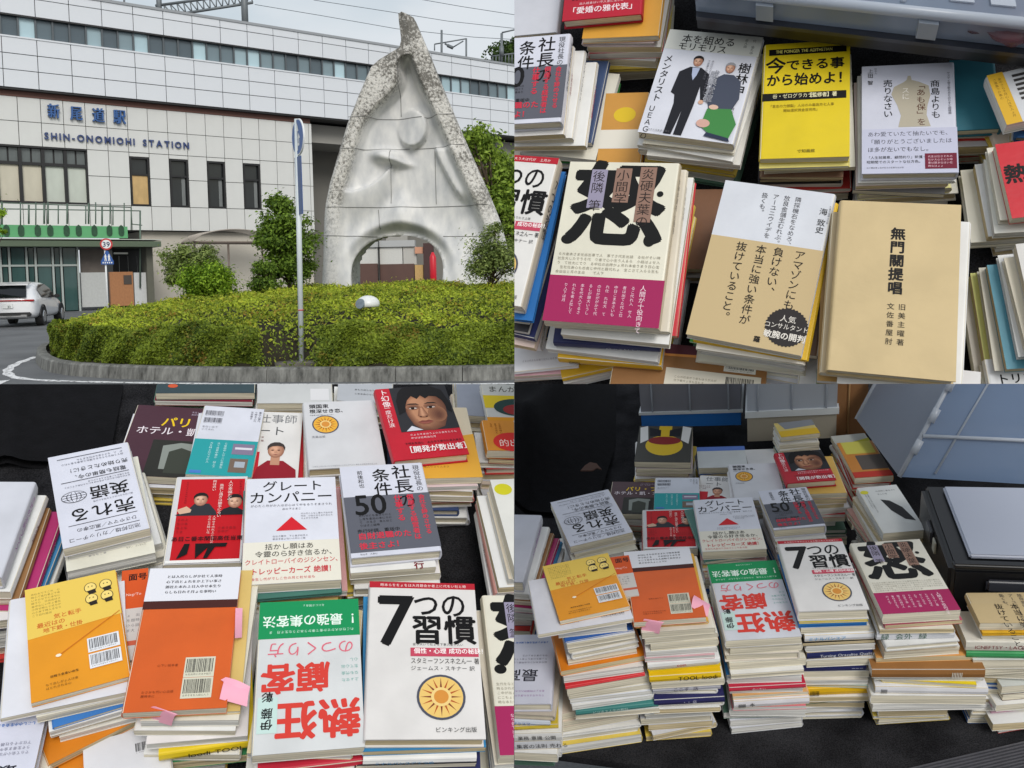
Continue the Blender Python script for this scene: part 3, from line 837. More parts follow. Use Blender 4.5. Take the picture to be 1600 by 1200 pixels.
# ================================================================== stone sculpture
YS = 23.0
out_l = [(18, 621), (30, 621.5), (45, 623.5), (60, 625), (72, 622), (82, 605), (92, 588), (102, 577), (115, 571), (145, 558), (190, 540), (240, 525), (285, 512), (320, 505), (345, 503), (400, 502), (450, 500)]
out_r = [(18, 634), (24, 646), (45, 655), (75, 668), (105, 680), (130, 690), (180, 711), (225, 730), (265, 748), (300, 764), (345, 782), (400, 797), (450, 812)]
def interp(tb, y):
    if y <= tb[0][0]: return tb[0][1]
    for i in range(1, len(tb)):
        if y <= tb[i][0]:
            f = (y - tb[i - 1][0]) / (tb[i][0] - tb[i - 1][0]); return tb[i - 1][1] + f * (tb[i][1] - tb[i - 1][1])
    return tb[-1][1]
SQ = at_depth(620, 430, YS)
def spt(px, py, dep):                       # point of the sculpture at a picture place, dep metres behind its front plane
    d = ray(px, py); q = C0 + d * (YS / d.y)
    return Vector((q.x, YS + dep, q.z))
NR, NC = 150, 90
def sstep(a, b, v):
    t = max(0.0, min(1.0, (v - a) / (b - a))); return t * t * (3 - 2 * t)
def rel(px, py):
    L, R_ = interp(out_l, py), interp(out_r, py)
    wpx = R_ - L
    dl, dr = px - L, R_ - px
    # broad rough rim, wide at the top left shoulder
    rimL = 26 + 30 * math.exp(-((py - 130) / 38.0) ** 2)
    rimR = 30 + 4 * math.exp(-((py - 120) / 60.0) ** 2)
    if py < 85: rimL = rimR = 60
    hollow = sstep(rimL - 6, rimL + 10, dl) * sstep(rimR - 6, rimR + 10, dr)
    t = dl / max(1, wpx)
    fade = 1 - sstep(330, 440, py) * 0.7
    dep = hollow * (0.30 + 0.42 * math.sin(math.pi * t) ** 1.0) * fade
    dep += 0.18 * (t - 0.5) * 2 * (1 if t > .5 else -1) * (1 - hollow) * 0.6
    # raised scroll (ellipse with an undercut right rim)
    ex, ey = (px - 640) / 26.0, (py - 195) / 32.0
    r2 = ex * ex + ey * ey
    if ex > -1.2 and r2 < 1.2: dep -= 0.30 * (1 - sstep(0.78, 1.0, r2)) * sstep(-1.2, 0.3, ex + 0.35 * ey)
    # small projecting beak
    bx, by = (px - 600 - (py - 240) * 0.2) / 22.0, (py - 240) / 11.0
    dep -= 0.42 * math.exp(-(bx * bx + by * by) ** 1.5)
    bx, by = (px - 620) / 17.0, (py - 247 - (px - 605) * 0.18) / 5.0
    dep -= 0.26 * math.exp(-(bx * bx + by * by) ** 1.2)
    # two sail like swellings either side of the middle
    yc = 294 - (px - 540) * 0.62 + 10 * math.sin((px - 540) / 22.0)
    dep -= 0.26 * sstep(0, 4, py - yc) * (1 - sstep(6, 70, py - yc)) * sstep(526, 545, px) * sstep(612, 600, px)
    xc = 676 + max(0.0, py - 228) ** 1.25 * 0.17
    dep -= 0.24 * sstep(0, 3, px - xc) * (1 - sstep(4, 52, px - xc)) * sstep(222, 232, py) * sstep(322, 296, py)
    # ridge running down to the arch peak
    rx = abs(px - (622 + (py - 320) * -0.05))
    dep -= 0.34 * math.exp(-(rx / (9 + max(0, py - 300) * 0.5)) ** 2) * sstep(288, 335, py)
    # flared lip round the opening
    hx, hy = (px - 622) / 82.0, (py - 425) / 74.0
    rr = math.hypot(hx, hy)
    dep += 0.62 * sstep(1.12, 0.82, rr) * sstep(470, 330, py) * 1.0
    return dep
def in_hole(px, py):
    hx = (px - 619) / 72.0; hy = (py - 424) / 58.0
    if py > 424: hy *= 0.55
    return abs(hx) ** 2.3 + abs(hy) ** 2.1 < 1
ypx = []
for j in range(NR + 1): ypx.append(18 + (470 - 18) * (j / NR))
Vf, Vb = [], []
grid_px = []
for j in range(NR + 1):
    py = ypx[j]; L, R_ = interp(out_l, py), interp(out_r, py)
    for i in range(NC + 1):
        t = i / NC; px = L + (R_ - L) * t
        top_cut = 0
        if py < 30: py2 = py + 3.0 * abs(t - 0.45)
        else: py2 = py
        grid_px.append((px, py2))
        edge = (1 - min(1, min(t, 1 - t) / 0.035)) ** 2 * 0.16
        rough = 0
        Vf.append(spt(px, py2, rel(px, py2) + edge))
        bow = 0.9 + 0.5 * math.sin(math.pi * t)
        Vb.append(spt(px, py2, max(1.0, bow * (0.5 + 0.5 * sstep(20, 200, py2)) + 0.62)))
keep = {}
for j in range(NR):
    for i in range(NC):
        q = (j * (NC + 1) + i, j * (NC + 1) + i + 1, (j + 1) * (NC + 1) + i + 1, (j + 1) * (NC + 1) + i)
        cx_ = sum(grid_px[v][0] for v in q) / 4; cy_ = sum(grid_px[v][1] for v in q) / 4
        if not in_hole(cx_, cy_): keep[q] = 1
# pull the ragged opening edge onto the curve
edges = {}
for q in keep:
    for k in range(4):
        e_ = (q[k], q[(k + 1) % 4]); edges[e_] = q
bnd = [e_ for e_ in edges if (e_[1], e_[0]) not in edges]
for v in set(x for e_ in bnd for x in e_):
    px, py = grid_px[v]
    j, i = divmod(v, NC + 1)
    if 0 < i < NC and 0 < j < NR:
        ux, uy = px - 621, py - 424
        lo, hi = 0.2, 3.0
        for _ in range(24):
            mid = (lo + hi) / 2
            if in_hole(621 + ux * mid, 424 + uy * mid): lo = mid
            else: hi = mid
        qx, qy = 621 + ux * lo, 424 + uy * lo
        grid_px[v] = (qx, qy)
        Vf[v] = spt(qx, qy, rel(qx, qy)); Vb[v] = spt(619 + (qx - 619) * 1.14, 424 + (qy - 424) * 1.05, 1.15)
NV = len(Vf)
Fs = [tuple(reversed(q)) for q in keep] + [tuple(v + NV for v in q) for q in keep]
for (a_, b_) in bnd: Fs.append((a_, b_, b_ + NV, a_ + NV))
used = sorted(set(v for f in Fs for v in f)); remap = {v: i for i, v in enumerate(used)}
allv = Vf + Vb
m_stone, nt, p, _o = new_mat('speckled_granite')
n, l = nt.nodes, nt.links
tc = n.new('ShaderNodeTexCoord')
at_ = n.new('ShaderNodeAttribute'); at_.attribute_name = 'rough_zone'
sp = n.new('ShaderNodeTexNoise'); sp.inputs['Scale'].default_value = 15; sp.inputs['Detail'].default_value = 6; sp.inputs['Roughness'].default_value = 0.75
big = n.new('ShaderNodeTexNoise'); big.inputs['Scale'].default_value = 1.3; big.inputs['Detail'].default_value = 5
streak = n.new('ShaderNodeTexNoise'); streak.inputs['Scale'].default_value = 2.2; streak.inputs['Detail'].default_value = 5
mp = n.new('ShaderNodeMapping'); mp.inputs['Scale'].default_value = (1.5, 1, 0.7); mp.inputs['Rotation'].default_value = (0, 0.7, 0)
for t_ in (sp, big): l.new(tc.outputs['Object'], t_.inputs['Vector'])
l.new(tc.outputs['Object'], mp.inputs['Vector']); l.new(mp.outputs['Vector'], streak.inputs['Vector'])
r1 = n.new('ShaderNodeValToRGB'); r1.color_ramp.elements[0].position = 0.40; r1.color_ramp.elements[1].position = 0.56
r1.color_ramp.elements[0].color = lin((118, 115, 108)) + (1,); r1.color_ramp.elements[1].color = lin((226, 223, 216)) + (1,)
r2 = n.new('ShaderNodeValToRGB'); r2.color_ramp.elements[0].position = 0.3; r2.color_ramp.elements[1].position = 0.7
r2.color_ramp.elements[0].color = lin((186, 188, 190)) + (1,); r2.color_ramp.elements[1].color = lin((226, 225, 222)) + (1,)
mg = n.new('ShaderNodeMath'); mg.operation = 'MULTIPLY_ADD'; mg.inputs[1].default_value = 0.5; mg.inputs[2].default_value = -0.25
l.new(big.outputs['Fac'], mg.inputs[0]); ad = n.new('ShaderNodeMath'); ad.operation = 'ADD'
l.new(sp.outputs['Fac'], ad.inputs[0]); l.new(mg.outputs[0], ad.inputs[1]); li = n.new('ShaderNodeAttribute'); li.attribute_name = 'lichen'; sb_l = n.new('ShaderNodeMath'); sb_l.operation = 'MULTIPLY_ADD'; sb_l.inputs[1].default_value = -0.06; l.new(li.outputs['Fac'], sb_l.inputs[0]); l.new(ad.outputs[0], sb_l.inputs[2]); l.new(sb_l.outputs[0], r1.inputs['Fac']); l.new(streak.outputs['Fac'], r2.inputs['Fac'])
mx = n.new('ShaderNodeMix'); mx.data_type = 'RGBA'; l.new(at_.outputs['Fac'], mx.inputs[0]); l.new(r2.outputs['Color'], mx.inputs[6]); l.new(r1.outputs['Color'], mx.inputs[7])
l.new(mx.outputs[2], p.inputs['Base Color']); p.inputs['Roughness'].default_value = 0.8
bp = n.new('ShaderNodeBump'); bp.inputs['Distance'].default_value = 0.05; l.new(at_.outputs['Fac'], bp.inputs['Strength']); l.new(sp.outputs['Fac'], bp.inputs['Height']); l.new(bp.outputs['Normal'], p.inputs['Normal'])
me = mesh_from([allv[v] for v in used], [tuple(remap[v] for v in f) for f in Fs], True)
scu = empty('stone_sculpture', (SQ.x, YS + 0.7, 0)); tag(scu, 'tall pale granite sculpture tapering to a twisted tip with arched opening', 'sculpture')
at2 = me.attributes.new('rough_zone', 'FLOAT', 'POINT')
vals = []
for v in used:
    vv = v % NV; px, py = grid_px[vv]
    L, R_ = interp(out_l, py), interp(out_r, py)
    rimL = 26 + 30 * math.exp(-((py - 130) / 38.0) ** 2); rimR = 30 + 4 * math.exp(-((py - 120) / 60.0) ** 2)
    if py < 85: rimL = rimR = 60
    ro = max(1 - sstep(rimL - 4, rimL + 6, px - L), 1 - sstep(rimR - 4, rimR + 6, R_ - px))
    ro *= 1 - 0.75 * sstep(290, 380, py)
    vals.append(ro if v < NV else 0.6)
at2.data.foreach_set('value', vals)
at3 = me.attributes.new('lichen', 'FLOAT', 'POINT'); at3.data.foreach_set('value', [1.0 - sstep(90, 210, grid_px[v % NV][1]) for v in used])
bo = obj('stone_body', me, scu, m_stone); bo.matrix_parent_inverse = Matrix.Translation(-scu.location)
# joints cut between the blocks
m_gap = mat((120, 120, 118), 0.9, 0.1)
def joint(pts):
    q = [spt(px, py, rel(px, py) - 0.006) for px, py in pts]
    jo = tube('stone_joint', q, 0.009, m_gap, scu, 4); jo.matrix_parent_inverse = Matrix.Translation(-scu.location)
joint([(543 + i * 4.2, 181.5 - i * 0.12) for i in range(40)])
joint([(528 + i * 4.2, 231 - i * 0.14) for i in range(48)])
joint([(506 + i * 4.2, 323 - i * 0.07) for i in range(62)])
joint([(503 + i * 4.2, 368) for i in range(20)]); joint([(690 + i * 4.2, 368) for i in range(23)])
joint([(619 + i * 0.1, 75 + i * 4) for i in range(26)]); joint([(606, 231 + i * 4) for i in range(22)])
joint([(676 + i * .1, 228 + i * 4) for i in range(23)]); joint([(586 + i * 0.35, 325 + i * 3.5) for i in range(10)])

# ---- things seen through the opening
m_cream = mat((205, 205, 200), 0.6, 0.06)
m_brn = mat((92, 66, 58), 0.6, 0.15, 2)
wb = empty('boundary_wall'); tag(wb, 'white wall with brown base seen through the sculpture opening', 'wall')
Yw = 37.0
def wbx(name, x0, y0, x1, y1, m, dy=0.0, th=0.3, parent=wb, zb=None):
    a_, b_ = at_depth(x0, y0, Yw - dy), at_depth(x1, y1, Yw - dy)
    z0 = b_.z if zb is None else zb
    return box(name, ((a_.x + b_.x) / 2, Yw - dy + th / 2, (a_.z + z0) / 2), (abs(b_.x - a_.x), th, a_.z - z0), m, parent)
wbx('upper_panel', 520, 386, 591, 413, m_cream); wbx('upper_panel', 593, 386, 629, 413, m_cream); wbx('upper_panel', 630, 386, 651, 413, mat((186, 184, 178), .6, .06))
wbx('cap', 520, 377.5, 648, 385, mat((176, 178, 178), 0.5, 0.05), 0.1, 0.5)
wbx('post', 591, 376, 594, 450, m_black, 0.2)
wbx('base_panel', 520, 413, 591, 450, m_brn, 0.05, 0.3, wb, 0); wbx('base_panel', 593, 413, 648, 450, m_brn, 0.05, 0.3, wb, 0)
wbx('pillar', 661, 380, 678, 450, mat((70, 44, 42), .6, .1), 0.3, 0.4, wb, 0)
wbx('shelf', 648, 414, 662, 450, mat((196, 160, 100), .6, .15), 0.15, 0.3, wb, 0)
wbx('coloured_panel', 648, 386, 661, 396, mat((206, 150, 120), .6, .1), 0.15)
q = at_depth(677, 430, Yw - 2)
fe = tube('red_post', [(q.x, q.y, 0), (q.x, q.y, at_depth(677, 402, Yw - 2).z), (q.x, q.y, at_depth(677, 394, Yw - 2).z)], [0.13, 0.13, 0.04], mat((206, 30, 48), 0.35, 0.05), None, 12)
tag(fe, 'red pointed post seen through the sculpture opening', 'post')
fv = empty('backdrop_shed'); 
bpy.data.objects.remove(fv)

# ================================================================== poles, signs, lamp
m_pole = mat((206, 214, 216), 0.35, 0.05, 3)
pb = ground(471, 568, 0.2)
sg = empty('direction_sign_pole', (pb.x, pb.y, 0.1)); tag(sg, 'tall white pole with edge-on blue arrow sign before the hedge', 'sign')
def rel_to(o, parent):
    o.matrix_parent_inverse = Matrix.Translation(-Vector(parent.location)); return o
ptop = at_depth(464, 186, pb.y)
rel_to(tube('pole', [(pb.x, pb.y, 0.1), (pb.x + (ptop.x - pb.x) * 1.0, pb.y, ptop.z)], 0.042, m_pole, sg, 14), sg)
m_signblue = mat((36, 84, 156), 0.35, 0.05); m_white = mat((226, 228, 228), 0.4, 0.03)
def disc_sign(parent, c, rad, face, m_face, rim=None, th=0.012, name='sign_face'):
    """disc facing direction 'face' (unit vector)"""
    a_ = Vector((0, 0, 1)); b_ = face.cross(a_).normalized(); a_ = b_.cross(face).normalized()
    V, Fs = [], []; N_ = 40
    for k, oo in ((0, th), (1, -th)):
        for i in range(N_):
            w_ = 2 * math.pi * i / N_; V.append(c + a_ * rad * math.cos(w_) + b_ * rad * math.sin(w_) + face * oo)
    Fs.append(tuple(range(N_))[::-1]); Fs.append(tuple(range(N_, 2 * N_)))
    for i in range(N_): Fs.append((i, (i + 1) % N_, N_ + (i + 1) % N_, N_ + i))
    rel_to(obj(name, mesh_from(V, Fs), parent, m_face), parent)
    return a_, b_
# the round sign is turned far away from the viewer
to_cam = (C0 - Vector((pb.x, pb.y, C0.z))).normalized()
ang = math.radians(-72)
face = Vector((to_cam.x * math.cos(ang) - to_cam.y * math.sin(ang), to_cam.x * math.sin(ang) + to_cam.y * math.cos(ang), 0))
cs = at_depth(466, 214, pb.y - 0.06); rad = (at_depth(466, 186, pb.y).z - at_depth(466, 243, pb.y).z) / 2
sa_, sb_ = disc_sign(sg, cs, rad, face, m_white)
disc_sign(sg, cs + face * 0.003, rad * 0.93, face, m_signblue)
def flat(parent, c, ax, up, pts, m, off, face, name):
    rel_to(obj(name, mesh_from([c + ax * x_ + up * y_ + face * off for x_, y_ in pts], [tuple(range(len(pts)))]), parent, m), parent)
zz2 = rad
flat(sg, cs, -sb_, sa_, [(-.08 * zz2, -.75 * zz2), (.08 * zz2, -.75 * zz2), (.08 * zz2, .3 * zz2), (.26 * zz2, .3 * zz2), (0, .8 * zz2), (-.26 * zz2, .3 * zz2), (-.08 * zz2, .3 * zz2)], m_white, 0.018, face, 'arrow_mark')
flat(sg, cs, -sb_, sa_, [(.08 * zz2, -.5 * zz2), (.34 * zz2, -.5 * zz2), (.34 * zz2, -.1 * zz2), (.48 * zz2, -.1 * zz2), (.26 * zz2, .2 * zz2), (.1 * zz2, -.1 * zz2), (.2 * zz2, -.1 * zz2), (.2 * zz2, -.36 * zz2), (.08 * zz2, -.36 * zz2)], m_white, 0.018, face, 'arrow_mark')
cp = at_depth(467, 290, pb.y - 0.06)
bx_ = box('sign_plate', cp, (0.30, 0.014, (at_depth(466, 244, pb.y).z - at_depth(466, 334, pb.y).z)), mat((62, 88, 140), 0.4, 0.25, 9), None, Matrix((sb_, face, Vector((0, 0, 1)))).transposed())
bx_.parent = sg; bx_.matrix_parent_inverse = Matrix.Translation(-Vector(sg.location))
zr = at_depth(468, 484.5, pb.y).z
rel_to(tube('red_band', [(pb.x + (ptop.x - pb.x) * .3, pb.y, zr - 0.008), (pb.x + (ptop.x - pb.x) * .3, pb.y, zr + 0.008)], 0.046, mat((196, 52, 52), 0.4, 0), sg, 14), sg)
foot = ground(478, 563, 0.0)
rel_to(obj('footing', tube_mesh([([(pb.x, pb.y, 0.06), (pb.x, pb.y, 0.235)], 0.42)], 18), sg, mat((112, 108, 100), .9, .3, 4)), sg)

# speed limit and crossing signs by the entrance
Yq = 33.6
qb = at_depth(168, 470, Yq)
s2 = empty('road_sign_post', (qb.x, qb.y, 0)); tag(s2, 'white post with round red speed sign above a blue crossing sign', 'sign')
rel_to(tube('post', [(qb.x, qb.y, 0), (qb.x, qb.y, at_depth(167, 376, Yq).z)], 0.035, m_white, s2, 8), s2)
fc = (C0 - qb); fc.z = 0; fc.normalize()
c1 = at_depth(166, 381.5, Yq - 0.06); r1_ = 9.0 * Yq / F
disc_sign(s2, c1, r1_, fc, mat((186, 40, 44), .4, 0)); a1, b1 = disc_sign(s2, c1 + fc * 0.004, r1_ * 0.74, fc, m_white)
tx = text2d('39', r1_ * 1.15, 0.02, align='C')
rel_to(lay(tx, lambda x_, y_, k: c1 + (-b1) * x_ + a1 * (y_ + r1_ * 0.55) + fc * 0.02, 'speed_number', mat((40, 52, 92), .4, 0), s2), s2)
c2 = at_depth(167.5, 403, Yq - 0.06); u_ = Yq / F
pts = [(-9 * u_, -10 * u_), (9 * u_, -10 * u_), (9 * u_, -5 * u_), (1.5 * u_, 11 * u_), (-1.5 * u_, 11 * u_), (-9 * u_, -5 * u_)]
V = [c2 + (-b1) * x_ + a1 * y_ + fc * 0.01 for x_, y_ in pts] + [c2 + (-b1) * x_ + a1 * y_ - fc * 0.01 for x_, y_ in pts]
rel_to(obj('crossing_sign', mesh_from(V, [tuple(range(6)), tuple(range(11, 5, -1))] + [(i, 6 + i, 6 + (i + 1) % 6, (i + 1) % 6) for i in range(6)]), s2, m_signblue), s2)
for dx_ in (-2.4, 2.6):
    flat(s2, c2, -b1, a1, [((dx_ + x_) * u_, y_ * u_) for x_, y_ in ((-1.6, -5), (-.4, -5), (0, -1), (.8, -5), (1.8, -5), (1.0, 1.5), (1.6, 1), (1.0, 4), (0.6, 4.4), (0.6, 6), (-0.6, 6), (-.6, 4.4), (-1.3, 3.5), (-1.8, .5), (-.9, 1))], m_white, 0.015, fc, 'walker_mark')
for x_ in (-6, -3, 0, 3, 6): flat(s2, c2, -b1, a1, [((x_ - 1) * u_, -8.5 * u_), ((x_ + .6) * u_, -8.5 * u_), ((x_ + .9) * u_, -6.2 * u_), ((x_ - .7) * u_, -6.2 * u_)], m_white, 0.015, fc, 'stripe_mark')

# white ground floodlight in the hedge
Yf = 14.6
lc = at_depth(575, 474, Yf)
fl_ = empty('ground_floodlight', (lc.x, lc.y, lc.z - 0.1)); tag(fl_, 'white domed floodlight lying in the middle of the hedge', 'lamp')
bm = bmesh.new(); bmesh.ops.create_uvsphere(bm, u_segments=24, v_segments=12, radius=1.0)
for v in bm.verts:
    v.co.x *= 0.19; v.co.y *= 0.2; v.co.z = max(-0.05, v.co.z * 0.14)
me = bpy.data.meshes.new('dome'); bm.to_mesh(me); bm.free()
for pg in me.polygons: pg.use_smooth = True
o_ = obj('housing', me, fl_, mat((222, 224, 222), 0.35, 0.05)); o_.location = (0, 0, 0.09)
bm = bmesh.new(); bmesh.ops.create_cone(bm, cap_ends=True, segments=24, radius1=0.085, radius2=0.08, depth=0.03)
me = bpy.data.meshes.new('lens'); bm.to_mesh(me); bm.free()
o_ = obj('lens', me, fl_, mat((120, 132, 142), 0.15, 0.2, 20)); o_.location = (-0.10, -0.165, 0.10); o_.rotation_euler = (math.radians(80), 0, math.radians(-25))

# ================================================================== white car
m_carpaint, nt, p, _o = new_mat('white_car_paint'); p.inputs['Base Color'].default_value = (0.82, 0.83, 0.85, 1); p.inputs['Roughness'].default_value = 0.25; p.inputs['Coat Weight'].default_value = 0.8; p.inputs['Coat Roughness'].default_value = 0.05
m_cglass = mat((22, 25, 28), 0.05, 0.0); m_tyre = mat((26, 26, 27), 0.8, 0.1); m_red = mat((170, 24, 30), 0.2, 0.05); m_chrome = mat((190, 192, 194), 0.2, 0.0, metal=0.9); m_ctrim = mat((30, 31, 33), 0.5, 0.05)
cb = ground(14, 512)
car = empty('parked_car', (cb.x, cb.y, 0)); tag(car, 'white sport utility car seen from behind at the left edge', 'car')
hd_ = math.atan2(cb.x, cb.y) + math.radians(15)
car.rotation_euler = (0, 0, -hd_)
# sections along y (rear 0 -> front 4.7): (y, half width low, half width belt, half width roof, z low, z belt, z roof)
secs = [(0.00, .66, .70, .50, .46, .92, .98), (0.06, .80, .84, .60, .36, .98, 1.10), (0.22, .88, .91, .64, .30, 1.02, 1.28), (0.55, .91, .93, .66, .28, 1.03, 1.48), (0.95, .92, .93, .68, .27, 1.02, 1.60), (1.6, .92, .93, .70, .27, 1.0, 1.66),
        (2.3, .92, .93, .70, .27, .98, 1.64), (2.9, .92, .92, .68, .27, .97, 1.52), (3.4, .92, .90, .70, .27, .97, 1.18), (3.7, .91, .88, .74, .28, .93, 1.02), (4.3, .86, .82, .70, .32, .84, .92), (4.68, .66, .62, .5, .42, .70, .74)]
V, Fs = [], []
def ring(s):
    y, wl_, wb_, wr, z0, zb, z1 = s
    half = [(0.0, z0), (wl_ * .8, z0), (wl_, z0 + .10), (wl_ + .01, (z0 + zb) / 2), (wb_, zb - .05), (wb_ - .03, zb), ((wb_ + wr) / 2 - .02, (zb + z1) / 2), (wr, z1 - .06), (wr * .8, z1 - .01), (0.0, z1 + .015)]
    return [(x_, y, z_) for x_, z_ in half] + [(-x_, y, z_) for x_, z_ in half[-2:0:-1]]
nr = len(ring(secs[0]))
for s in secs: V += ring(s)
for i in range(len(secs) - 1):
    for k in range(nr): Fs.append((i * nr + k, i * nr + (k + 1) % nr, (i + 1) * nr + (k + 1) % nr, (i + 1) * nr + k))
Fs.append(tuple(range(nr))); Fs.append(tuple((len(secs) - 1) * nr + k for k in range(nr))[::-1])
me = mesh_from(V, Fs, True); bm = bmesh.new(); bm.from_mesh(me); bmesh.ops.recalc_face_normals(bm, faces=bm.faces); bm.to_mesh(me); bm.free()
body = obj('body', me, car, m_carpaint)
sb2 = body.modifiers.new('sub', 'SUBSURF'); sb2.levels = 1; sb2.render_levels = 1
def patch(name, pts, m, parent=car): return obj(name, mesh_from(pts, [tuple(range(len(pts)))]), parent, m)
patch('rear_window', [(-.62, -.02, 1.08), (.62, -.02, 1.08), (.60, .12, 1.28), (.52, .44, 1.52), (-.52, .44, 1.52), (-.60, .12, 1.28)], m_cglass)
obj('rear_spoiler', mesh_from([(-.62, .30, 1.52), (.62, .30, 1.52), (.62, .75, 1.60), (-.62, .75, 1.60), (-.62, .30, 1.57), (.62, .30, 1.57), (.62, .75, 1.64), (-.62, .75, 1.64)], [(0, 3, 2, 1), (4, 5, 6, 7), (0, 1, 5, 4), (1, 2, 6, 5), (3, 7, 6, 2), (0, 4, 7, 3)]), car, m_carpaint)
def cbx(name, c, s, m, parent=car):
    bm = bmesh.new(); bmesh.ops.create_cube(bm, size=1)
    for v in bm.verts: v.co = Vector((v.co.x * s[0], v.co.y * s[1], v.co.z * s[2])) + Vector(c)
    bmesh.ops.bevel(bm, geom=bm.edges[:], offset=min(s) * 0.25, segments=2, affect='EDGES')
    me = bpy.data.meshes.new(name); bm.to_mesh(me); bm.free(); return obj(name, me, parent, m)
cbx('tail_light', (0, -.005, .97), (1.30, .06, .045), m_red); cbx('tail_light', (.70, .06, .965), (.32, .14, .07), m_red); cbx('tail_light', (-.70, .06, .965), (.32, .14, .07), m_red)
cbx('lower_bumper', (0, .03, .46), (1.5, .14, .16), m_ctrim); cbx('bumper_strip', (0, -.03, .40), (1.25, .08, .05), m_chrome)
cbx('exhaust_tip', (.52, -.03, .42), (.22, .1, .07), m_chrome); cbx('exhaust_tip', (-.52, -.03, .42), (.22, .1, .07), m_chrome)
pl = cbx('number_plate', (.0, -.03, .78), (.34, .02, .17), m_white)
lay(text2d('33', .11, .01, align='C'), lambda x_, y_, k: Vector((x_ + .05, -.046, .81 + y_)), 'plate_number', mat((40, 70, 60), .5, 0), pl)
for sx_ in (1, -1):
    patch('side_window', [(sx_ * .905, 1.0, 1.06), (sx_ * .93, 2.9, 1.03), (sx_ * .80, 2.65, 1.38), (sx_ * .735, 2.1, 1.55), (sx_ * .735, 1.2, 1.54), (sx_ * .79, .85, 1.36)], m_cglass)
    cbx('side_mirror', (sx_ * 1.02, 2.75, 1.08), (.2, .12, .14), m_ctrim)
    for y_ in (.95, 3.75):
        bm = bmesh.new(); bmesh.ops.create_cone(bm, cap_ends=True, segments=28, radius1=.36, radius2=.36, depth=.25, matrix=Matrix.Translation((sx_ * .84, y_, .36)) @ Matrix.Rotation(math.pi / 2, 4, 'Y'))
        me = bpy.data.meshes.new('wheel'); bm.to_mesh(me); bm.free(); wh = obj('wheel', me, car, m_tyre)
        bm = bmesh.new(); bmesh.ops.create_cone(bm, cap_ends=True, segments=20, radius1=.24, radius2=.2, depth=.04, matrix=Matrix.Translation((sx_ * .965, y_, .36)) @ Matrix.Rotation(math.pi / 2 * sx_, 4, 'Y'))
        me = bpy.data.meshes.new('rim'); bm.to_mesh(me); bm.free(); obj('rim', me, wh, m_chrome)
        ar = []
        for k in range(15):
            w_ = math.pi * k / 14; ar.append((sx_ * .935, y_ + .42 * math.cos(w_), .36 + .42 * math.sin(w_)))
        tube('wheel_arch', ar, .03, m_ctrim, car, 5)
# ================================================================== book displays: sloping boards
class Panel:
    def __init__(s, name, pcx, pcy, D, elev, clips):
        c = ray(pcx, pcy).normalized()
        s.name = name
        s.X = c.cross(UPV).normalized(); up = s.X.cross(c)
        e = math.radians(elev)
        s.N = (-c * math.sin(e) + up * math.cos(e)).normalized()
        s.A = s.N.cross(s.X)
        s.O = C0 + c * D
        s.clips = clips
        s.R = Matrix((s.X, s.A, s.N)).transposed()
    def uv(s, px, py, h):
        d = ray(px, py); q = s.O + s.N * h
        t = (q - C0).dot(s.N) / d.dot(s.N)
        w = C0 + d * t - s.O
        return Vector((w.dot(s.X), w.dot(s.A)))
    def w(s, x, y, h): return s.O + s.X * x + s.A * y + s.N * h
    def fit(s, quad, h):
        p = [s.uv(a, b, h) for a, b in quad]
        c = (p[0] + p[1] + p[2] + p[3]) / 4
        ex = ((p[1] - p[0]) + (p[2] - p[3])) / 2; ey = ((p[0] - p[3]) + (p[1] - p[2])) / 2
        a1 = math.atan2(ex.y, ex.x); a2 = math.atan2(-ey.x, ey.y)
        return c, (a1 + a2) / 2, ex.length, ey.length
NROW = (UPV - FWD * ((CY - 600) / F)).normalized()
# clip planes: (point, normal) and everything on the normal's side is kept
CL_RIGHT = (C0 + RGT * 0.0004, RGT); CL_LEFT = (C0 - RGT * 0.0004, -RGT)
CL_ABOVE = (C0 + NROW * 0.0002, NROW); CL_BELOW = (C0 - NROW * 0.0002, -NROW)
PA = Panel('upper right', 1200, 300, 1.60, 60, [CL_RIGHT, CL_ABOVE])
PB = Panel('lower left', 400, 900, 1.70, 52, [CL_LEFT, CL_BELOW])
PC = Panel('lower right', 1200, 900, 2.50, 40, [CL_RIGHT])

def clip_mesh(me, M, P, fill=True):
    """cut a mesh (local space, placed by M) at the panel's end planes"""
    Mi = M.inverted(); R3 = M.to_3x3()
    co = [v.co for v in me.vertices]
    todo = []
    for (pt, nm) in P.clips:
        lp = Mi @ pt; ln = (R3.transposed() @ nm).normalized()
        ds = [(c - lp).dot(ln) for c in co]
        if min(ds) < -1e-6: todo.append((lp, ln, max(ds)))
    if not todo: return True
    if any(t[2] <= 0 for t in todo): return False
    bm = bmesh.new(); bm.from_mesh(me)
    for lp, ln, _ in todo:
        r_ = bmesh.ops.bisect_plane(bm, geom=bm.verts[:] + bm.edges[:] + bm.faces[:], plane_co=lp, plane_no=ln, clear_inner=True, clear_outer=False)
        if fill:
            ed = [g_ for g_ in r_['geom_cut'] if isinstance(g_, bmesh.types.BMEdge)]
            if ed: bmesh.ops.holes_fill(bm, edges=ed, sides=0)
    bm.to_mesh(me); n_ = len(bm.faces); bm.free()
    return n_ > 0

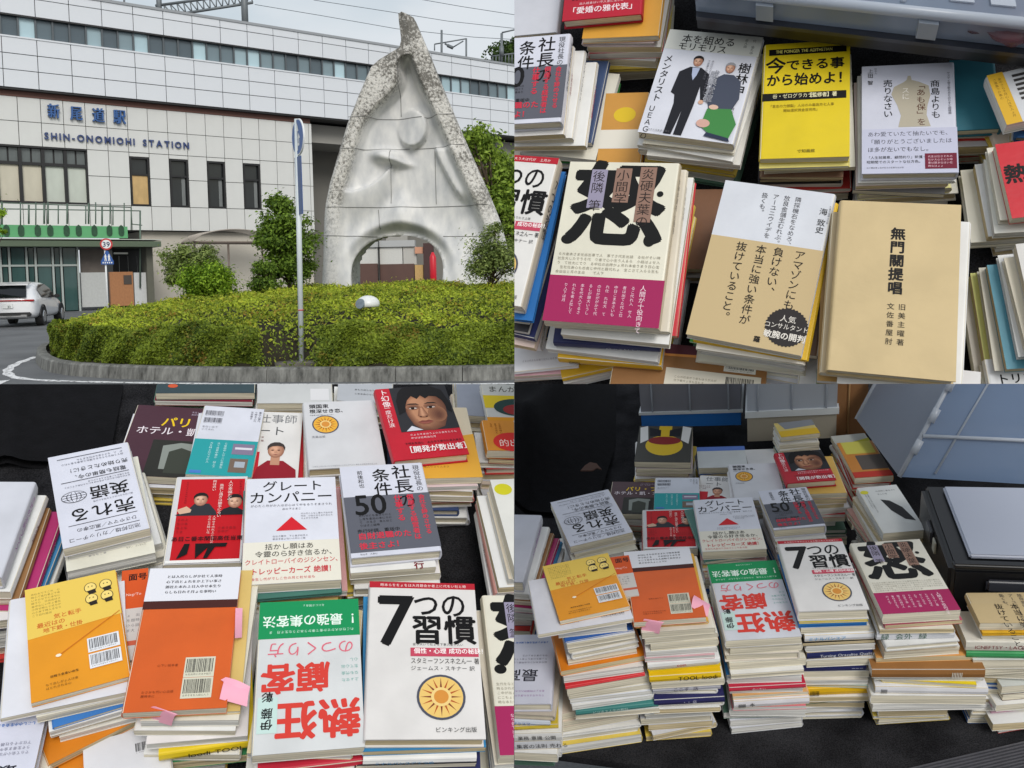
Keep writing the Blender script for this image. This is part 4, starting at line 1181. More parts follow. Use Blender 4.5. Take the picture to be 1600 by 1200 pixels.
m_page = {}
def page_mat(rgb):
    if rgb in m_page: return m_page[rgb]
    m, nt, p, out = new_mat('page_edges'); n, l = nt.nodes, nt.links
    tc = n.new('ShaderNodeTexCoord'); mp = n.new('ShaderNodeMapping'); mp.inputs['Scale'].default_value = (4, 4, 200)
    no = n.new('ShaderNodeTexNoise'); no.inputs['Scale'].default_value = 1.6; no.inputs['Detail'].default_value = 3
    l.new(tc.outputs['Object'], mp.inputs['Vector']); l.new(mp.outputs['Vector'], no.inputs['Vector'])
    r = n.new('ShaderNodeValToRGB'); c = lin(rgb)
    r.color_ramp.elements[0].position = 0.30; r.color_ramp.elements[0].color = tuple(x * 0.56 for x in c) + (1,)
    r.color_ramp.elements[1].position = 0.62; r.color_ramp.elements[1].color = c + (1,)
    l.new(no.outputs['Fac'], r.inputs['Fac']); l.new(r.outputs['Color'], p.inputs['Base Color']); p.inputs['Roughness'].default_value = 0.85
    bp = n.new('ShaderNodeBump'); bp.inputs['Strength'].default_value = 0.5; bp.inputs['Distance'].default_value = 0.001
    l.new(no.outputs['Fac'], bp.inputs['Height']); l.new(bp.outputs['Normal'], p.inputs['Normal'])
    m_page[rgb] = m
    return m
def cover_mat(rgb, rough=0.42): return mat(rgb, rough, 0.09, 16.0, bump=0.05, bscale=30, spec=0.35)
def ink(rgb): return mat(rgb, 0.5, 0.0, spec=0.2)

CREAM, PWHITE, YELLOWED = (232, 224, 202), (230, 229, 224), (218, 200, 160)

def cover_profile(w, t, c, wedge):
    """U profile in x-z with the spine on the +x side; outer then inner"""
    r = min(0.004, t * 0.35); h = w / 2
    dz = lambda x: wedge * (h - x)
    outer = [(-h, t + dz(-h)), (h - r, t + dz(h - r))]
    for k in range(1, 4):
        a = math.pi / 2 * k / 3
        outer.append((h - r + r * math.sin(a), t - r + r * math.cos(a)))
    outer.append((h + 0.0012, t / 2))
    for k in range(0, 4):
        a = math.pi / 2 * k / 3
        outer.append((h - r + r * math.cos(a), r - r * math.sin(a)))
    outer.append((-h, 0.0))
    inner = [(-h, c), (h - c - r * .3, c), (h - c, c + r * .3), (h - c, t - c - r * .3), (h - c - r * .3, t - c), (-h, t - c + dz(-h))]
    return outer + inner
def orient(spine, x, y, z):
    if spine == 'R': return (x, y, z)
    if spine == 'L': return (-x, -y, z)
    if spine == 'F': return (y, -x, z)
    return (-y, x, z)

BOOKS = []; ROOTS = []
def make_book(P, cx, cy, ang, w, d, t, z0, cover, label, spine='R', hard=False, pages=CREAM, art=None, rot=0, stext=None, wedge=0.0, desc=None, group=None, rough=0.42, name='book', spine_col=None):
    """w along x, d along y in the book's own frame, lying at height z0 on the board"""
    M = Matrix.Translation(P.w(cx, cy, z0)) @ (P.R.to_4x4() @ Matrix.Rotation(ang, 4, 'Z'))
    root = empty(name); root.matrix_world = M
    tag(root, label, 'book', group or 'books piled on the %s board' % P.name)
    bw, bd = (w, d) if spine in 'RL' else (d, w)
    c = 0.0024 if hard else 0.0006
    ins = 0.003 if hard else 0.0006
    prof = cover_profile(bw, t, c, wedge)
    V, Fs = [], []; n_ = len(prof)
    for yy_ in (-bd / 2, bd / 2):
        for (x, z) in prof: V.append(orient(spine, x, yy_, z))
    for i in range(n_): Fs.append((i, (i + 1) % n_, n_ + (i + 1) % n_, n_ + i))
    # end caps as strips between outer and inner lines
    no_ = n_ - 6
    top_o, top_i = [0, 1], [n_ - 1, n_ - 2]
    capq = [(0, 1, n_ - 2, n_ - 1), (1, 2, 3, n_ - 3, n_ - 2), (3, 4, 5, 6, n_ - 4, n_ - 3), (6, 7, 8, n_ - 5, n_ - 4), (8, 9, n_ - 5), (9, no_ - 1, n_ - 6, n_ - 5)]
    for q in capq:
        Fs.append(tuple(q)); Fs.append(tuple(v + n_ for v in reversed(q)))
    me = mesh_from(V, Fs)
    bm = bmesh.new(); bm.from_mesh(me); bmesh.ops.recalc_face_normals(bm, faces=bm.faces); bm.to_mesh(me); bm.free()
    co = None
    if clip_mesh(me, M, P):
        co = obj('cover', me, root, cover_mat(cover, rough))
        if spine_col:
            me.materials.append(cover_mat(spine_col, rough))
            for pg in me.polygons:
                cxx = {'R': pg.center.x, 'L': -pg.center.x, 'F': -pg.center.y, 'B': pg.center.y}[spine]
                if cxx > bw / 2 - 0.003 and abs(pg.normal.z) < 0.75: pg.material_index = 1
    # page block
    x0, x1 = -bw / 2 + ins, bw / 2 - c - 0.0002
    y0, y1 = -bd / 2 + ins, bd / 2 - ins
    nz = 4; V, Fs = [], []
    for k in range(nz):
        z = c + 0.0001 + (t - 2 * c - 0.0002) * k / (nz - 1)
        fe = 0.0008 * math.sin(k * 2.1 + w * 900) if 0 < k < nz - 1 else 0
        for (x, y) in ((x0 + fe, y0 + fe * .6), (x1, y0 + fe * .6), (x1, y1), (x0 + fe, y1)): V.append(orient(spine, x, y, z))
    for k in range(nz - 1):
        for i in range(4): Fs.append((k * 4 + i, k * 4 + (i + 1) % 4, k * 4 + 4 + (i + 1) % 4, k * 4 + 4 + i))
    Fs.append((3, 2, 1, 0)); Fs.append(tuple((nz - 1) * 4 + i for i in range(4)))
    me = mesh_from(V, Fs)
    bm = bmesh.new(); bm.from_mesh(me); bmesh.ops.recalc_face_normals(bm, faces=bm.faces); bm.to_mesh(me); bm.free()
    if clip_mesh(me, M, P): obj('page_block', me, root, page_mat(pages))
    # printing on the cover that lies upwards
    if art:
        parts = {}
        sgn = -1 if rot == 180 else 1
        def put(part, pts, faces, rgb, layer):
            pr = parts.setdefault((part, 0 if part in ('picture', 'barcode', 'barcode_label') else AD.call), ([], [], [], []))
            if rgb not in pr[3]: pr[3].append(rgb)
            b0 = len(pr[0])
            for (x, y) in pts:
                x, y = sgn * x, sgn * y
                sx = {'R': bw / 2 - x, 'L': x + bw / 2, 'F': y + bw / 2, 'B': bw / 2 - y}[spine]
                pr[0].append((x, y, t + 0.00025 + layer * 0.00003 + wedge * sx))
            for f in faces: pr[1].append(tuple(b0 + i for i in f)); pr[2].append(pr[3].index(rgb))
        AD = Art(w, d, put)
        art(AD)
        for (part, _k), (V, Fs, MI, cols) in parts.items():
            me = mesh_from(V, Fs)
            for rgb in cols: me.materials.append(ink(rgb))
            me.polygons.foreach_set('material_index', MI)
            if clip_mesh(me, M, P, False): obj(part, me, co or root)
    if stext:
        txt, rgb, frac, mode, start = stext
        sz = t * frac
        V, Fs = [], []
        for vv, ff in text2d(txt, sz, 0.0, vertical=(mode == 'v')):
            b0 = len(V)
            for (x, y) in vv:
                if mode == 'v': loc = (bw / 2 + 0.0015, bd / 2 - start * bd + y, t / 2 + sz * 0.5 - x)
                elif mode == 'h': loc = (bw / 2 + 0.0015, -bd / 2 + start * bd + x, t / 2 + sz * 0.42 + y)
                else: loc = (bw / 2 + 0.0015, bd / 2 - start * bd - x, t / 2 - sz * 0.42 - y)
                V.append(orient(spine, *loc))
            Fs += [tuple(b0 + i for i in f) for f in ff]
        if V:
            me = mesh_from(V, Fs); me.materials.append(ink(rgb))
            if clip_mesh(me, M, P, False): obj('spine_lettering', me, co or root)
    if not root.children:
        bpy.data.objects.remove(root); return None
    info = dict(P=P, cx=cx, cy=cy, ang=ang, w=w, d=d, t=t, z0=z0, desc=desc or label)
    BOOKS.append(info); ROOTS.append(root)
    return info

class Art:
    """draws flat print on a cover; u 0..1 across, v 0..1 down, sizes in cover widths"""
    def __init__(s, w, d, put): s.w, s.d, s.put, s.n, s.call = w, d, put, 0, 0; s.rg = random.Random(int(w * 1e5) + int(d * 1e5))
    def xy(s, u, v): return ((u - .5) * s.w, (.5 - v) * s.d)
    def r(s, u0, v0, u1, v1, rgb, part='colour_panel'):
        s.call += 1
        s.n += 1; s.put(part, [s.xy(u0, v1), s.xy(u1, v1), s.xy(u1, v0), s.xy(u0, v0)], [(0, 1, 2, 3)], rgb, s.n)
    def p(s, pts, rgb, part='picture'):
        s.call += 1
        s.n += 1; q = [s.xy(*a) for a in pts]
        ar = sum(q[i][0] * q[(i + 1) % len(q)][1] - q[(i + 1) % len(q)][0] * q[i][1] for i in range(len(q)))
        if ar < 0: q = q[::-1]
        s.put(part, q, [tuple(range(len(q)))], rgb, s.n)
    def e(s, u, v, rx, ry, rgb, part='picture', n=28, star=0.0):
        s.n += 1; cx, cy = s.xy(u, v)
        pts = [(cx, cy)]
        for k in range(n):
            a = 2 * math.pi * k / n; f = 1 - (star if k % 2 else 0)
            pts.append((cx + rx * s.w * f * math.cos(a), cy + ry * s.w * f * math.sin(a)))
        s.put(part, pts, [(0, 1 + k, 1 + (k + 1) % n) for k in range(n)], rgb, s.n)
    def t(s, txt, u, v, size, rgb, vert=False, bold=0.0, align='L', part='lettering', sp=1.0, sq=1.0):
        s.call += 1
        passes = [(0, 0)] if bold == 0 else [(-bold, 0), (bold, 0), (0, bold), (0, -bold)] if bold < .028 else [(bold * math.cos(math.pi * k / 5), bold * math.sin(math.pi * k / 5)) for k in range(10)]
        s.n += 1
        for (ox, oy) in passes:
            s.n += 1.0 / len(passes); x0, y0 = s.xy(u, v)
            for vv, ff in text2d(txt, size * s.w, 0.0, vert, sp, sq, align):
                s.put(part, [(x0 + x + ox * size * s.w, y0 + y + oy * size * s.w) for x, y in vv], ff, rgb, s.n)
    POOL = 'のにはをたがでてとしれさいるなこそまもうらりょかせ人生本心大小中上下出入会社日月金仕事者時代話題'
    def g(s, u0, v0, u1, v1, rows, rgb, vert=False, part='small_print', fill=0.97, heavy=0.16):
        """rows of tiny characters"""
        s.call += 1
        s.n += 1
        (xa, ya), (xb, yb) = s.xy(u0, v0), s.xy(u1, v1)
        L = (xb - xa) if not vert else (ya - yb); W = (ya - yb) if not vert else (xb - xa)
        pitch = W / rows; cell = min(pitch * 0.74, 0.0058)
        for i in range(rows):
            n_ = int(L / (cell * 1.06) * (1.0 if i < rows - 1 or rows == 1 else s.rg.uniform(.5, .9)))
            for k in range(n_):
                if s.rg.random() > fill: continue
                V, P, adv = glyph(s.rg.choice(s.POOL))
                a0, b0 = k * cell * 1.06, i * pitch + (pitch - cell) / 2
                for off in ((0,) if heavy < .2 else (-.05, .05)):
                    if not vert: q = [(xa + a0 + (x + off) * cell, ya - b0 + (y - .85) * cell) for x, y in V]
                    else: q = [(xb - b0 - cell + (x + off) * cell, ya - a0 + (y - .85) * cell) for x, y in V]
                    s.put(part, q, P, rgb, s.n + (off > 0) * .4)
        s.n += 1
    def b(s, u, v, uw, vh, back=None, bars=(30, 30, 32)):
        if back: s.r(u - uw * .06, v - vh * .12, u + uw * 1.06, v + vh * 1.35, back, 'barcode_label')
        s.n += 1; x = 0.0
        while x < .98:
            bw_ = s.rg.choice((.012, .02, .03)); (xa, ya), (xb, yb) = s.xy(u + uw * x, v), s.xy(u + uw * (x + bw_), v + vh)
            s.put('barcode', [(xa, yb), (xb, yb), (xb, ya), (xa, ya)], [(0, 1, 2, 3)], bars, s.n); x += bw_ + s.rg.choice((.012, .02, .028))
        s.g(u, v + vh * 1.04, u + uw, v + vh * 1.25, 1, bars, part='barcode')
    def blend(s, P0, P1, c0, c1, n=7):
        """nested outlines from P0 to P1, colour running from c0 to c1"""
        for i in range(n):
            f = i / (n - 1)
            s.p([(a[0] + (b[0] - a[0]) * f, a[1] + (b[1] - a[1]) * f) for a, b in zip(P0, P1)], tuple(int(x + (y - x) * f) for x, y in zip(c0, c1)))
    def oval(s, u, v, rx, ry, n=18):
        q = s.w / s.d
        return [(u + rx * math.cos(2 * math.pi * i / n), v + ry * q * math.sin(2 * math.pi * i / n)) for i in range(n)]
    def head(s, u, v, k, skin=(206, 164, 138), hair=(28, 24, 24), shade=(150, 104, 84), long_=False):
        """small printed head of height ~k cover widths"""
        kv = k * s.w / s.d
        s.blend(s.oval(u, v, k * .40, k * .5), s.oval(u - .07 * k, v - .02 * kv, k * .18, k * .24), shade, tuple(min(255, c + 14) for c in skin))
        s.p([(u - .42 * k, v - .02 * kv), (u - .43 * k, v - .30 * kv), (u - .3 * k, v - .5 * kv), (u - .1 * k, v - .6 * kv), (u + .14 * k, v - .6 * kv), (u + .34 * k, v - .47 * kv), (u + .44 * k, v - .26 * kv), (u + .43 * k, v + .0 * kv), (u + .37 * k, v - .18 * kv), (u + .3 * k, v - .3 * kv), (u + .05 * k, v - .34 * kv), (u - .2 * k, v - .3 * kv), (u - .34 * k, v - .2 * kv)], hair)
        for sx in (-.17, .14):
            s.blend(s.oval(u + sx * k, v - .02 * kv, k * .1, k * .06, 10), s.oval(u + sx * k, v - .01 * kv, k * .05, k * .02, 10), tuple(int(a * .6 + b * .4) for a, b in zip(skin, shade)), shade, 3)
            s.p([(u + (sx - .1) * k, v - .09 * kv), (u + sx * k, v - .125 * kv), (u + (sx + .1) * k, v - .09 * kv), (u + sx * k, v - .1 * kv)], hair)
            s.e(u + sx * k, v - .01 * kv, k * .05, k * .022, (34, 26, 24), n=10)
        s.blend([(u - .05 * k, v), (u + .05 * k, v), (u + .09 * k, v + .15 * kv), (u, v + .19 * kv), (u - .08 * k, v + .15 * kv)], [(u - .01 * k, v + .02 * kv), (u + .01 * k, v + .02 * kv), (u + .02 * k, v + .12 * kv), (u, v + .14 * kv), (u - .02 * k, v + .12 * kv)], tuple(int(a * .55 + b * .45) for a, b in zip(skin, shade)), skin, 4)
        s.p([(u - .13 * k, v + .27 * kv), (u - .03 * k, v + .25 * kv), (u + .12 * k, v + .265 * kv), (u + .02 * k, v + .305 * kv)], (146, 82, 74))

def top_book(P, quad, t, h, cover, label, **kw):
    c, a, w, d = P.fit(quad, h)
    sc = kw.pop('grow', None)
    return make_book(P, c.x, c.y, a, w, d, t, h - t, cover, label, **kw)

ORD = ['', 'first', 'second', 'third', 'fourth', 'fifth', 'sixth', 'seventh', 'eighth', 'ninth', 'tenth', 'eleventh', 'twelfth', 'thirteenth', 'fourteenth', 'fifteenth', 'sixteenth', 'seventeenth', 'eighteenth', 'nineteenth', 'twentieth']
def colour_word(c):
    r, g, b = c
    mx, mn = max(c), min(c)
    if mx < 70: return 'black' if mx - mn < 25 else ('navy' if b == mx else 'dark brown' if r == mx else 'dark green')
    if mx - mn < 26: return 'white' if mn > 195 else 'pale grey' if mn > 150 else 'grey'
    if r == mx and g > 0.66 * r: return 'yellow' if b < 0.55 * r else 'cream'
    if r == mx: return ('orange' if g > 0.45 * r and b < 0.4 * r else 'brown' if r < 190 and g > .5 * r else 'pink' if b > .6 * r and r > 190 else 'red' if g < .4 * r and b < .45 * r else 'magenta' if b > g else 'brown')
    if g == mx: return 'teal' if b > .85 * g else 'green'
    return 'navy' if mx < 110 else 'lavender' if mn > 150 else 'blue'
GEN = [((228, 228, 226), 'R'), ((224, 222, 214), 'L'), ((214, 216, 224), 'R'), ((226, 222, 206), 'R'), ((220, 220, 222), 'L'), ((206, 208, 214), 'R'), ((230, 228, 222), 'B'), ((198, 62, 58), 'R'), ((58, 92, 150), 'L'), ((222, 196, 90), 'R'), ((222, 206, 190), 'L'), ((86, 120, 104), 'R')]
def stack_under(top, specs=(), seed=1, jx=0.004, ja=2.5, group=None, floor=0.0):
    """books piled beneath a top book, from its underside down to the board.
    spec: (thickness mm, colour, {dx,dy mm; rot deg; spine; stext; sw, sd; pages; hard})"""
    if top is None: return
    rg = random.Random(seed)
    P = top['P']; z = top['z0'] - 0.0008; i = 0
    specs = list(specs)
    while z > floor + 0.004:
        i += 1
        if i <= len(specs):
            tm, colr, o = specs[i - 1]
        else:
            tm = rg.choice((9, 12, 14, 16, 18, 20, 24)); colr, sp_ = rg.choice(GEN); o = dict(spine=sp_)
        t = min(tm / 1000.0, z - floor)
        if z - floor - t < 0.006: t = z - floor
        dx = o.get('dx', rg.gauss(0, jx * 1000)) / 1000; dy = o.get('dy', rg.gauss(0, jx * 900)) / 1000
        if i <= len(specs): dx += rg.gauss(0, .0022); dy += rg.gauss(0, .0025)
        a = top['ang'] + math.radians(o.get('rot', rg.gauss(0, ja)) + rg.gauss(0, 1.1))
        w = top['w'] * o.get('sw', rg.uniform(.94, 1.03)); d = top['d'] * o.get('sd', rg.uniform(.95, 1.03))
        ca, sa = math.cos(top['ang']), math.sin(top['ang'])
        word = colour_word(colr)
        lab = '%s book, %s down beneath the %s' % (word, ORD[min(i, 20)], top['desc'])
        make_book(P, top['cx'] + dx * ca - dy * sa, top['cy'] + dx * sa + dy * ca, a, w, d, t - 0.0004, z - t, colr, lab,
                  spine=o.get('spine', rg.choice('RLRB')), hard=o.get('hard', rg.random() < .25), pages=o.get('pages', rg.choice((CREAM, CREAM, PWHITE, PWHITE, YELLOWED))),
                  stext=o.get('stext'), art=o.get('art'), rot=o.get('arot', 0), group=group, spine_col=o.get('scol'))
        z -= t

def board(P, name, x0, x1, y0, y1, m, kind='structure', th=0.018, z=0.0):
    V = [P.w(x, y, zz) for zz in (z, z - th) for x, y in ((x0, y0), (x1, y0), (x1, y1), (x0, y1))]
    me = mesh_from(V, [(0, 1, 2, 3), (7, 6, 5, 4), (0, 4, 5, 1), (1, 5, 6, 2), (2, 6, 7, 3), (3, 7, 4, 0)])
    clip_mesh(me, Matrix(), P)
    o = obj(name, me, None, m); tag(o, kind=kind); return o
m_carpet, nt, p, _o = new_mat('black_carpet'); n, l = nt.nodes, nt.links
tc = n.new('ShaderNodeTexCoord'); a = n.new('ShaderNodeTexNoise'); a.inputs['Scale'].default_value = 420; a.inputs['Detail'].default_value = 3
b = n.new('ShaderNodeTexNoise'); b.inputs['Scale'].default_value = 9; b.inputs['Detail'].default_value = 4
l.new(tc.outputs['Object'], a.inputs['Vector']); l.new(tc.outputs['Object'], b.inputs['Vector'])
ml = n.new('ShaderNodeMath'); ml.operation = 'MULTIPLY'; l.new(a.outputs['Fac'], ml.inputs[0]); l.new(b.outputs['Fac'], ml.inputs[1])
r = n.new('ShaderNodeValToRGB'); r.color_ramp.elements[0].color = (0.006, 0.006, 0.007, 1); r.color_ramp.elements[1].color = (0.045, 0.045, 0.05, 1); r.color_ramp.elements[0].position = 0.15; r.color_ramp.elements[1].position = 0.5
l.new(ml.outputs[0], r.inputs['Fac']); l.new(r.outputs['Color'], p.inputs['Base Color']); p.inputs['Roughness'].default_value = 1.0; p.inputs['Specular IOR Level'].default_value = 0.1
bp = n.new('ShaderNodeBump'); bp.inputs['Strength'].default_value = 0.7; bp.inputs['Distance'].default_value = 0.002; l.new(a.outputs['Fac'], bp.inputs['Height']); l.new(bp.outputs['Normal'], p.inputs['Normal'])
board(PA, 'carpet_floor', -1.0, 0.85, -0.8, 0.75, m_carpet)
board(PB, 'carpet_floor', -0.85, 0.9, -0.75, 0.9, m_carpet)
board(PC, 'carpet_floor', -1.0, 1.15, -0.62, 1.35, m_carpet)
# ================================================================== cover designs
K, W_, RED = (17, 16, 17), (228, 228, 226), (196, 30, 48)
LAV, CRM = (208, 210, 222), (222, 218, 204)
def sun_emblem(A, u, v, r, plain=False):
    A.e(u, v, r, r, (74, 78, 92)); A.e(u, v, r * .9, r * .9, (226, 190, 110) if not plain else (226, 170, 60))
    for k in range(16):
        a = 2 * math.pi * k / 16; kw = A.w / A.d
        A.p([(u + math.cos(a - .1) * r * .4, v + math.sin(a - .1) * r * .4 * kw), (u + math.cos(a) * r * .86, v + math.sin(a) * r * .86 * kw), (u + math.cos(a + .1) * r * .4, v + math.sin(a + .1) * r * .4 * kw)], (176, 82, 40) if k % 2 else (120, 52, 40))
    A.e(u, v, r * .42, r * .42, (230, 200, 130)); A.e(u, v, r * .3, r * .3, (208, 140, 60))
def a_boss(A):
    A.r(0, .36, 1, .955, (92, 94, 104), 'paper_band')
    A.t('社長の', .60, .02, .23, K, True, .012); A.t('条件', .36, .05, .22, K, True, .012)
    A.t('現役社長の', .86, .03, .085, (60, 60, 66), True); A.t('前後和也', .19, .06, .07, K, True)
    A.t('50', .10, .30, .42, K, bold=.014, sq=.9)
    A.t('会社を辞めさせる', .86, .38, .075, (206, 52, 72), True, .02); A.t('倒産する経営者は', .72, .37, .085, (206, 52, 72), True, .02); A.t('仕事する', .57, .37, .10, (206, 52, 72), True, .02)
    A.g(.14, .56, .52, .70, 4, K); A.t('売行好調、重版中', .10, .72, .06, K)
    A.t('自財退職のた', .10, .76, .10, (206, 52, 72), bold=.02); A.t('後主さよ！', .10, .86, .10, (206, 52, 72), bold=.02)
    A.g(.1, .965, .3, .99, 1, K)
def a_great(A):
    A.r(0, .63, 1, 1, CRM, 'paper_band')
    A.t('グレート', .52, .03, .17, K, align='C', bold=.008); A.t('カンパニー', .5, .14, .185, K, align='C', bold=.008)
    A.g(.06, .265, .95, .30, 1, (60, 60, 70)); A.g(.4, .305, .62, .335, 1, (60, 60, 70))
    A.p([(.50, .40), (.335, .53), (.665, .53)], (204, 32, 44)); A.g(.6, .36, .97, .43, 3, (90, 90, 100)); A.g(.3, .57, .7, .62, 2, (90, 90, 100))
    A.t('括かし願はあ', .22, .65, .085, K); A.t('令靈のら好き信るか、', .12, .715, .085, K)
    A.t('クレイトローバイのジシンセン、', .02, .785, .078, RED, sq=.85); A.t('トレッピーカーズ 絶讃！', .08, .865, .09, RED, bold=.012, sq=.85); A.g(.05, .94, .75, .98, 1, RED)
def a_seven(A):
    A.r(.0, 0, 1, .045, (176, 34, 48)); A.g(.1, .008, .95, .04, 1, (235, 225, 220))
    A.t('7', .06, .03, .74, K, bold=.02, sq=.95); A.t('つの', .40, .07, .30, K, bold=.012, sq=.85); A.t('習慣', .38, .235, .32, K, bold=.024, sq=.95)
    A.g(.40, .42, .86, .445, 1, (60, 60, 60)); A.r(.38, .455, .99, .51, (190, 70, 92)); A.t('個性・心理 成功の秘訣！', .41, .457, .058, (244, 240, 238), bold=.015)
    A.t('スタミーフンスネ之ん一 著', .38, .52, .062, K, sq=.8); A.t('ジェームス・スキナー 訳', .38, .57, .05, (70, 70, 74))
    sun_emblem(A, .64, .76, .21); A.t('ビンキング出版', .58, .935, .05, (60, 60, 60))
def a_nin(A):
    A.t('怒', .05, -.0, .88, (18, 18, 18), bold=.032)
    A.e(.1, .5, .06, .05, (18, 18, 18)); A.e(.82, .49, .05, .06, (18, 18, 18)); A.e(.22, .16, .03, .02, (18, 18, 18), n=9); A.e(.86, .2, .03, .03, (18, 18, 18), n=9)
    for (u, v0, v1, c, s_) in ((.22, .05, .30, (148, 142, 164), '後隣 筆'), (.44, .04, .26, (142, 112, 98), '小間学'), (.66, .03, .38, (142, 112, 98), '炎硬夫葉の')):
        A.r(u, v0, u + .145, v1, c, 'title_strip'); A.t(s_, u + .012, v0 + .01, .118, (34, 26, 26), True)
    A.g(.04, .58, .97, .715, 5, (150, 144, 128), fill=.95)
    A.r(0, .725, 1, 1, (158, 38, 88), 'paper_band')
    A.t('人間が十役向きて', .80, .76, .055, (236, 214, 222), True); A.g(.12, .77, .78, .96, 9, (232, 204, 216), True)
def a_duo(A):
    A.r(0, 0, 1, .19, (208, 209, 202)); A.t('本を組める', .16, .035, .115, K, bold=.01); A.t('モリモリス', .14, .115, .105, K, bold=.01); A.g(.80, .03, .96, .18, 2, (70, 70, 70), True)
    A.t('メンタリスト', .035, .25, .10, K, True, .008); A.t('ＵＥＡＧＯ', .03, .74, .085, K, True)
    A.t('樹林申', .83, .26, .135, K, True, .01); A.g(.86, .62, .93, .9, 1, (80, 80, 80), True)
    # figure in a black suit
    A.p([(.24, .40), (.34, .345), (.46, .345), (.56, .40), (.59, .63), (.545, .66), (.50, .52), (.49, .70), (.455, .985), (.37, .985), (.385, .76), (.345, .985), (.265, .985), (.28, .7), (.26, .62), (.215, .60)], (30, 31, 38))
    A.p([(.365, .35), (.445, .35), (.43, .42), (.405, .47), (.38, .42)], (170, 180, 206)); A.head(.405, .29, .125)
    A.e(.555, .665, .028, .026, (206, 164, 138), n=10)
    # figure in a grey shirt with a green bag
    A.p([(.62, .44), (.71, .385), (.81, .385), (.90, .44), (.93, .60), (.87, .74), (.66, .74), (.60, .60)], (70, 76, 92)); A.head(.755, .325, .12, hair=(150, 150, 154))
    A.p([(.64, .72), (.88, .70), (.97, .83), (.93, .97), (.74, .95), (.62, .88)], (66, 132, 70)); A.e(.64, .855, .07, .05, (206, 164, 150), n=14); A.e(.70, .70, .05, .03, (214, 180, 160), n=10)
    A.p([(.70, .93), (.93, .96), (.95, .99), (.68, .965)], (44, 52, 74))
    A.t('成果堂確', .565, .36, .10, (150, 152, 160), True, .02); A.t('発展極秘', .60, .52, .05, (90, 90, 100), True); A.g(.5, .27, .58, .62, 2, (100, 100, 110), True)
    A.g(.1, .955, .35, .98, 1, (90, 90, 90))
def a_yellow(A):
    A.r(.06, .05, .96, .105, K); A.t('THE POINGER THE ADITHSTIAN', .14, .055, .062, (235, 225, 120), bold=.012, sq=.72)
    A.t('今', .02, .125, .25, K, bold=.025); A.t('できる事', .26, .15, .17, K, bold=.025); A.t('から始めよ！', .04, .275, .185, K, bold=.025, sq=.88)
    A.r(.0, .445, .96, .51, K); A.t('谷・ゼログラカラ', .12, .452, .068, (236, 230, 190), sq=.85); A.t('【監修者】著', .52, .452, .07, (236, 230, 190), bold=.015, sq=.8)
    A.t('「意志の力頭脳」人分のみ最高方七人事', .08, .545, .046, (120, 96, 20), sq=.9); A.t('開始選択資金営完売」', .25, .585, .046, (120, 96, 20), sq=.9); A.t('寸知画館', .42, .93, .05, (60, 48, 20))
def a_mannequin(A):
    A.p([(.50, .11), (.53, .11), (.54, .15), (.62, .17), (.72, .21), (.735, .3), (.70, .40), (.69, .48), (.73, .585), (.39, .585), (.42, .48), (.38, .38), (.32, .28), (.35, .21), (.45, .17), (.485, .15)], (180, 172, 154))
    A.t('商島よりも', .735, .16, .105, K, True, .006); A.t('「あも保」を', .585, .17, .10, (92, 58, 46), True, .006); A.t('売りなさい', .23, .14, .105, K, True, .006); A.t('スに', .43, .22, .085, (232, 228, 220), True)
    A.t('上田 智', .06, .03, .065, K, True); A.g(.13, .02, .17, .1, 1, (100, 100, 110), True); A.t('サスティ使う断の方たのりすと調理順', .915, .09, .034, (70, 70, 80), True)
    A.r(0, .60, 1, 1, (192, 194, 214), 'paper_band')
    A.t('あわ愛ていたて抽たいでモ、', .06, .625, .068, (50, 50, 60)); A.t('「願りがとうございましたは', .06, .695, .068, (50, 50, 60)); A.t('ほ多が左いでもなし。', .06, .765, .068, (50, 50, 60))
    A.t('「人生就職意、顧問約り」新獲って', .05, .845, .042, K); A.t('短期間でのスタートな仕方色。', .05, .885, .042, K); A.g(.05, .94, .45, .96, 1, (90, 90, 100))
    A.r(.66, .83, .985, .965, (112, 30, 52), 'label_box'); A.g(.69, .845, .96, .955, 4, (226, 190, 200))
def a_amazon(A):
    A.r(0, .365, 1, 1, (194, 172, 130), 'paper_band')
    A.t('隣採機右をなめろ、', .66, .05, .058, (60, 60, 66), True); A.t('放良金儲生むれぶ。', .56, .05, .058, (60, 60, 66), True); A.t('アーユニウイデを', .46, .05, .058, (60, 60, 66), True); A.t('扱くも。', .36, .05, .058, (60, 60, 66), True)
    A.t('海 致史', .89, .10, .075, K, True); A.g(.965, .08, .995, .2, 1, (110, 110, 116), True)
    A.t('アマゾンにも', .76, .385, .098, (34, 30, 28), True, .005); A.t('負けない、', .575, .385, .098, (34, 30, 28), True, .005); A.t('本当に強い条件が', .42, .385, .098, (34, 30, 28), True, .005, sp=1.02); A.t('抜けていること。', .245, .385, .098, (34, 30, 28), True, .005, sp=1.02)
    A.e(.83, .855, .185, .185, (44, 40, 40), 'round_sticker', 72, .06); A.t('人気', .83, .785, .07, (226, 220, 210), align='C'); A.t('コンサルタント', .83, .835, .058, (226, 220, 210), align='C', sq=.92); A.t('敏腕の開判', .83, .885, .075, (226, 220, 210), align='C', bold=.02, sq=.95)
    A.t('羅', .58, .935, .06, K, bold=.02)
def a_mumon(A):
    for ch, v in zip('無門關提唱', (.155, .235, .315, .395, .475)): A.t(ch, .44, v, .125, (22, 20, 20), bold=.03)
    A.t('旧美主曜著', .535, .60, .062, (40, 36, 32), True, sp=1.3); A.t('文佐番屋肘', .445, .60, .062, (40, 36, 32), True, sp=1.3)
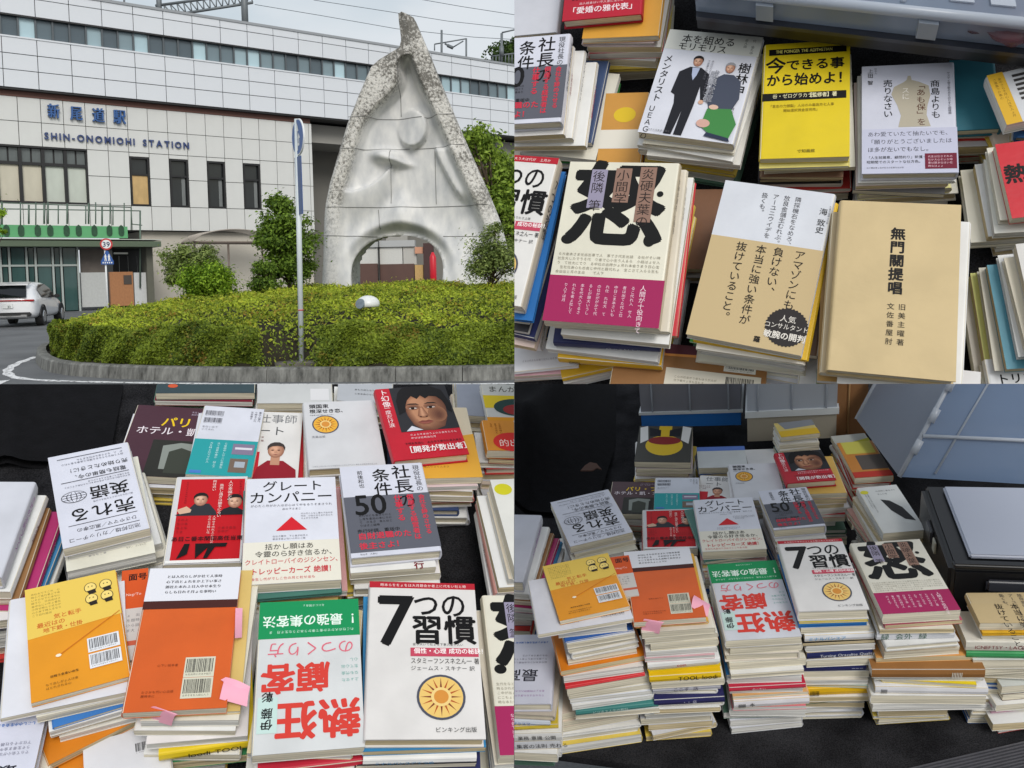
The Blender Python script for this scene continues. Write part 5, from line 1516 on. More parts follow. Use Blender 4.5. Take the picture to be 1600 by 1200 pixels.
def a_redwide(A):
    A.t('「愛婚の雅代表」', .5, .80, .11, (238, 220, 224), align='C', bold=.016); A.g(.1, .55, .9, .72, 2, (40, 16, 20), heavy=.3); A.g(.2, .72, .8, .78, 1, (236, 210, 214))
def a_eigo(A):
    A.t('池辺邦雄／カリッチーコ', .10, .035, .075, (40, 40, 50)); A.r(.1, .10, .62, .106, (60, 60, 70)); A.t('ひさやママ／黒広孝の', .12, .125, .07, (40, 40, 50)); A.r(.1, .20, .9, .206, (60, 60, 70))
    A.t('売れる', .10, .225, .25, K, bold=.012, sp=1.05); A.t('英語', .12, .43, .24, K, bold=.012)
    for k in range(3): A.e(.78, .50, .15 - k * .002, .10, (60, 60, 68), n=36) if k == 0 else None
    A.e(.78, .50, .14, .09, LAV, n=36)
    for rx in (.09, .04): A.e(.78, .50, rx, .092, (60, 60, 68), n=30); A.e(.78, .50, rx - .012, .092, LAV, n=30)
    for dv in (-.025, 0, .025): A.r(.645, .497 + dv, .915, .503 + dv, (60, 60, 68), 'picture')
    A.g(.1, .395, .6, .42, 1, (90, 90, 100)); A.g(.08, .60, .9, .65, 2, (80, 80, 90)); A.r(.08, .665, .9, .671, (60, 60, 70))
    A.t('電話も簡単の今、', .10, .685, .085, K); A.t('売り始めたときに！', .06, .765, .085, K); A.g(.1, .86, .9, .92, 2, (80, 80, 90)); A.r(.1, .94, .9, .946, (60, 60, 70))
def a_paris(A):
    A.g(.62, .05, .95, .12, 2, (190, 180, 200)); A.t('パリ・フラン', .32, .16, .17, (226, 190, 30), bold=.02); A.t('ホテル・凱・オー', .08, .31, .135, (226, 216, 222), bold=.008)
    A.r(.3, .5, 1, 1.0, (44, 44, 40), 'picture'); A.p([(.42, .58), (.6, .53), (.86, .55), (.9, .9), (.44, .9)], (132, 138, 132)); A.p([(.5, .66), (.62, .6), (.78, .66), (.78, .95), (.5, .95)], (58, 62, 54)); A.r(.84, .6, .9, .95, (34, 32, 30), 'picture')
def a_teal(A):
    A.r(0, .5, 1, 1, (40, 150, 154), 'paper_band'); A.b(.06, .07, .3, .07, None, (70, 70, 80)); A.b(.06, .18, .3, .07, None, (70, 70, 80)); A.g(.06, .3, .34, .38, 2, (110, 110, 120)); A.g(.78, .05, .98, .22, 3, (90, 90, 100), True)
    A.g(.22, .54, .56, .92, 3, (190, 226, 226), True); A.r(.62, .55, .96, .70, (126, 116, 140), 'picture'); A.r(.66, .60, .93, .63, (206, 206, 214), 'picture'); A.r(.62, .76, .9, .95, (112, 96, 84), 'picture'); A.r(.7, .8, .86, .88, (160, 170, 180), 'picture'); A.r(.04, .94, .22, .98, (70, 120, 190), 'picture')
def a_monk(A):
    A.t('仕事師', .20, .04, .25, (110, 112, 116), sq=.95); A.t('ート', .2, .22, .26, (70, 72, 76)); A.g(.0, .36, .4, .52, 3, (130, 90, 90)); A.r(0, .6, .3, 1, (190, 36, 48), 'picture')
    A.p([(.22, 1), (.28, .82), (.45, .72), (.72, .72), (.95, .84), (.97, 1)], (140, 26, 40)); A.p([(.5, .6), (.66, .6), (.66, .78), (.5, .78)], (186, 138, 112)); A.head(.58, .58, .36, (200, 150, 122), (60, 52, 50))
def a_sunbook(A):
    A.t('頭国束', .08, .04, .09, (30, 30, 34), bold=.02); A.t('根深せき恋、', .08, .12, .085, (30, 30, 34), bold=.02); A.g(.08, .2, .42, .225, 1, (90, 90, 96)); sun_emblem(A, .28, .36, .18, True); A.t('天風出版', .08, .53, .045, (120, 120, 126)); A.g(.05, .96, .9, .985, 1, (140, 140, 146))
def a_face(A):
    A.r(.2, 0, 1, .64, (46, 46, 50), 'picture'); A.t('ト幻像', .05, .02, .12, (240, 226, 228), True, .01); A.t('一度だけ涙', .06, .26, .085, (240, 226, 228), True)
    sk, sh, dk = (186, 134, 102), (108, 70, 54), (26, 24, 25)
    F0 = [(.34, .14), (.46, .08), (.66, .07), (.84, .14), (.91, .30), (.89, .46), (.81, .6), (.66, .645), (.5, .635), (.40, .55), (.35, .42), (.33, .26)]
    F1 = [(.43, .22), (.48, .19), (.56, .19), (.62, .22), (.64, .30), (.64, .40), (.60, .5), (.56, .54), (.5, .52), (.46, .46), (.43, .38), (.42, .28)]
    A.blend(F0, F1, sh, sk, 12)
    A.blend(A.oval(.76, .42, .13, .16), A.oval(.78, .44, .03, .05), (150, 104, 78), (104, 66, 52), 6)
    A.p([(.24, .40), (.25, .2), (.3, .08), (.38, .01), (.52, .0), (.76, .0), (.92, .08), (.985, .28), (.97, .42), (.92, .38), (.89, .24), (.82, .17), (.72, .155), (.66, .19), (.6, .14), (.54, .19), (.47, .14), (.40, .2), (.36, .27), (.34, .36)], dk)
    for u in (.45, .70):
        A.blend(A.oval(u, .305, .10, .06), A.oval(u, .315, .05, .025), (150, 104, 80), (112, 74, 58), 4)
        A.p([(u - .09, .27), (u - .03, .25), (u + .06, .254), (u + .10, .278), (u + .04, .27), (u - .03, .268)], dk)
        A.p([(u - .062, .324), (u - .02, .311), (u + .03, .312), (u + .062, .326), (u + .01, .336), (u - .03, .335)], (206, 192, 182)); A.e(u - .006, .323, .026, .024, (24, 18, 17), n=12)
        A.p([(u - .066, .322), (u - .02, .306), (u + .03, .307), (u + .066, .324), (u + .03, .314), (u - .02, .313)], (40, 28, 26))
    A.blend([(.535, .31), (.58, .31), (.635, .44), (.59, .465), (.52, .46), (.485, .435)], [(.552, .33), (.563, .33), (.572, .43), (.56, .44), (.548, .438), (.54, .43)], (134, 90, 68), (200, 148, 116), 6)
    A.e(.52, .452, .018, .01, (70, 40, 34), n=9); A.e(.602, .452, .018, .01, (70, 40, 34), n=9)
    A.p([(.46, .525), (.52, .505), (.565, .511), (.61, .503), (.68, .525), (.57, .528)], (126, 66, 58)); A.p([(.46, .526), (.57, .53), (.68, .526), (.6, .556), (.52, .555)], (150, 86, 74))
    A.p([(.36, .57), (.5, .637), (.27, .64)], (206, 208, 218))
    A.g(.3, .67, .96, .76, 2, (238, 214, 218)); A.g(.2, .78, .98, .83, 1, (70, 16, 24), heavy=.3); A.t('［開発が数出者］', .62, .845, .125, (242, 230, 230), align='C', bold=.018, sq=.9)
def a_two(A):
    A.r(.08, .03, .97, .96, (186, 20, 30), 'colour_panel'); A.g(.15, .06, .2, .35, 1, (90, 10, 18), True); A.g(.88, .05, .95, .3, 1, (90, 10, 18), True)
    A.p([(.06, .46), (.22, .40), (.3, .33), (.5, .33), (.60, .42), (.62, .47), (.1, .47)], (44, 46, 52)); A.p([(.07, .40), (.2, .36), (.27, .40), (.26, .43), (.12, .45)], (206, 170, 146)); A.head(.38, .285, .23)
    A.p([(.62, .47), (.7, .40), (.84, .36), (.97, .42), (.97, .47)], (32, 32, 36)); A.head(.85, .315, .24)
    A.t('人の幸福たみ', .74, .06, .065, (240, 220, 214), True); A.t('商売し過ぎは勝手にらい', .62, .10, .058, (240, 220, 214), True); A.t('向は近い', .52, .05, .055, (240, 220, 214), True)
    A.g(.5, .48, .62, .88, 2, (236, 206, 200), True); A.t('あ日こ番本間田高任当東', .06, .71, .085, (50, 10, 16), bold=.014); A.p([(.16, .95), (.24, .79), (.31, .79), (.29, .90)], K); A.p([(.38, .79), (.80, .79), (.78, .83), (.64, .83), (.55, .95), (.5, .95), (.55, .83), (.40, .95)], K)
    A.g(.1, .5, .3, .68, 4, (140, 20, 28)); A.g(.65, .6, .95, .68, 2, (140, 20, 28)); A.r(.03, .965, .98, .995, W_)
def a_crowd(A):                    # read upside down
    A.r(0, .73, 1, 1, (24, 140, 84), 'colour_panel'); A.t('！最強の集客法', .5, .81, .145, (226, 240, 230), align='C', bold=.014, sq=.92); A.g(.06, .76, .94, .79, 1, (200, 232, 214)); A.g(.35, .95, .6, .975, 1, (200, 232, 214))
    A.t('熱狂', .02, .07, .40, (206, 62, 52), bold=.03); A.t('顧客', .30, .36, .33, (206, 62, 52), bold=.03); A.t('のつくり方', .06, .60, .17, (214, 104, 122)); 
    A.r(.79, .12, .97, .34, (190, 214, 208)); A.t('伊藤 彰', .83, .14, .11, K, True, .02); A.g(.03, .40, .24, .58, 4, (110, 170, 160))
def a_yback(A):
    A.p([(0, 0), (1, 0), (1, .43), (0, .47)], (224, 192, 88), 'colour_panel'); A.g(.06, .05, .40, .28, 8, (110, 90, 40)); A.t('気と転手', .28, .29, .075, (196, 92, 36), bold=.01); A.t('最近はの', .10, .345, .075, (196, 92, 36), bold=.01); A.t('地下鉄・仕掛', .16, .40, .07, (196, 92, 36), bold=.01)
    for (u, v) in ((.70, .12), (.70, .23), (.87, .12), (.87, .23)):
        A.e(u, v, .07, .075, (52, 44, 36), n=20); A.e(u, v, .062, .067, (234, 208, 120), n=20); A.p([(u - .04, v + .03), (u + .05, v + .02), (u + .06, v + .06), (u - .02, v + .065)], (40, 34, 30)); A.e(u - .02, v - .01, .008, .008, K, n=8); A.e(u + .02, v - .01, .008, .008, K, n=8)
    A.p([(.32, .66), (.98, .40), (.985, .405), (.325, .667)], (196, 112, 30)); A.e(.3, .67, .03, .02, (236, 226, 200), n=12)
    A.b(.62, .60, .30, .085, (222, 224, 228)); A.b(.62, .74, .30, .085, (222, 224, 228)); A.g(.2, .82, .5, .85, 1, (90, 60, 20), heavy=.3); A.g(.15, .88, .5, .94, 2, (120, 80, 20))
def a_obook(A):
    A.r(0, 0, 1, .255, (218, 219, 226), 'colour_panel'); A.r(0, .255, 1, .315, (70, 34, 30), 'colour_panel'); A.g(.2, .05, .85, .21, 4, (60, 60, 66), heavy=.24)
    A.b(.55, .675, .27, .09, (206, 204, 184)); A.b(.55, .81, .27, .09, (206, 204, 184)); A.g(.26, .70, .48, .725, 1, (120, 50, 20)); A.g(.15, .87, .48, .92, 2, (120, 50, 20))
def a_brownback(A):
    A.p([(0, 0), (1, 0), (1, .12), (0, .2)], (224, 150, 80), 'colour_panel'); A.p([(.3, 0), (.62, 0), (.56, .12), (.34, .14)], (96, 50, 60)); A.r(.36, .33, .97, .66, (220, 214, 198), 'barcode_label'); A.b(.74, .15, .18, .11, (222, 220, 212)); A.b(.75, .37, .18, .13); A.g(.42, .42, .7, .52, 2, (140, 130, 110))
def a_plainback(A): A.b(.68, .80, .25, .09, None, (70, 70, 74)); A.g(.25, .86, .55, .92, 2, (150, 150, 156))
def a_whitebarc(A): A.b(.1, .5, .2, .18); A.g(.4, .6, .8, .7, 1, (150, 140, 150))
def a_crest(A):
    A.r(0, 0, 1, 1, (66, 66, 62), 'colour_panel'); A.r(.38, 0, .62, .3, (206, 174, 48), 'picture'); A.e(.5, .55, .34, .34, (206, 174, 48)); A.e(.5, .42, .30, .14, (128, 44, 44)); A.p([(.02, .05), (.16, .0), (.2, .4), (.06, .5)], (208, 208, 206)); A.p([(.82, .0), (.98, .05), (.94, .5), (.8, .4)], (208, 208, 206)); A.p([(.2, .05), (.42, .12), (.42, .3), (.22, .3)], (36, 38, 44)); A.p([(.58, .12), (.8, .05), (.78, .3), (.58, .3)], (36, 38, 44))
def a_fun(A): A.t('まんが式', .1, .05, .16, (70, 70, 60)); A.r(0, .3, 1, .62, (222, 196, 40), 'picture'); A.e(.5, .6, .36, .2, (36, 66, 62)); A.e(.5, .66, .22, .12, (150, 40, 40)); A.r(0, .85, 1, 1, (222, 150, 30), 'picture')
def a_ten(A): A.g(.1, .1, .3, .5, 3, (130, 70, 10), True); A.t('10', .6, .2, .3, K, bold=.02); A.e(.42, .72, .3, .2, (206, 44, 40)); A.t('的出技', .2, .64, .16, (240, 220, 210)); A.r(.5, 0, 1, .12, (226, 220, 200), 'picture')
def a_swirl(A): A.g(.08, .1, .2, .6, 2, (80, 80, 80), True); A.p([(.4, .3), (.6, .34), (.8, .5), (.92, .8), (.7, .75), (.5, .55)], (40, 40, 42)); A.e(.12, .12, .1, .08, (206, 200, 60)); A.g(.4, .08, .9, .22, 2, (90, 90, 96))
def a_stripes(A):
    for k in range(6): A.r(.32, .10 + k * .09, .92, .15 + k * .09, (60, 58, 58), 'lettering')
    A.r(0, 0, .22, 1, (214, 170, 50), 'colour_panel'); A.g(.04, .1, .18, .9, 2, (120, 90, 30), True)
def a_best(A): A.t('最高のこへ', .2, .30, .22, (36, 36, 48), bold=.012); A.g(.1, .08, .9, .2, 2, (160, 120, 170)); A.g(.1, .55, .7, .7, 3, (110, 110, 130)); A.g(.1, .85, .6, .9, 1, (40, 110, 190), heavy=.3)
def a_doll(A): A.p([(.1, .2), (.3, .05), (.34, .6), (.28, .95), (.12, .95)], (70, 130, 80)); A.e(.2, .2, .09, .1, (190, 206, 196)); A.t('みぬ', .36, .25, .28, (150, 110, 60), bold=.03); A.t('くり', .36, .6, .28, (150, 110, 60), bold=.03); A.g(.7, .2, .9, .5, 3, (90, 90, 90))
def a_photo(A): A.r(.1, .05, .9, .38, (140, 108, 84), 'picture'); A.r(.25, .1, .75, .24, (190, 196, 206), 'picture'); A.r(.2, .24, .8, .3, (216, 160, 50), 'picture'); A.r(.4, .3, .7, .38, (40, 44, 50), 'picture'); A.g(.2, .5, .5, .8, 2, (80, 80, 90), True)
def a_hot(A): A.r(0, 0, 1, .45, (206, 84, 34), 'colour_panel'); A.t('面号', .25, .05, .36, (50, 20, 16), bold=.03); A.t('Neg/To', .2, .27, .17, (240, 210, 200)); A.r(0, .45, 1, 1, (200, 196, 192), 'colour_panel'); A.g(.1, .5, .8, .72, 4, (100, 100, 104)); A.r(.1, .8, 1, .85, (196, 96, 70))

# ================================================================== upper right board
S1, T1 = (226, 226, 224), (206, 208, 220)
top_book(PA, [(740, -30), (884, -48), (868, 40), (712, 74)], .026, .10, (196, 198, 206), 'pale grey hardback at the top left corner of the upper right board', art=lambda A: A.e(.48, .12, .2, .2, (206, 150, 60)), hard=True, desc='grey corner hardback')
t_ = top_book(PA, [(893, -62), (1012, -78), (1001, 17), (873, 38)], .022, .150, (178, 22, 46), 'red hardback with white lettering at the top of the upper right board', art=a_redwide, spine='R', hard=True, desc='red hardback, upper right')
t2 = top_book(PA, [(925, -50), (1050, -66), (1024, 58), (912, 58)], .014, .126, (218, 160, 62), 'orange yellow paperback under the red hardback, upper right board', desc='orange paperback of the upper right', art=lambda A: (A.g(.1, .72, .7, .78, 1, (140, 90, 20)), A.g(.6, .2, .9, .26, 1, (140, 90, 20), heavy=.3)))
stack_under(t2, [(12, (222, 206, 210), {}), (16, S1, {}), (18, (200, 60, 66), {}), (20, S1, {})], 11)
t_ = top_book(PA, [(775, 68), (901, 46), (868, 186), (745, 200)], .024, .142, T1, 'white and grey book with red lettering and large 50, upper right board', art=a_boss, spine='R', hard=True, desc='grey banded 50 book, upper right', stext=('社長の条件 現役社長', (50, 50, 56), .45, 'v', .06))
stack_under(t_, [(16, (226, 224, 222), dict(dx=4, dy=-6, rot=0, spine='R', stext=('社長の条件', (150, 40, 50), .6, 'v', .3))), (16, S1, dict(dx=17, dy=-8, rot=-3, stext=('ナニモノ一プレイス', K, .6, 'v', .1), spine='R')), (16, S1, dict(dx=32, dy=-12, rot=-4, spine='R', stext=('一大探求合言葉', (200, 70, 90), .65, 'v', .25))), (14, (58, 76, 112), dict(dx=46, dy=2, rot=-6, spine='R', sd=.95, stext=('・・', (220, 220, 230), .5, 'v', .1))), (14, CRM, dict(dx=58, dy=-14, rot=-9, spine='L', sd=1.0)), (14, (60, 130, 70), dict(dx=66, dy=-18, rot=-6, spine='L'))], 12)
t_ = top_book(PA, [(1051, 45), (1185, 59), (1154, 228), (993, 204)], .020, .135, (212, 214, 224), 'white book showing a man in black suit beside one in grey shirt', art=a_duo, spine='R', desc='book of two men, upper right')
stack_under(t_, [(9, CRM, dict(dx=3, dy=-4)), (10, S1, dict(dx=2, dy=-8, rot=1)), (14, (224, 222, 216), dict(dx=6, dy=-12)), (18, S1, {})], 13)
t_ = top_book(PA, [(1191, 63), (1319, 71), (1337, 243), (1191, 250)], .014, .140, (222, 196, 24), 'bright yellow paperback with bold black Japanese title', art=a_yellow, spine='L', desc='bright yellow paperback, upper right', wedge=.01)
stack_under(t_, [(7, (216, 204, 120), dict(dx=2, dy=-2)), (9, (196, 214, 206), dict(dx=3, dy=-3)), (10, CRM, dict(dx=4, dy=-4)), (9, (112, 84, 66), dict(dx=-2, dy=-9)), (16, (40, 38, 40), dict(dx=-4, dy=-12, hard=True)), (20, S1, {})], 14)
t_ = top_book(PA, [(1344, 97), (1478, 106), (1512, 270), (1350, 271)], .020, .130, (206, 208, 222), 'pale lavender book with beige dress form on the cover', art=a_mannequin, spine='R', hard=True, desc='dress form book, upper right')
stack_under(t_, [(8, S1, dict(dx=-3)), (12, (222, 206, 204), dict(dx=-8, dy=-6)), (12, (86, 86, 88), dict(dx=-6, dy=-8)), (16, (222, 218, 150), {})], 15)
t_ = top_book(PA, [(955, 150), (1016, 140), (1000, 262), (922, 262)], .016, .055, (206, 150, 70), 'orange brown book low in the gap beside the two men book', art=lambda A: (A.r(.0, .5, 1, .75, (226, 222, 210)), A.e(.5, .3, .25, .2, (222, 190, 50))), desc='orange brown gap book'); stack_under(t_, [], 27)
t_ = top_book(PA, [(1085, 300), (1140, 292), (1120, 420), (1062, 420)], .016, .05, (120, 84, 60), 'brown book low between the magenta and sticker books', desc='brown gap book'); stack_under(t_, [], 28)
t_ = top_book(PA, [(760, 540), (900, 530), (905, 574), (760, 584)], .012, .05, (226, 226, 230), 'white barcode paperback at the lower left corner, upper right board', art=a_whitebarc, spine='F', desc='white corner paperback, upper right'); stack_under(t_, [(12, (226, 180, 190), {}), (12, S1, {})], 29)
t_ = top_book(PA, [(868, 545), (950, 540), (966, 578), (880, 586)], .016, .04, (224, 178, 40), 'yellow barcode paperback low at the lower left, upper right board', art=a_whitebarc, spine='F', desc='yellow corner paperback, upper right'); stack_under(t_, [], 30)
# back right corner of the upper board
t_ = top_book(PA, [(1476, 92), (1560, 92), (1560, 198), (1500, 206)], .02, .10, (52, 118, 134), 'teal blue hardback half hidden at the right of the dress form book', hard=True, desc='teal hardback, upper right'); stack_under(t_, [], 16)
t_ = top_book(PA, [(1518, 112), (1650, 108), (1700, 178), (1592, 176)], .024, .158, (206, 208, 212), 'book with yellow spine edge and grey bars at the upper right edge', art=a_stripes, spine='B', desc='barred book at right edge', pages=PWHITE); stack_under(t_, [(16, (150, 60, 60), dict(dx=30, dy=-6, rot=-16)), (14, (52, 96, 150), dict(dx=36, dy=-26, rot=-20)), (20, S1, dict(dx=30, dy=-20, rot=-20))], 17)
t_ = top_book(PA, [(1545, 222), (1680, 215), (1720, 330), (1590, 336)], .018, .140, (196, 30, 44), 'red paperback with black brush mark at the right edge, upper board', spine='R', art=lambda A: A.t('熱', .02, .3, .3, K, True, .03), desc='red paperback at right edge')
stack_under(t_, [(14, CRM, dict(dx=-8, rot=-2, spine='R')), (16, (222, 222, 214), dict(dx=-16, dy=-2, rot=-3, spine='R')), (18, S1, dict(dx=-26, dy=-2, rot=-3, spine='R')), (20, (224, 220, 204), dict(dx=-36, dy=-4, rot=-3, spine='R'))], 18)
t_ = top_book(PA, [(1582, 378), (1720, 372), (1770, 540), (1630, 552)], .018, .150, (206, 204, 200), 'thick pale paperback at the far right edge, upper board', spine='R', desc='pale paperback at far right', art=a_plainback)
stack_under(t_, [(14, (224, 216, 196), dict(dx=-10, rot=-1, spine='R')), (12, S1, dict(dx=-20, rot=-2, spine='R')), (14, (88, 150, 168), dict(dx=-30, dy=-4, rot=-2, spine='R')), (16, (210, 206, 190), dict(dx=-40, dy=-4, rot=-2, spine='R')), (16, (206, 206, 120), dict(dx=-50, dy=-5, rot=-2, spine='R')), (18, (196, 190, 178), dict(dx=-58, dy=-7, rot=-2, spine='R'))], 19)
# front row
t_ = top_book(PA, [(744, 238), (874, 247), (815, 478), (676, 462)], .030, .205, (220, 218, 214), 'white book with giant 7 cut by the left end, upper right board', art=a_seven, spine='R', hard=True, desc='giant 7 book, upper right', stext=('7つの習慣', K, .72, 'v', .12), spine_col=(198, 188, 172))
stack_under(t_, [(10, (40, 110, 180), dict(dx=6, dy=-3, spine='B', rot=0)), (14, S1, dict(dx=6, dy=-10, rot=0)), (12, (40, 40, 44), dict(dx=10, dy=-22, rot=-2, spine='L')), (18, (38, 46, 96), dict(dx=18, dy=-26, rot=-4, spine='F', stext=('Turning Oraculite', (220, 222, 232), .55, 'h', .45))), (16, (222, 200, 190), dict(dx=16, dy=-30)), (22, (228, 224, 226), dict(dx=10, dy=-32, spine='F'))], 20)
t_ = top_book(PA, [(903, 256), (1062, 252), (1031, 510), (834, 503)], .022, .205, (222, 218, 200), 'cream book with black brush character and magenta band, upper right board', art=a_nin, spine='R', hard=False, desc='magenta banded book, upper right', stext=('炎硬夫葉の 小間学', (50, 40, 40), .5, 'v', .08), spine_col=(196, 184, 160), rough=.36)
stack_under(t_, [(12, (214, 206, 190), dict(dx=11, dy=5, rot=-1, spine='R', stext=('法子 走る 恋の記', K, .62, 'v', .1))), (18, S1, dict(dx=16, dy=-6, rot=-2, spine='B', art=a_whitebarc)), (10, (206, 60, 70), dict(dx=20, dy=8, spine='R')), (20, (40, 46, 92), dict(dx=-6, dy=-16, rot=1, spine='F', stext=('Q u a l i t y', (220, 222, 232), .5, 'h', .5))), (16, S1, dict(dx=-4, dy=-20)), (22, (222, 176, 40), dict(dx=-2, dy=-26, spine='F', stext=('||||||||', K, .6, 'h', .1)))], 21)
t_ = top_book(PA, [(1135, 275), (1294, 309), (1263, 557), (1072, 523)], .016, .185, (208, 211, 218), 'book with tan band and round black sticker, upper right board', art=a_amazon, spine='R', desc='round sticker book, upper right', rough=.5)
stack_under(t_, [(8, (226, 184, 40), dict(dx=-1, dy=-4, rot=.5)), (7, (230, 226, 216), dict(dx=1, dy=-2)), (6, (90, 180, 80), dict(dx=4, dy=-2, rot=-1)), (14, (120, 92, 70), dict(dx=8, dy=8)), (18, (70, 66, 64), dict(dx=2, dy=14)), (18, S1, dict(dx=10, dy=6))], 22)
t_ = top_book(PA, [(1311, 307), (1491, 326), (1505, 598), (1294, 577)], .020, .21, (202, 180, 136), 'plain tan book with black brush title in one column', art=a_mumon, spine='L', hard=True, desc='plain tan book, upper right', rough=.6)
stack_under(t_, [(14, (196, 176, 140), dict(dx=-10, dy=-1, rot=1, spine='L')), (10, S1, dict(dx=16, dy=-6, rot=0, art=a_photo)), (12, (176, 140, 84), dict(dx=-12, dy=2)), (20, (150, 150, 152), dict(dx=6, dy=0)), (22, (60, 56, 54), {})], 23)
t_ = top_book(PA, [(968, 530), (1200, 552), (1190, 668), (940, 640)], .022, .085, (150, 106, 62), 'brown back cover with white barcode labels at the bottom, upper board', art=a_brownback, spine='L', desc='brown barcode book, upper right'); stack_under(t_, [], 24)
t_ = top_book(PA, [(1252, 545), (1530, 588), (1530, 700), (1240, 665)], .018, .085, (226, 226, 226), 'white paperback with brown letters and green doll drawing, upper board', art=a_doll, spine='L', desc='green doll book, upper right'); stack_under(t_, [], 25)
t_ = top_book(PA, [(1540, 565), (1680, 548), (1700, 640), (1552, 650)], .016, .080, (226, 228, 230), 'white paperback with green band at the lower right, upper board', art=lambda A: (A.r(0, .5, 1, .7, (120, 190, 60)), A.t('トリコ', .1, .28, .14, K, bold=.02)), spine='L', desc='green band paperback, upper right'); stack_under(t_, [], 26)

# ================================================================== lower left board
t_ = top_book(PB, [(-70, 757), (64, 749), (-4, 900), (-150, 905)], .028, .165, (196, 198, 206), 'large plain pale hardback at the left edge, lower left board', spine='R', hard=True, desc='plain pale hardback, lower left', stext=('さ式の法則プラス', (150, 80, 160), .5, 'v', .1))
stack_under(t_, [(18, S1, dict(dx=16, dy=-4, rot=-2, spine='R', stext=('本の広場', (120, 60, 60), .5, 'v', .3))), (14, (150, 110, 70), dict(dx=24, dy=-8, rot=-2, spine='R')), (16, (176, 50, 110), dict(dx=34, dy=-10, rot=-3, spine='R', stext=('ツヨシの時', (240, 220, 230), .6, 'v', .3))), (14, (70, 140, 190), dict(dx=42, dy=6, rot=-3, spine='R')), (18, S1, dict(dx=50, dy=-8, rot=-4, spine='R', stext=('恋愛講座', K, .6, 'v', .5)))], 31)
t_ = top_book(PB, [(79, 714), (201, 691), (234, 822), (94, 862)], .020, .155, LAV, 'pale lavender book lying upside down with globe drawing, lower left board', art=a_eigo, rot=180, spine='R', desc='upside down globe book, lower left')
stack_under(t_, [(14, (222, 220, 214), dict(dx=6, dy=-2, rot=-1, spine='B')), (24, (222, 220, 206), dict(dx=6, dy=-8, rot=-3, spine='B', art=a_plainback, sd=1.1)), (18, S1, dict(dx=18, dy=10, spine='R', stext=('ロ怪 菓子', (80, 80, 84), .6, 'v', .1))), (20, CRM, dict(dx=24, dy=0, rot=2)), (20, S1, dict(dx=32, dy=-8, rot=2)), (18, (70, 40, 56), dict(dx=28, dy=-16))], 32)
t_ = top_book(PB, [(210, 630), (352, 643), (330, 752), (182, 738)], .02, .07, (70, 38, 50), 'maroon book with yellow and white title behind the globe book', art=a_paris, spine='L', desc='maroon book, lower left'); stack_under(t_, [], 33)
t_ = top_book(PB, [(329, 639), (420, 636), (386, 742), (277, 743)], .016, .10, (206, 208, 218), 'back cover half lavender half teal, lower left board', art=a_teal, spine='L', desc='half teal book, lower left'); stack_under(t_, [], 34)
t_ = top_book(PB, [(388, 642), (474, 646), (464, 752), (372, 752)], .016, .085, (216, 214, 212), 'white book with a figure in red robe, lower left board', art=a_monk, spine='L', desc='red robe book, lower left'); stack_under(t_, [(14, (190, 34, 44), dict(dx=10, dy=-2)), (16, S1, {})], 35)
t_ = top_book(PB, [(480, 630), (587, 624), (599, 723), (475, 738)], .022, .125, (204, 205, 208), 'white hardback with small orange sun emblem, lower left board', art=a_sunbook, spine='L', hard=True, desc='sun emblem hardback, lower left', pages=YELLOWED); stack_under(t_, [(16, (214, 190, 130), dict(dx=-2)), (18, S1, {})], 36)
t_ = top_book(PB, [(586, 610), (692, 600), (736, 711), (614, 718)], .022, .160, (190, 24, 44), 'red hardback with a close portrait photograph, lower left board', art=a_face, spine='L', hard=True, desc='red portrait hardback, lower left')
t2 = top_book(PB, [(628, 642), (731, 632), (753, 750), (642, 744)], .016, .137, (218, 206, 180), 'white and orange paperback under the red portrait book, lower left', art=lambda A: (A.p([(0, .3), (.6, .45), (1, .4), (1, 1), (0, 1)], (222, 166, 60), 'colour_panel'), A.g(.1, .82, .6, .88, 1, (120, 80, 20))), spine='R', desc='orange paperback of the lower left')
stack_under(t2, [(12, (222, 200, 204), dict(dx=-4, dy=-4)), (14, S1, dict(dx=-6, dy=-4)), (14, (226, 222, 222), dict(dx=-6, dy=-5)), (10, (196, 60, 66), dict(dx=-6, dy=-4)), (16, S1, dict(dx=-8, dy=-4)), (18, (60, 76, 116), dict(dx=-30, dy=-8, rot=-4)), (20, S1, dict(dx=-8, dy=-6))], 37)
# rear edge
t_ = top_book(PB, [(250, 590), (400, 584), (398, 610), (240, 618)], .018, .085, (48, 66, 72), 'dark teal book with red dot at the rear edge, lower left board', art=lambda A: A.e(.16, .6, .05, .03, (196, 84, 50)), desc='dark teal rear book'); stack_under(t_, [(14, (120, 30, 50), {})], 38)
t_ = top_book(PB, [(405, 586), (520, 586), (518, 626), (400, 634)], .02, .08, (192, 194, 194), 'plain grey book at the rear edge beside the sun emblem book', desc='plain grey rear book', art=lambda A: A.r(.7, .5, .95, .9, (210, 210, 212))); stack_under(t_, [], 39)
t_ = top_book(PB, [(530, 586), (620, 586), (608, 628), (526, 628)], .02, .075, (176, 180, 186), 'pale rear book with black lettering left of the red portrait book', art=lambda A: A.g(.3, .5, .8, .8, 2, (50, 50, 54)), desc='pale rear book'); stack_under(t_, [], 40)
t_ = top_book(PB, [(700, 580), (760, 582), (780, 660), (728, 640)], .02, .09, (150, 156, 170), 'grey blue book at the rear right edge, lower left board', desc='grey blue rear book'); stack_under(t_, [], 41)
t_ = top_book(PB, [(754, 604), (845, 598), (860, 664), (760, 660)], .016, .11, (206, 206, 200), 'comic style book with yellow cartoon cut by the right end', art=a_fun, spine='L', desc='yellow cartoon book, lower left'); stack_under(t_, [], 42)
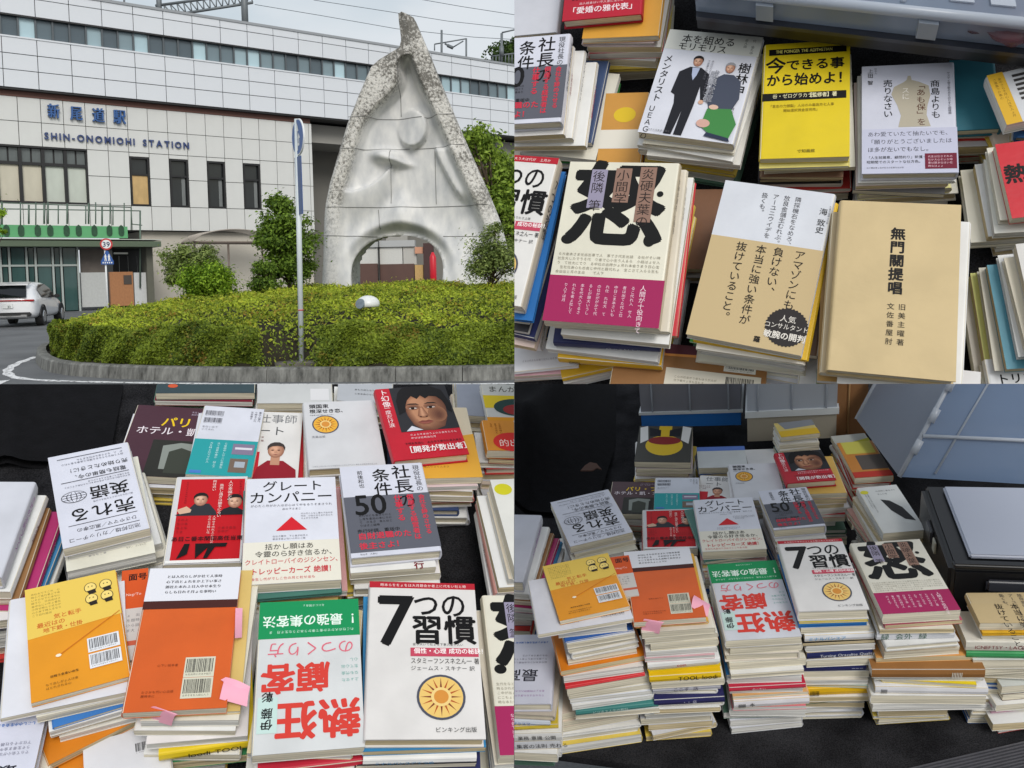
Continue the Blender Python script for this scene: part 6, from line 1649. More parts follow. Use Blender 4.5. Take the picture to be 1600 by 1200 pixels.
t_ = top_book(PB, [(757, 660), (850, 655), (864, 704), (757, 704)], .022, .135, (216, 140, 36), 'orange book with red label and number 10, lower left board', art=a_ten, spine='L', desc='orange number book, lower left'); stack_under(t_, [(14, (160, 40, 54), dict(dx=8, dy=-6)), (16, S1, {})], 43)
t_ = top_book(PB, [(772, 752), (880, 742), (920, 880), (800, 896)], .024, .150, (222, 222, 216), 'white book with yellow spot at the right end, lower left board', art=lambda A: A.e(.14, .12, .12, .1, (206, 200, 40)), spine='R', desc='yellow spot book, lower left')
stack_under(t_, [(16, (206, 196, 176), dict(dx=-9, dy=-1, rot=-1, spine='R')), (16, S1, dict(dx=-16, dy=-3, rot=-1, spine='R')), (18, (206, 150, 140), dict(dx=-26, dy=-4, rot=-2, spine='L', stext=('ドラスタイ', K, .6, 'v', .3))), (20, S1, dict(dx=-30, dy=-14, spine='L'))], 44)
# middle row
t_ = top_book(PB, [(274, 745), (383, 745), (381, 881), (256, 881)], .018, .115, (206, 206, 208), 'red cover with two men in black jackets, lower left board', art=a_two, spine='L', desc='red two men book, lower left'); stack_under(t_, [], 45)
t_ = top_book(PB, [(383, 748), (519, 746), (539, 908), (379, 912)], .022, .150, (214, 216, 226), 'white book with red triangle in the middle, lower left board', art=a_great, spine='L', desc='red triangle book, lower left'); stack_under(t_, [(8, (70, 120, 110), dict(dx=2, dy=-3)), (14, (200, 150, 150), dict(dx=8, dy=2)), (10, (206, 176, 110), dict(dx=2, dy=-6))], 46)
t_ = top_book(PB, [(530, 729), (654, 724), (698, 862), (549, 869)], .024, .165, T1, 'white and grey book with red lettering and large 50, lower left board', art=a_boss, spine='R', hard=True, desc='grey banded 50 book, lower left'); stack_under(t_, [(18, S1, dict(dx=-1, dy=-10, rot=-1, sd=1.02, spine='B', stext=None, art=lambda A: A.t('行', .74, .93, .12, (120, 30, 40), bold=.03))), (20, (226, 222, 222), dict(dx=10, dy=-12, rot=-2, spine='R', stext=('二大社長なかに', (200, 70, 90), .6, 'v', .4))), (22, S1, dict(dx=14, dy=-14))], 47)
# front row
wq = top_book(PB, [(20, 942), (182, 905), (214, 1090), (-6, 1112)], .010, .150, (216, 217, 224), 'large white paperback under the yellow back cover, lower left board', art=a_plainback, spine='L', desc='large white paperback, lower left', wedge=.006)
t_ = top_book(PB, [(178, 893), (236, 888), (222, 1030), (196, 1032)], .012, .146, (206, 196, 190), 'orange topped book showing between yellow and orange covers, lower left', art=a_hot, desc='orange topped book, lower left')
t_ = top_book(PB, [(40, 922), (178, 891), (207, 1056), (47, 1099)], .010, .162, (222, 146, 26), 'yellow and orange back cover with barcodes, lower left board', art=a_yback, spine='R', desc='yellow back cover, lower left', rough=.36)
stack_under(wq, [(14, CRM, dict(dx=40, dy=-2, spine='B', art=a_plainback)), (6, (60, 120, 190), dict(dx=44, dy=-6, rot=6)), (12, S1, dict(dx=46, dy=-8, rot=6)), (12, S1, dict(dx=48, dy=-10, rot=5)), (12, (226, 224, 216), dict(dx=52, dy=-12, rot=5)), (14, (216, 130, 30), dict(dx=18, dy=-22, rot=18)), (14, S1, dict(dx=30, dy=-16)), (20, (224, 224, 226), dict(dx=30, dy=-22, rot=4)), (18, (206, 40, 50), dict(dx=60, dy=-22)), (14, S1, {})], 48)
t_ = top_book(PB, [(231, 887), (369, 888), (362, 1110), (196, 1109)], .014, .168, (206, 92, 32), 'orange back cover with white top and pink sticky notes, lower left', art=a_obook, spine='L', desc='orange back cover, lower left', rough=.36, wedge=.004); ORANGE_B = t_
stack_under(t_, [(8, (214, 184, 110), dict(dx=18, dy=2, rot=0)), (16, CRM, dict(dx=22, dy=-4)), (14, S1, dict(dx=24, dy=-8)), (14, (226, 222, 222), dict(dx=26, dy=-10)), (18, (226, 196, 30), dict(dx=26, dy=-14, spine='F', stext=('loodi TOOL', K, .8, 'h', .3))), (16, S1, dict(dx=26, dy=-14)), (20, (60, 140, 90), dict(dx=26, dy=-16))], 49)
t_ = top_book(PB, [(400, 940), (553, 938), (578, 1172), (401, 1174)], .020, .165, (206, 208, 208), 'green topped book with large red lettering, lower left board', art=a_crowd, rot=180, spine='L', desc='green topped book, lower left', rough=.3); stack_under(t_, [(12, (206, 190, 150), dict(dx=2, dy=6)), (14, (190, 40, 60), dict(dx=4, dy=-6, spine='F', stext=('ベストメン', (240, 230, 230), .6, 'h', .3))), (20, S1, dict(dx=2, dy=-10, stext=None)), (20, (66, 70, 130), dict(dx=8, dy=-8))], 50)
t_ = top_book(PB, [(569, 903), (728, 918), (775, 1163), (580, 1146)], .022, .175, (216, 213, 210), 'white book with giant 7 and sun emblem, lower left board', art=a_seven, spine='L', hard=True, desc='giant 7 book, lower left', pages=YELLOWED); stack_under(t_, [(12, (50, 130, 180), dict(dx=-4, dy=-8, spine='B')), (14, S1, dict(dx=-4, dy=-12, art=None, spine='F', stext=('ミナルパンスアてつめ', (70, 150, 200), .6, 'h', .1))), (12, (38, 38, 42), dict(dx=-5, dy=-16)), (22, (44, 48, 96), dict(dx=0, dy=-20, spine='F', stext=('turning prediction', (220, 222, 232), .5, 'h', .3)))], 51)
t_ = top_book(PB, [(752, 931), (900, 930), (950, 1176), (782, 1180)], .022, .160, (218, 214, 198), 'cream book with magenta band cut by the right end, lower left board', art=a_nin, spine='L', desc='magenta banded book, lower left'); stack_under(t_, [(14, (214, 206, 190), dict(dx=-6)), (18, (226, 228, 226), dict(dx=-4, dy=-10, spine='F', stext=('会外', (60, 140, 90), .8, 'h', .1)))], 52)
# left edge piles
t_ = top_book(PB, [(-80, 925), (42, 915), (30, 962), (-90, 985)], .020, .10, (222, 220, 220), 'white paperback with round orange mark at the left edge, lower left', art=lambda A: (A.t('子能', .35, .3, .26, K, bold=.02), A.e(.85, .5, .1, .08, (206, 90, 60))), desc='orange mark paperback, lower left'); stack_under(t_, [(20, (60, 60, 64), {}), (20, S1, {})], 53)
t_ = top_book(PB, [(-60, 1120), (66, 1112), (46, 1270), (-110, 1280)], .022, .115, (206, 208, 222), 'pale lavender book in the bottom left corner, lower left board', art=a_best, rot=180, spine='L', hard=True, desc='lavender corner book, lower left'); stack_under(t_, [], 54)
t_ = top_book(PB, [(125, 1155), (245, 1142), (290, 1240), (140, 1262)], .010, .075, (216, 217, 222), 'white back cover with barcode at the bottom, lower left board', art=lambda A: A.b(.6, .2, .3, .12), desc='white barcode paperback, lower left'); stack_under(t_, [(14, (216, 130, 30), dict(dx=-30, dy=4, rot=12)), (12, S1, {})], 55)
# ================================================================== lower right board
HF = .255
t_ = top_book(PC, [(864, 782), (953, 766), (985, 826), (888, 861)], .022, .20, LAV, 'pale lavender book lying upside down with globe drawing, lower right board', art=a_eigo, rot=180, spine='R', desc='upside down globe book, lower right'); stack_under(t_, [(14, (222, 220, 214), dict(dx=5, dy=-3, rot=-1, spine='B')), (26, (222, 220, 206), dict(dx=6, dy=-8, rot=-3, spine='B', art=a_plainback, sd=1.1)), (18, S1, dict(dx=16, dy=10)), (20, CRM, dict(dx=20)), (20, S1, dict(dx=26))], 61)
t_ = top_book(PC, [(765, 806), (853, 803), (812, 903), (700, 910)], .030, .22, (192, 194, 204), 'large plain pale hardback at the left end, lower right board', spine='R', hard=True, desc='plain pale hardback, lower right', stext=('さ式の法則プラス', (150, 80, 160), .5, 'v', .1)); stack_under(t_, [(18, S1, dict(dx=16, dy=-4, rot=-2, spine='R', stext=('本の広場', (120, 60, 60), .5, 'v', .3))), (14, (150, 110, 70), dict(dx=24, dy=-8, rot=-2, spine='R')), (16, (176, 50, 110), dict(dx=34, dy=-10, rot=-3, spine='R')), (14, (70, 140, 190), dict(dx=42, dy=6, rot=-3, spine='R')), (18, S1, dict(dx=50, dy=-8, rot=-4))], 62)
t_ = top_book(PC, [(1008, 797), (1081, 795), (1093, 856), (1000, 860)], .02, .18, (200, 200, 202), 'red cover with two men in black jackets, lower right board', art=a_two, spine='L', desc='red two men book, lower right'); stack_under(t_, [], 63)
t_ = top_book(PC, [(1085, 781), (1175, 777), (1198, 856), (1095, 864)], .024, .215, (212, 214, 224), 'white book with red triangle in the middle, lower right board', art=a_great, spine='L', desc='red triangle book, lower right'); stack_under(t_, [(8, (70, 120, 110), {}), (14, (200, 150, 150), {}), (12, (206, 176, 110), {})], 64)
t_ = top_book(PC, [(1190, 768), (1258, 760), (1293, 820), (1204, 829)], .026, .225, T1, 'white and grey book with red lettering and large 50, lower right board', art=a_boss, spine='R', hard=True, desc='grey banded 50 book, lower right'); stack_under(t_, [(18, S1, dict(dx=0, dy=-8, rot=-1, spine='B')), (20, (226, 222, 222), dict(dx=10, dy=-10, rot=-2, spine='R', stext=('二大社長なかに', (200, 70, 90), .6, 'v', .4))), (20, S1, dict(dx=12, dy=-12))], 65)
t_ = top_book(PC, [(1143, 727), (1214, 722), (1226, 778), (1143, 784)], .022, .19, (204, 205, 210), 'white hardback with small orange sun emblem, lower right board', art=a_sunbook, spine='L', hard=True, desc='sun emblem hardback, lower right'); stack_under(t_, [], 66)
t_ = top_book(PC, [(1098, 744), (1146, 744), (1140, 786), (1084, 786)], .018, .16, (212, 210, 208), 'white book with a figure in red robe, lower right board', art=a_monk, spine='L', desc='red robe book, lower right'); stack_under(t_, [], 67)
t_ = top_book(PC, [(1031, 752), (1100, 742), (1084, 793), (1015, 798)], .018, .17, (198, 202, 212), 'back cover half lavender half teal, lower right board', art=a_teal, spine='L', desc='half teal book, lower right'); stack_under(t_, [], 68)
t_ = top_book(PC, [(946, 752), (1034, 754), (1018, 806), (960, 800)], .018, .13, (66, 38, 46), 'maroon book with yellow and white title, lower right board', art=a_paris, spine='L', desc='maroon book, lower right'); stack_under(t_, [], 69)
t_ = top_book(PC, [(1006, 666), (1078, 666), (1084, 722), (984, 722)], .020, .16, (70, 70, 66), 'dark book with yellow and white crest picture at the back', art=a_crest, spine='L', desc='crest picture book'); stack_under(t_, [(18, (206, 190, 196), {}), (16, (120, 44, 52), {})], 70)
t_ = top_book(PC, [(1090, 700), (1165, 696), (1166, 728), (1090, 733)], .02, .14, (196, 200, 200), 'plain pale book with blue edge at the back, lower right board', spine='B', desc='plain pale back book', art=lambda A: A.r(0, 0, 1, .2, (90, 120, 190))); stack_under(t_, [], 71)
t_ = top_book(PC, [(1166, 704), (1210, 700), (1216, 728), (1168, 730)], .02, .14, (206, 206, 206), 'small white book at the back beside the pale one', desc='small white back book'); stack_under(t_, [], 72)
t_ = top_book(PC, [(1210, 662), (1268, 655), (1281, 676), (1220, 684)], .014, .20, (206, 186, 110), 'yellow and grey small book topping the far back pile', art=lambda A: (A.p([(.1, 0), (1, 0), (1, .4), (.2, .5)], (130, 134, 140), 'colour_panel'), A.r(0, .6, 1, 1, (206, 170, 50))), desc='yellow grey back pile'); stack_under(t_, [(14, S1, {}), (14, CRM, {}), (16, S1, {})], 73)
t_ = top_book(PC, [(1209, 707), (1283, 704), (1307, 748), (1229, 757)], .020, .215, (186, 26, 44), 'red hardback with a close portrait photograph, lower right board', art=a_face, spine='L', hard=True, desc='red portrait hardback, lower right')
t2 = top_book(PC, [(1237, 716), (1300, 712), (1325, 770), (1252, 772)], .016, .194, (216, 176, 90), 'orange paperback under the red portrait book, lower right', spine='R', desc='orange paperback of the lower right'); stack_under(t2, [(16, (222, 206, 206), dict(dx=-3)), (18, S1, dict(dx=-4)), (14, (226, 222, 222), dict(dx=-4)), (10, (196, 60, 66), dict(dx=-4)), (18, S1, dict(dx=-4)), (18, (90, 100, 120), dict(dx=-20))], 74)
t_ = top_book(PC, [(1318, 694), (1362, 686), (1396, 742), (1326, 748)], .02, .165, (196, 130, 60), 'orange yellow book with dark picture behind the swirl book', art=lambda A: (A.r(.1, .0, .9, .35, (196, 190, 90)), A.r(.3, .4, 1, .8, (90, 84, 80)), A.r(0, .85, 1, 1, (186, 60, 50))), desc='orange yellow back book'); stack_under(t_, [(18, (190, 60, 60), {})], 75)
t_ = top_book(PC, [(1300, 682), (1352, 676), (1366, 700), (1312, 708)], .016, .155, (176, 178, 172), 'pale book with olive stripe behind the orange yellow one', art=lambda A: A.p([(.1, .6), (1, .3), (1, .7), (.3, .95)], (176, 172, 50)), desc='olive stripe back book'); stack_under(t_, [], 76)
t_ = top_book(PC, [(1346, 762), (1404, 757), (1440, 824), (1374, 838)], .024, .215, (206, 208, 206), 'white book with dark swirl and yellow spot beside the black case', art=a_swirl, spine='L', desc='dark swirl book'); stack_under(t_, [(16, (206, 196, 176), dict(dx=-6, spine='R')), (18, S1, dict(dx=-10, spine='R')), (20, (196, 150, 140), dict(dx=-14))], 77)
# ---- front row of tall stacks
t_ = top_book(PC, [(838, 912), (952, 880), (1000, 968), (826, 990)], .010, .334, (216, 217, 226), 'large white paperback under the yellow back cover, lower right board', desc='large white paperback, lower right', art=a_plainback, spine='L')
A_TOP = t_
top_book(PC, [(852, 884), (951, 864), (982, 943), (871, 975)], .011, .346, (222, 146, 26), 'yellow and orange back cover with barcodes, lower right board', art=a_yback, spine='R', desc='yellow back cover, lower right', rough=.36)
top_book(PC, [(950, 872), (992, 866), (988, 930), (968, 936)], .010, .334, (206, 196, 190), 'orange topped book showing between yellow and orange covers, lower right', art=a_hot, desc='orange topped book, lower right')
PG = dict(pages=CREAM)
stack_under(A_TOP, [(22, (222, 218, 206), dict(dx=22, dy=2, rot=-4, sw=.72, sd=.9, spine='B', art=a_plainback)), (4, (44, 96, 176), dict(dx=26, dy=-1, rot=-1, sw=.72, sd=.9)), (15, S1, dict(dx=28, dy=-4, rot=-1, sw=.72, sd=.9, **PG)), (15, (226, 222, 214), dict(dx=29, dy=-5, rot=0, sw=.72, sd=.9, **PG)), (15, S1, dict(dx=30, dy=-7, rot=0, sw=.72, sd=.9, **PG)), (16, (228, 228, 228), dict(dx=31, dy=-8, rot=1, sw=.74, sd=.9, **PG)), (14, (224, 128, 24), dict(dx=22, dy=-22, rot=3, sw=.92, sd=.8, spine='L')), (18, (226, 222, 220), dict(dx=30, dy=-20, rot=0, sw=.85, sd=.9, spine='B')), (10, (206, 40, 46), dict(dx=32, dy=-22, rot=0, sw=.85, sd=.9, spine='F')), (20, CRM, dict(dx=33, dy=-24, rot=-1, sw=.88, sd=.9)), (14, S1, dict(dx=38, dy=-26, rot=-3, sw=.88, sd=.9)), (12, (220, 224, 232), dict(dx=40, dy=-28, rot=-4, sw=.88, sd=.9)), (12, S1, dict(dx=42, dy=-30, rot=-4, sw=.88, sd=.9)), (14, (60, 126, 122), dict(dx=46, dy=-34, rot=-5, sw=.88, sd=.9, spine='F', stext=('ビジネス人生の教科', (190, 220, 214), .6, 'h', .2))), (14, S1, dict(dx=52, dy=-36, rot=-6, sw=.9, sd=.9))], 81)
t_ = top_book(PC, [(988, 866), (1084, 851), (1092, 958), (977, 979)], .014, .332, (208, 92, 32), 'orange back cover with white top and pink sticky notes, lower right', art=a_obook, spine='L', desc='orange back cover, lower right', rough=.36); ORANGE_C = t_
stack_under(t_, [(8, (222, 170, 50), dict(dx=12, dy=2, rot=1)), (16, CRM, dict(dx=16, dy=-4, rot=0, **PG)), (15, (224, 222, 214), dict(dx=18, dy=-6, rot=0, **PG)), (18, (226, 216, 190), dict(dx=19, dy=-8, rot=0, **PG)), (14, S1, dict(dx=20, dy=-10, rot=0)), (10, (214, 170, 176), dict(dx=20, dy=-11, rot=-1)), (16, S1, dict(dx=21, dy=-12, rot=-1, spine='F', stext=('coin', (190, 40, 60), .7, 'h', .4))), (12, (230, 200, 30), dict(dx=22, dy=-13, rot=0)), (18, (230, 190, 26), dict(dx=23, dy=-16, rot=-1, spine='F', stext=('TOOL loodi', K, .85, 'h', .4))), (18, CRM, dict(dx=24, dy=-17, rot=-1)), (16, (196, 196, 206), dict(dx=25, dy=-18, rot=-1, spine='F', stext=('ここす  店', (70, 60, 80), .7, 'h', .3))), (12, S1, dict(dx=26, dy=-19, rot=-1)), (18, (44, 44, 92), dict(dx=28, dy=-21, rot=-2, spine='F', stext=('・・ 店', (200, 200, 220), .5, 'h', .4))), (12, S1, dict(dx=30, dy=-23, rot=-2)), (14, S1, dict(dx=30, dy=-25, rot=-2))], 82)
t_ = top_book(PC, [(1112, 884), (1216, 873), (1246, 991), (1127, 1005)], .020, .258, (204, 206, 214), 'green topped book with large red lettering, lower right board', art=a_crowd, rot=180, spine='L', desc='green topped book, lower right')
stack_under(t_, [(20, CRM, dict(dx=3, dy=-1, rot=0, **PG)), (20, (224, 216, 204), dict(dx=4, dy=-2, rot=-1, **PG)), (20, (222, 220, 206), dict(dx=5, dy=-3, rot=0, **PG)), (14, S1, dict(dx=6, dy=-4)), (7, (50, 130, 200), dict(dx=6, dy=-5, rot=-2)), (14, S1, dict(dx=7, dy=-6, rot=-1)), (14, (190, 40, 66), dict(dx=8, dy=-8, rot=-1, spine='F', stext=('のーたい', (240, 220, 226), .5, 'h', .3))), (12, S1, dict(dx=9, dy=-9)), (10, (222, 170, 110), dict(dx=9, dy=-9)), (20, (224, 222, 226), dict(dx=10, dy=-11, rot=-1, spine='F', stext=('||||||||  本', K, .55, 'h', .06))), (10, (220, 120, 130), dict(dx=12, dy=-12)), (22, S1, dict(dx=13, dy=-13))], 83)
t_ = top_book(PC, [(1218, 845), (1313, 842), (1360, 950), (1243, 957)], .026, .300, (216, 214, 212), 'white book with giant 7 and sun emblem, lower right board', art=a_seven, spine='L', hard=True, desc='giant 7 book, lower right')
stack_under(t_, [(5, (226, 206, 60), dict(dx=0, dy=-2, rot=0)), (7, (44, 110, 180), dict(dx=0, dy=-3, rot=1, spine='B')), (16, S1, dict(dx=3, dy=-4, rot=1)), (18, (226, 228, 232), dict(dx=6, dy=-8, rot=1, spine='F', stext=('ミナルパンスア', (80, 160, 210), .6, 'h', .05))), (9, (36, 36, 40), dict(dx=7, dy=-9, rot=1)), (14, S1, dict(dx=7, dy=-9, rot=1)), (20, (40, 46, 96), dict(dx=9, dy=-11, rot=2, spine='F', stext=('Turning Oraculite Quality', (220, 222, 232), .5, 'h', .2))), (20, S1, dict(dx=8, dy=-11, rot=2, **PG)), (20, (42, 46, 100), dict(dx=5, dy=-12, rot=0, spine='F', stext=('ーーー', (210, 212, 226), .4, 'h', .78))), (18, S1, dict(dx=6, dy=-12)), (14, (222, 214, 200), dict(dx=10, dy=-13)), (8, (180, 206, 200), dict(dx=10, dy=-13)), (22, (226, 178, 30), dict(dx=12, dy=-16, rot=1, spine='F', stext=('|||||||', K, .7, 'h', .05))), (14, S1, dict(dx=14, dy=-17, rot=1))], 84)
t_ = top_book(PC, [(1335, 848), (1438, 843), (1497, 948), (1374, 966)], .024, .305, (218, 214, 200), 'cream book with black brush character and magenta band, lower right board', art=a_nin, spine='L', desc='magenta banded book, lower right')
stack_under(t_, [(10, (176, 80, 100), dict(dx=-1, dy=-2, rot=0)), (12, CRM, dict(dx=-2, dy=-3)), (22, (220, 222, 228), dict(dx=-2, dy=-5, rot=-2, spine='F', stext=('緑  会外  緑', (60, 100, 80), .75, 'h', .05))), (14, S1, dict(dx=-1, dy=-7)), (8, (206, 180, 150), dict(dx=0, dy=-8)), (20, S1, dict(dx=2, dy=-9, **PG)), (14, (224, 160, 90), dict(dx=14, dy=-14, sw=1.3, rot=-3)), (24, (152, 106, 60), dict(dx=24, dy=-22, sw=1.45, rot=-4, spine='F', art=a_brownback, stext=('    |||||||', (226, 220, 206), .7, 'h', .6))), (14, (226, 222, 206), dict(dx=26, dy=-22, sw=1.4, rot=-4)), (10, (232, 206, 30), dict(dx=36, dy=-24, sw=1.2, rot=-9)), (20, (224, 224, 228), dict(dx=30, dy=-26, sw=1.45, rot=-4, spine='F', stext=('||||||', K, .6, 'h', .05))), (24, S1, dict(dx=24, dy=-30, sw=1.5, rot=-4)), (20, (226, 224, 222), dict(dx=26, dy=-32, sw=1.5, rot=-3))], 85)
t_ = top_book(PC, [(1510, 930), (1640, 922), (1690, 985), (1526, 962)], .018, .268, (196, 174, 132), 'tan paperback with round black sticker at the right edge, lower right', art=a_amazon, spine='L', desc='round sticker book, lower right')
stack_under(t_, [(8, (230, 180, 50), dict(dx=2, dy=-3)), (12, S1, dict(dx=4, dy=-4)), (26, (220, 216, 204), dict(dx=-26, dy=-10, rot=0, spine='F', stext=('ICNEFTSY・LACE', (140, 50, 60), .45, 'h', .1))), (16, (60, 150, 90), dict(dx=-18, dy=-12, spine='F')), (24, S1, dict(dx=-16, dy=-12)), (20, CRM, {}), (20, S1, {})], 86)
t_ = top_book(PC, [(1530, 1015), (1660, 1000), (1700, 1060), (1566, 1075)], .020, .115, (206, 210, 206), 'green and white paperback low at the right edge, lower right', art=lambda A: A.r(.1, .0, .4, .4, (90, 170, 70)), desc='green white paperback, lower right'); stack_under(t_, [(18, (110, 92, 84), {}), (18, S1, dict(dx=-14, dy=-8)), (20, (206, 160, 180), dict(dx=-8)), (20, S1, dict(dx=-20, dy=-20))], 87)
# left end of the front row
t_ = top_book(PC, [(770, 1000), (880, 985), (850, 1088), (722, 1110)], .022, .175, (206, 208, 222), 'pale lavender book at the left front, lower right board', art=a_best, rot=180, spine='R', hard=True, desc='lavender front book, lower right')
stack_under(t_, [(14, (190, 180, 166), dict(dx=8, dy=-2, spine='R')), (14, (206, 214, 226), dict(dx=2, dy=-8, spine='F', stext=('プラスマー', (40, 110, 190), .7, 'h', .5))), (14, (206, 180, 60), dict(dx=4, dy=-12, spine='F', stext=('ーーーーーー', (120, 100, 30), .6, 'h', .4))), (24, S1, dict(dx=10, dy=-16, spine='F', stext=('業務 意識 公開', K, .5, 'h', .45))), (26, (208, 210, 216), dict(dx=12, dy=-20, spine='F', stext=('集客の法則 売れる', K, .5, 'h', .4))), (24, S1, dict(dx=12, dy=-24))], 88)

# ---- pink sticky notes
m_note = mat((238, 168, 190), 0.6, 0.05, 30)
def note(P, pts, label, curl=.012):
    """a slip of paper: four corners (px, py, height), curling along its length"""
    c = [P.w(*P.uv(a, b, h), h) for a, b, h in pts]
    V, Fs = [], []; n_ = 8
    for i in range(n_ + 1):
        f = i / n_; lift = P.N * (curl * math.sin(f * math.pi))
        V += [c[0].lerp(c[3], f) + lift, c[1].lerp(c[2], f) + lift * .8]
        if i: Fs.append((2 * i - 2, 2 * i - 1, 2 * i + 1, 2 * i))
    V2 = [v - P.N * .0004 for v in V]; n2 = len(V)
    Fs2 = [tuple(n2 + v for v in reversed(f)) for f in Fs]
    o = obj('sticky_note', mesh_from(V + V2, Fs + Fs2, True), None, m_note)
    tag(o, label, 'sticky note', 'pink sticky notes in the orange books')
hb, hc = .171, .336
note(PB, [(345, 1062, hb), (353, 1058, hb), (391, 1073, hb), (385, 1098, hb - .01)], 'square pink note folded over the corner, lower left board', .004)
note(PB, [(352, 1058, hb), (390, 1072, hb), (386, 1104, hb - .012), (343, 1092, hb)], 'broad pink note below the folded one, lower left board', .003)
note(PB, [(368, 950, hb), (379, 950, hb), (378, 996, hb - .01), (367, 997, hb)], 'long pink note curling from the right side, lower left board', .006)
note(PB, [(243, 1104, hb), (278, 1116, hb - .005), (268, 1134, hb - .03), (226, 1122, hb - .03)], 'pink note sticking out of the front edge, lower left board', .010)
note(PC, [(1085, 930, hc), (1110, 945, hc - .01), (1106, 964, hc - .02), (1080, 948, hc)], 'pink note at the right side of the orange book, lower right board', .006)
note(PC, [(1008, 967, hc), (1038, 972, hc - .005), (1030, 990, hc - .03), (1002, 986, hc - .03)], 'pink note sticking out of the front edge, lower right board', .010)

# ---- clear plastic storage boxes
def plastic(name, rgb, alpha, rough=.18):
    m, nt, p, _ = new_mat(name); p.inputs['Base Color'].default_value = lin(rgb) + (1,); p.inputs['Alpha'].default_value = alpha; p.inputs['Roughness'].default_value = rough
    tcn = nt.nodes.new('ShaderNodeTexCoord'); nz = nt.nodes.new('ShaderNodeTexNoise'); nz.inputs['Scale'].default_value = 7; nz.inputs['Detail'].default_value = 3
    bpn = nt.nodes.new('ShaderNodeBump'); bpn.inputs['Strength'].default_value = .15; bpn.inputs['Distance'].default_value = .02
    nt.links.new(tcn.outputs['Object'], nz.inputs['Vector']); nt.links.new(nz.outputs['Fac'], bpn.inputs['Height']); nt.links.new(bpn.outputs['Normal'], p.inputs['Normal'])
    return m
m_clear = plastic('clear_plastic', (150, 164, 184), .55); m_clear2 = plastic('frosted_plastic', (176, 184, 196), .72, .35); m_rim = plastic('plastic_rim', (196, 204, 216), .6, .25)
m_blk = mat((22, 22, 25), .35, .1, 6); m_bluep = mat((36, 110, 190), .35, .05)
def para(name, o, a, b, c, m, parent, P=None):
    V = [o, o + a, o + a + b, o + b, o + c, o + a + c, o + a + b + c, o + b + c]
    me = mesh_from(V, [(3, 2, 1, 0), (4, 5, 6, 7), (0, 1, 5, 4), (1, 2, 6, 5), (2, 3, 7, 6), (3, 0, 4, 7)])
    bm = bmesh.new(); bm.from_mesh(me); bmesh.ops.recalc_face_normals(bm, faces=bm.faces); bm.to_mesh(me); bm.free()
    if P: clip_mesh(me, Matrix(), P)
    return obj(name, me, parent, m)
def edge_tube(name, pts, r_, m, parent): return tube(name, pts, r_, m, parent, 8)
# upper right: shallow box of dark base and clear lid along the top
bx = empty('storage_box'); tag(bx, 'clear lidded storage box with dark rim across the top right corner', 'box')
h0, h1 = .165, .20
p0, p1 = PA.w(*PA.uv(1090, 44, h0), h0), PA.w(*PA.uv(1660, 112, h0), h0)
ax = p1 - p0; back = PA.A * .42 + PA.X * -.02
para('base', p0, ax, back, PA.N * .024, m_blk, bx)
para('rim', p0 + PA.N * .0245 - PA.A * .004, ax, PA.A * .014, PA.N * .008, mat((44, 48, 58), .3, .1), bx)
lid0 = p0 + PA.N * .034 + PA.A * .006
para('lid', lid0, ax, back, PA.N * .045, plastic('blue_grey_lid', (132, 146, 166), .62, .2), bx)
for f in (.30, .58): edge_tube('lid_ridge', [lid0 + ax * f + PA.N * .046 + PA.A * .02, lid0 + ax * (f + .16) + PA.N * .046 + PA.A * .3], .004, m_rim, bx)
for f in (.12, .22, .42, .50, .70, .80): para('lid_panel', lid0 + ax * f + PA.N * .0455 + PA.A * .03, ax * .06, back * .7, PA.N * .003, m_rim, bx)
for f in (.18, .62): para('latch', lid0 + ax * f - PA.A * .008 + PA.N * .004, ax * .05, PA.A * .007, PA.N * .034, mat((150, 160, 174), .3, .1), bx)
edge_tube('lid_edge', [lid0 + PA.N * .046 + PA.A * .004, lid0 + ax + PA.N * .046 + PA.A * .004], .009, m_rim, bx)
hq = .27; q0 = PA.w(*PA.uv(1572, 62, hq), hq)
bm = bmesh.new(); bmesh.ops.create_icosphere(bm, subdivisions=4, radius=1.0)
hq = .206; q0 = PA.w(*PA.uv(1580, 22, hq), hq)
for v in bm.verts:
    c_ = v.co.copy(); f_ = 1 + .10 * math.sin(c_.x * 7 + c_.y * 5) + .07 * math.sin(c_.y * 13 - c_.x * 4) + .05 * math.sin(c_.x * 21 + c_.z * 9)
    v.co = q0 + PA.X * (c_.x * .075 * f_) + PA.A * (c_.y * .062 * f_) + PA.N * (.016 + c_.z * .012 * f_)
me = bpy.data.meshes.new('bag'); bm.to_mesh(me); bm.free()
for pg in me.polygons: pg.use_smooth = True
bag = obj('plastic_bag', me, None, plastic('red_bag', (112, 60, 70), .55, .2))
tag(bag, 'crumpled red plastic bag showing through the clear box lid', 'bag')

# lower right: boxes at the back
def back_box(label, x0, y0, x1, y1, hb_, H, dep, body, lower, lower_h, rimw, name='storage_box'):
    o = empty(name); tag(o, label, 'box')
    a0, a1 = PC.w(*PC.uv(x0, y0, hb_), hb_), PC.w(*PC.uv(x1, y1, hb_), hb_)
    ax_ = a1 - a0; bk = PC.A * dep
    if lower: para('lower_body', a0, ax_, bk, PC.N * lower_h, lower, o)
    para('upper_body', a0 + PC.N * (lower_h + rimw), ax_, bk, PC.N * (H - lower_h - rimw), body, o)
    e_ = ax_.normalized() * .006
    para('rim', a0 + PC.N * (lower_h + .0005) - PC.A * .006 - e_, ax_ + e_ * 2, bk + PC.A * .012, PC.N * (rimw - .001), mat((206, 212, 216), .35, .05), o)
    for f in (.12, .5, .88): edge_tube('wall_rib', [a0 + ax_ * f - PC.A * .003 + PC.N * (lower_h + rimw), a0 + ax_ * f - PC.A * .003 + PC.N * H], .003, m_rim, o)
    return o
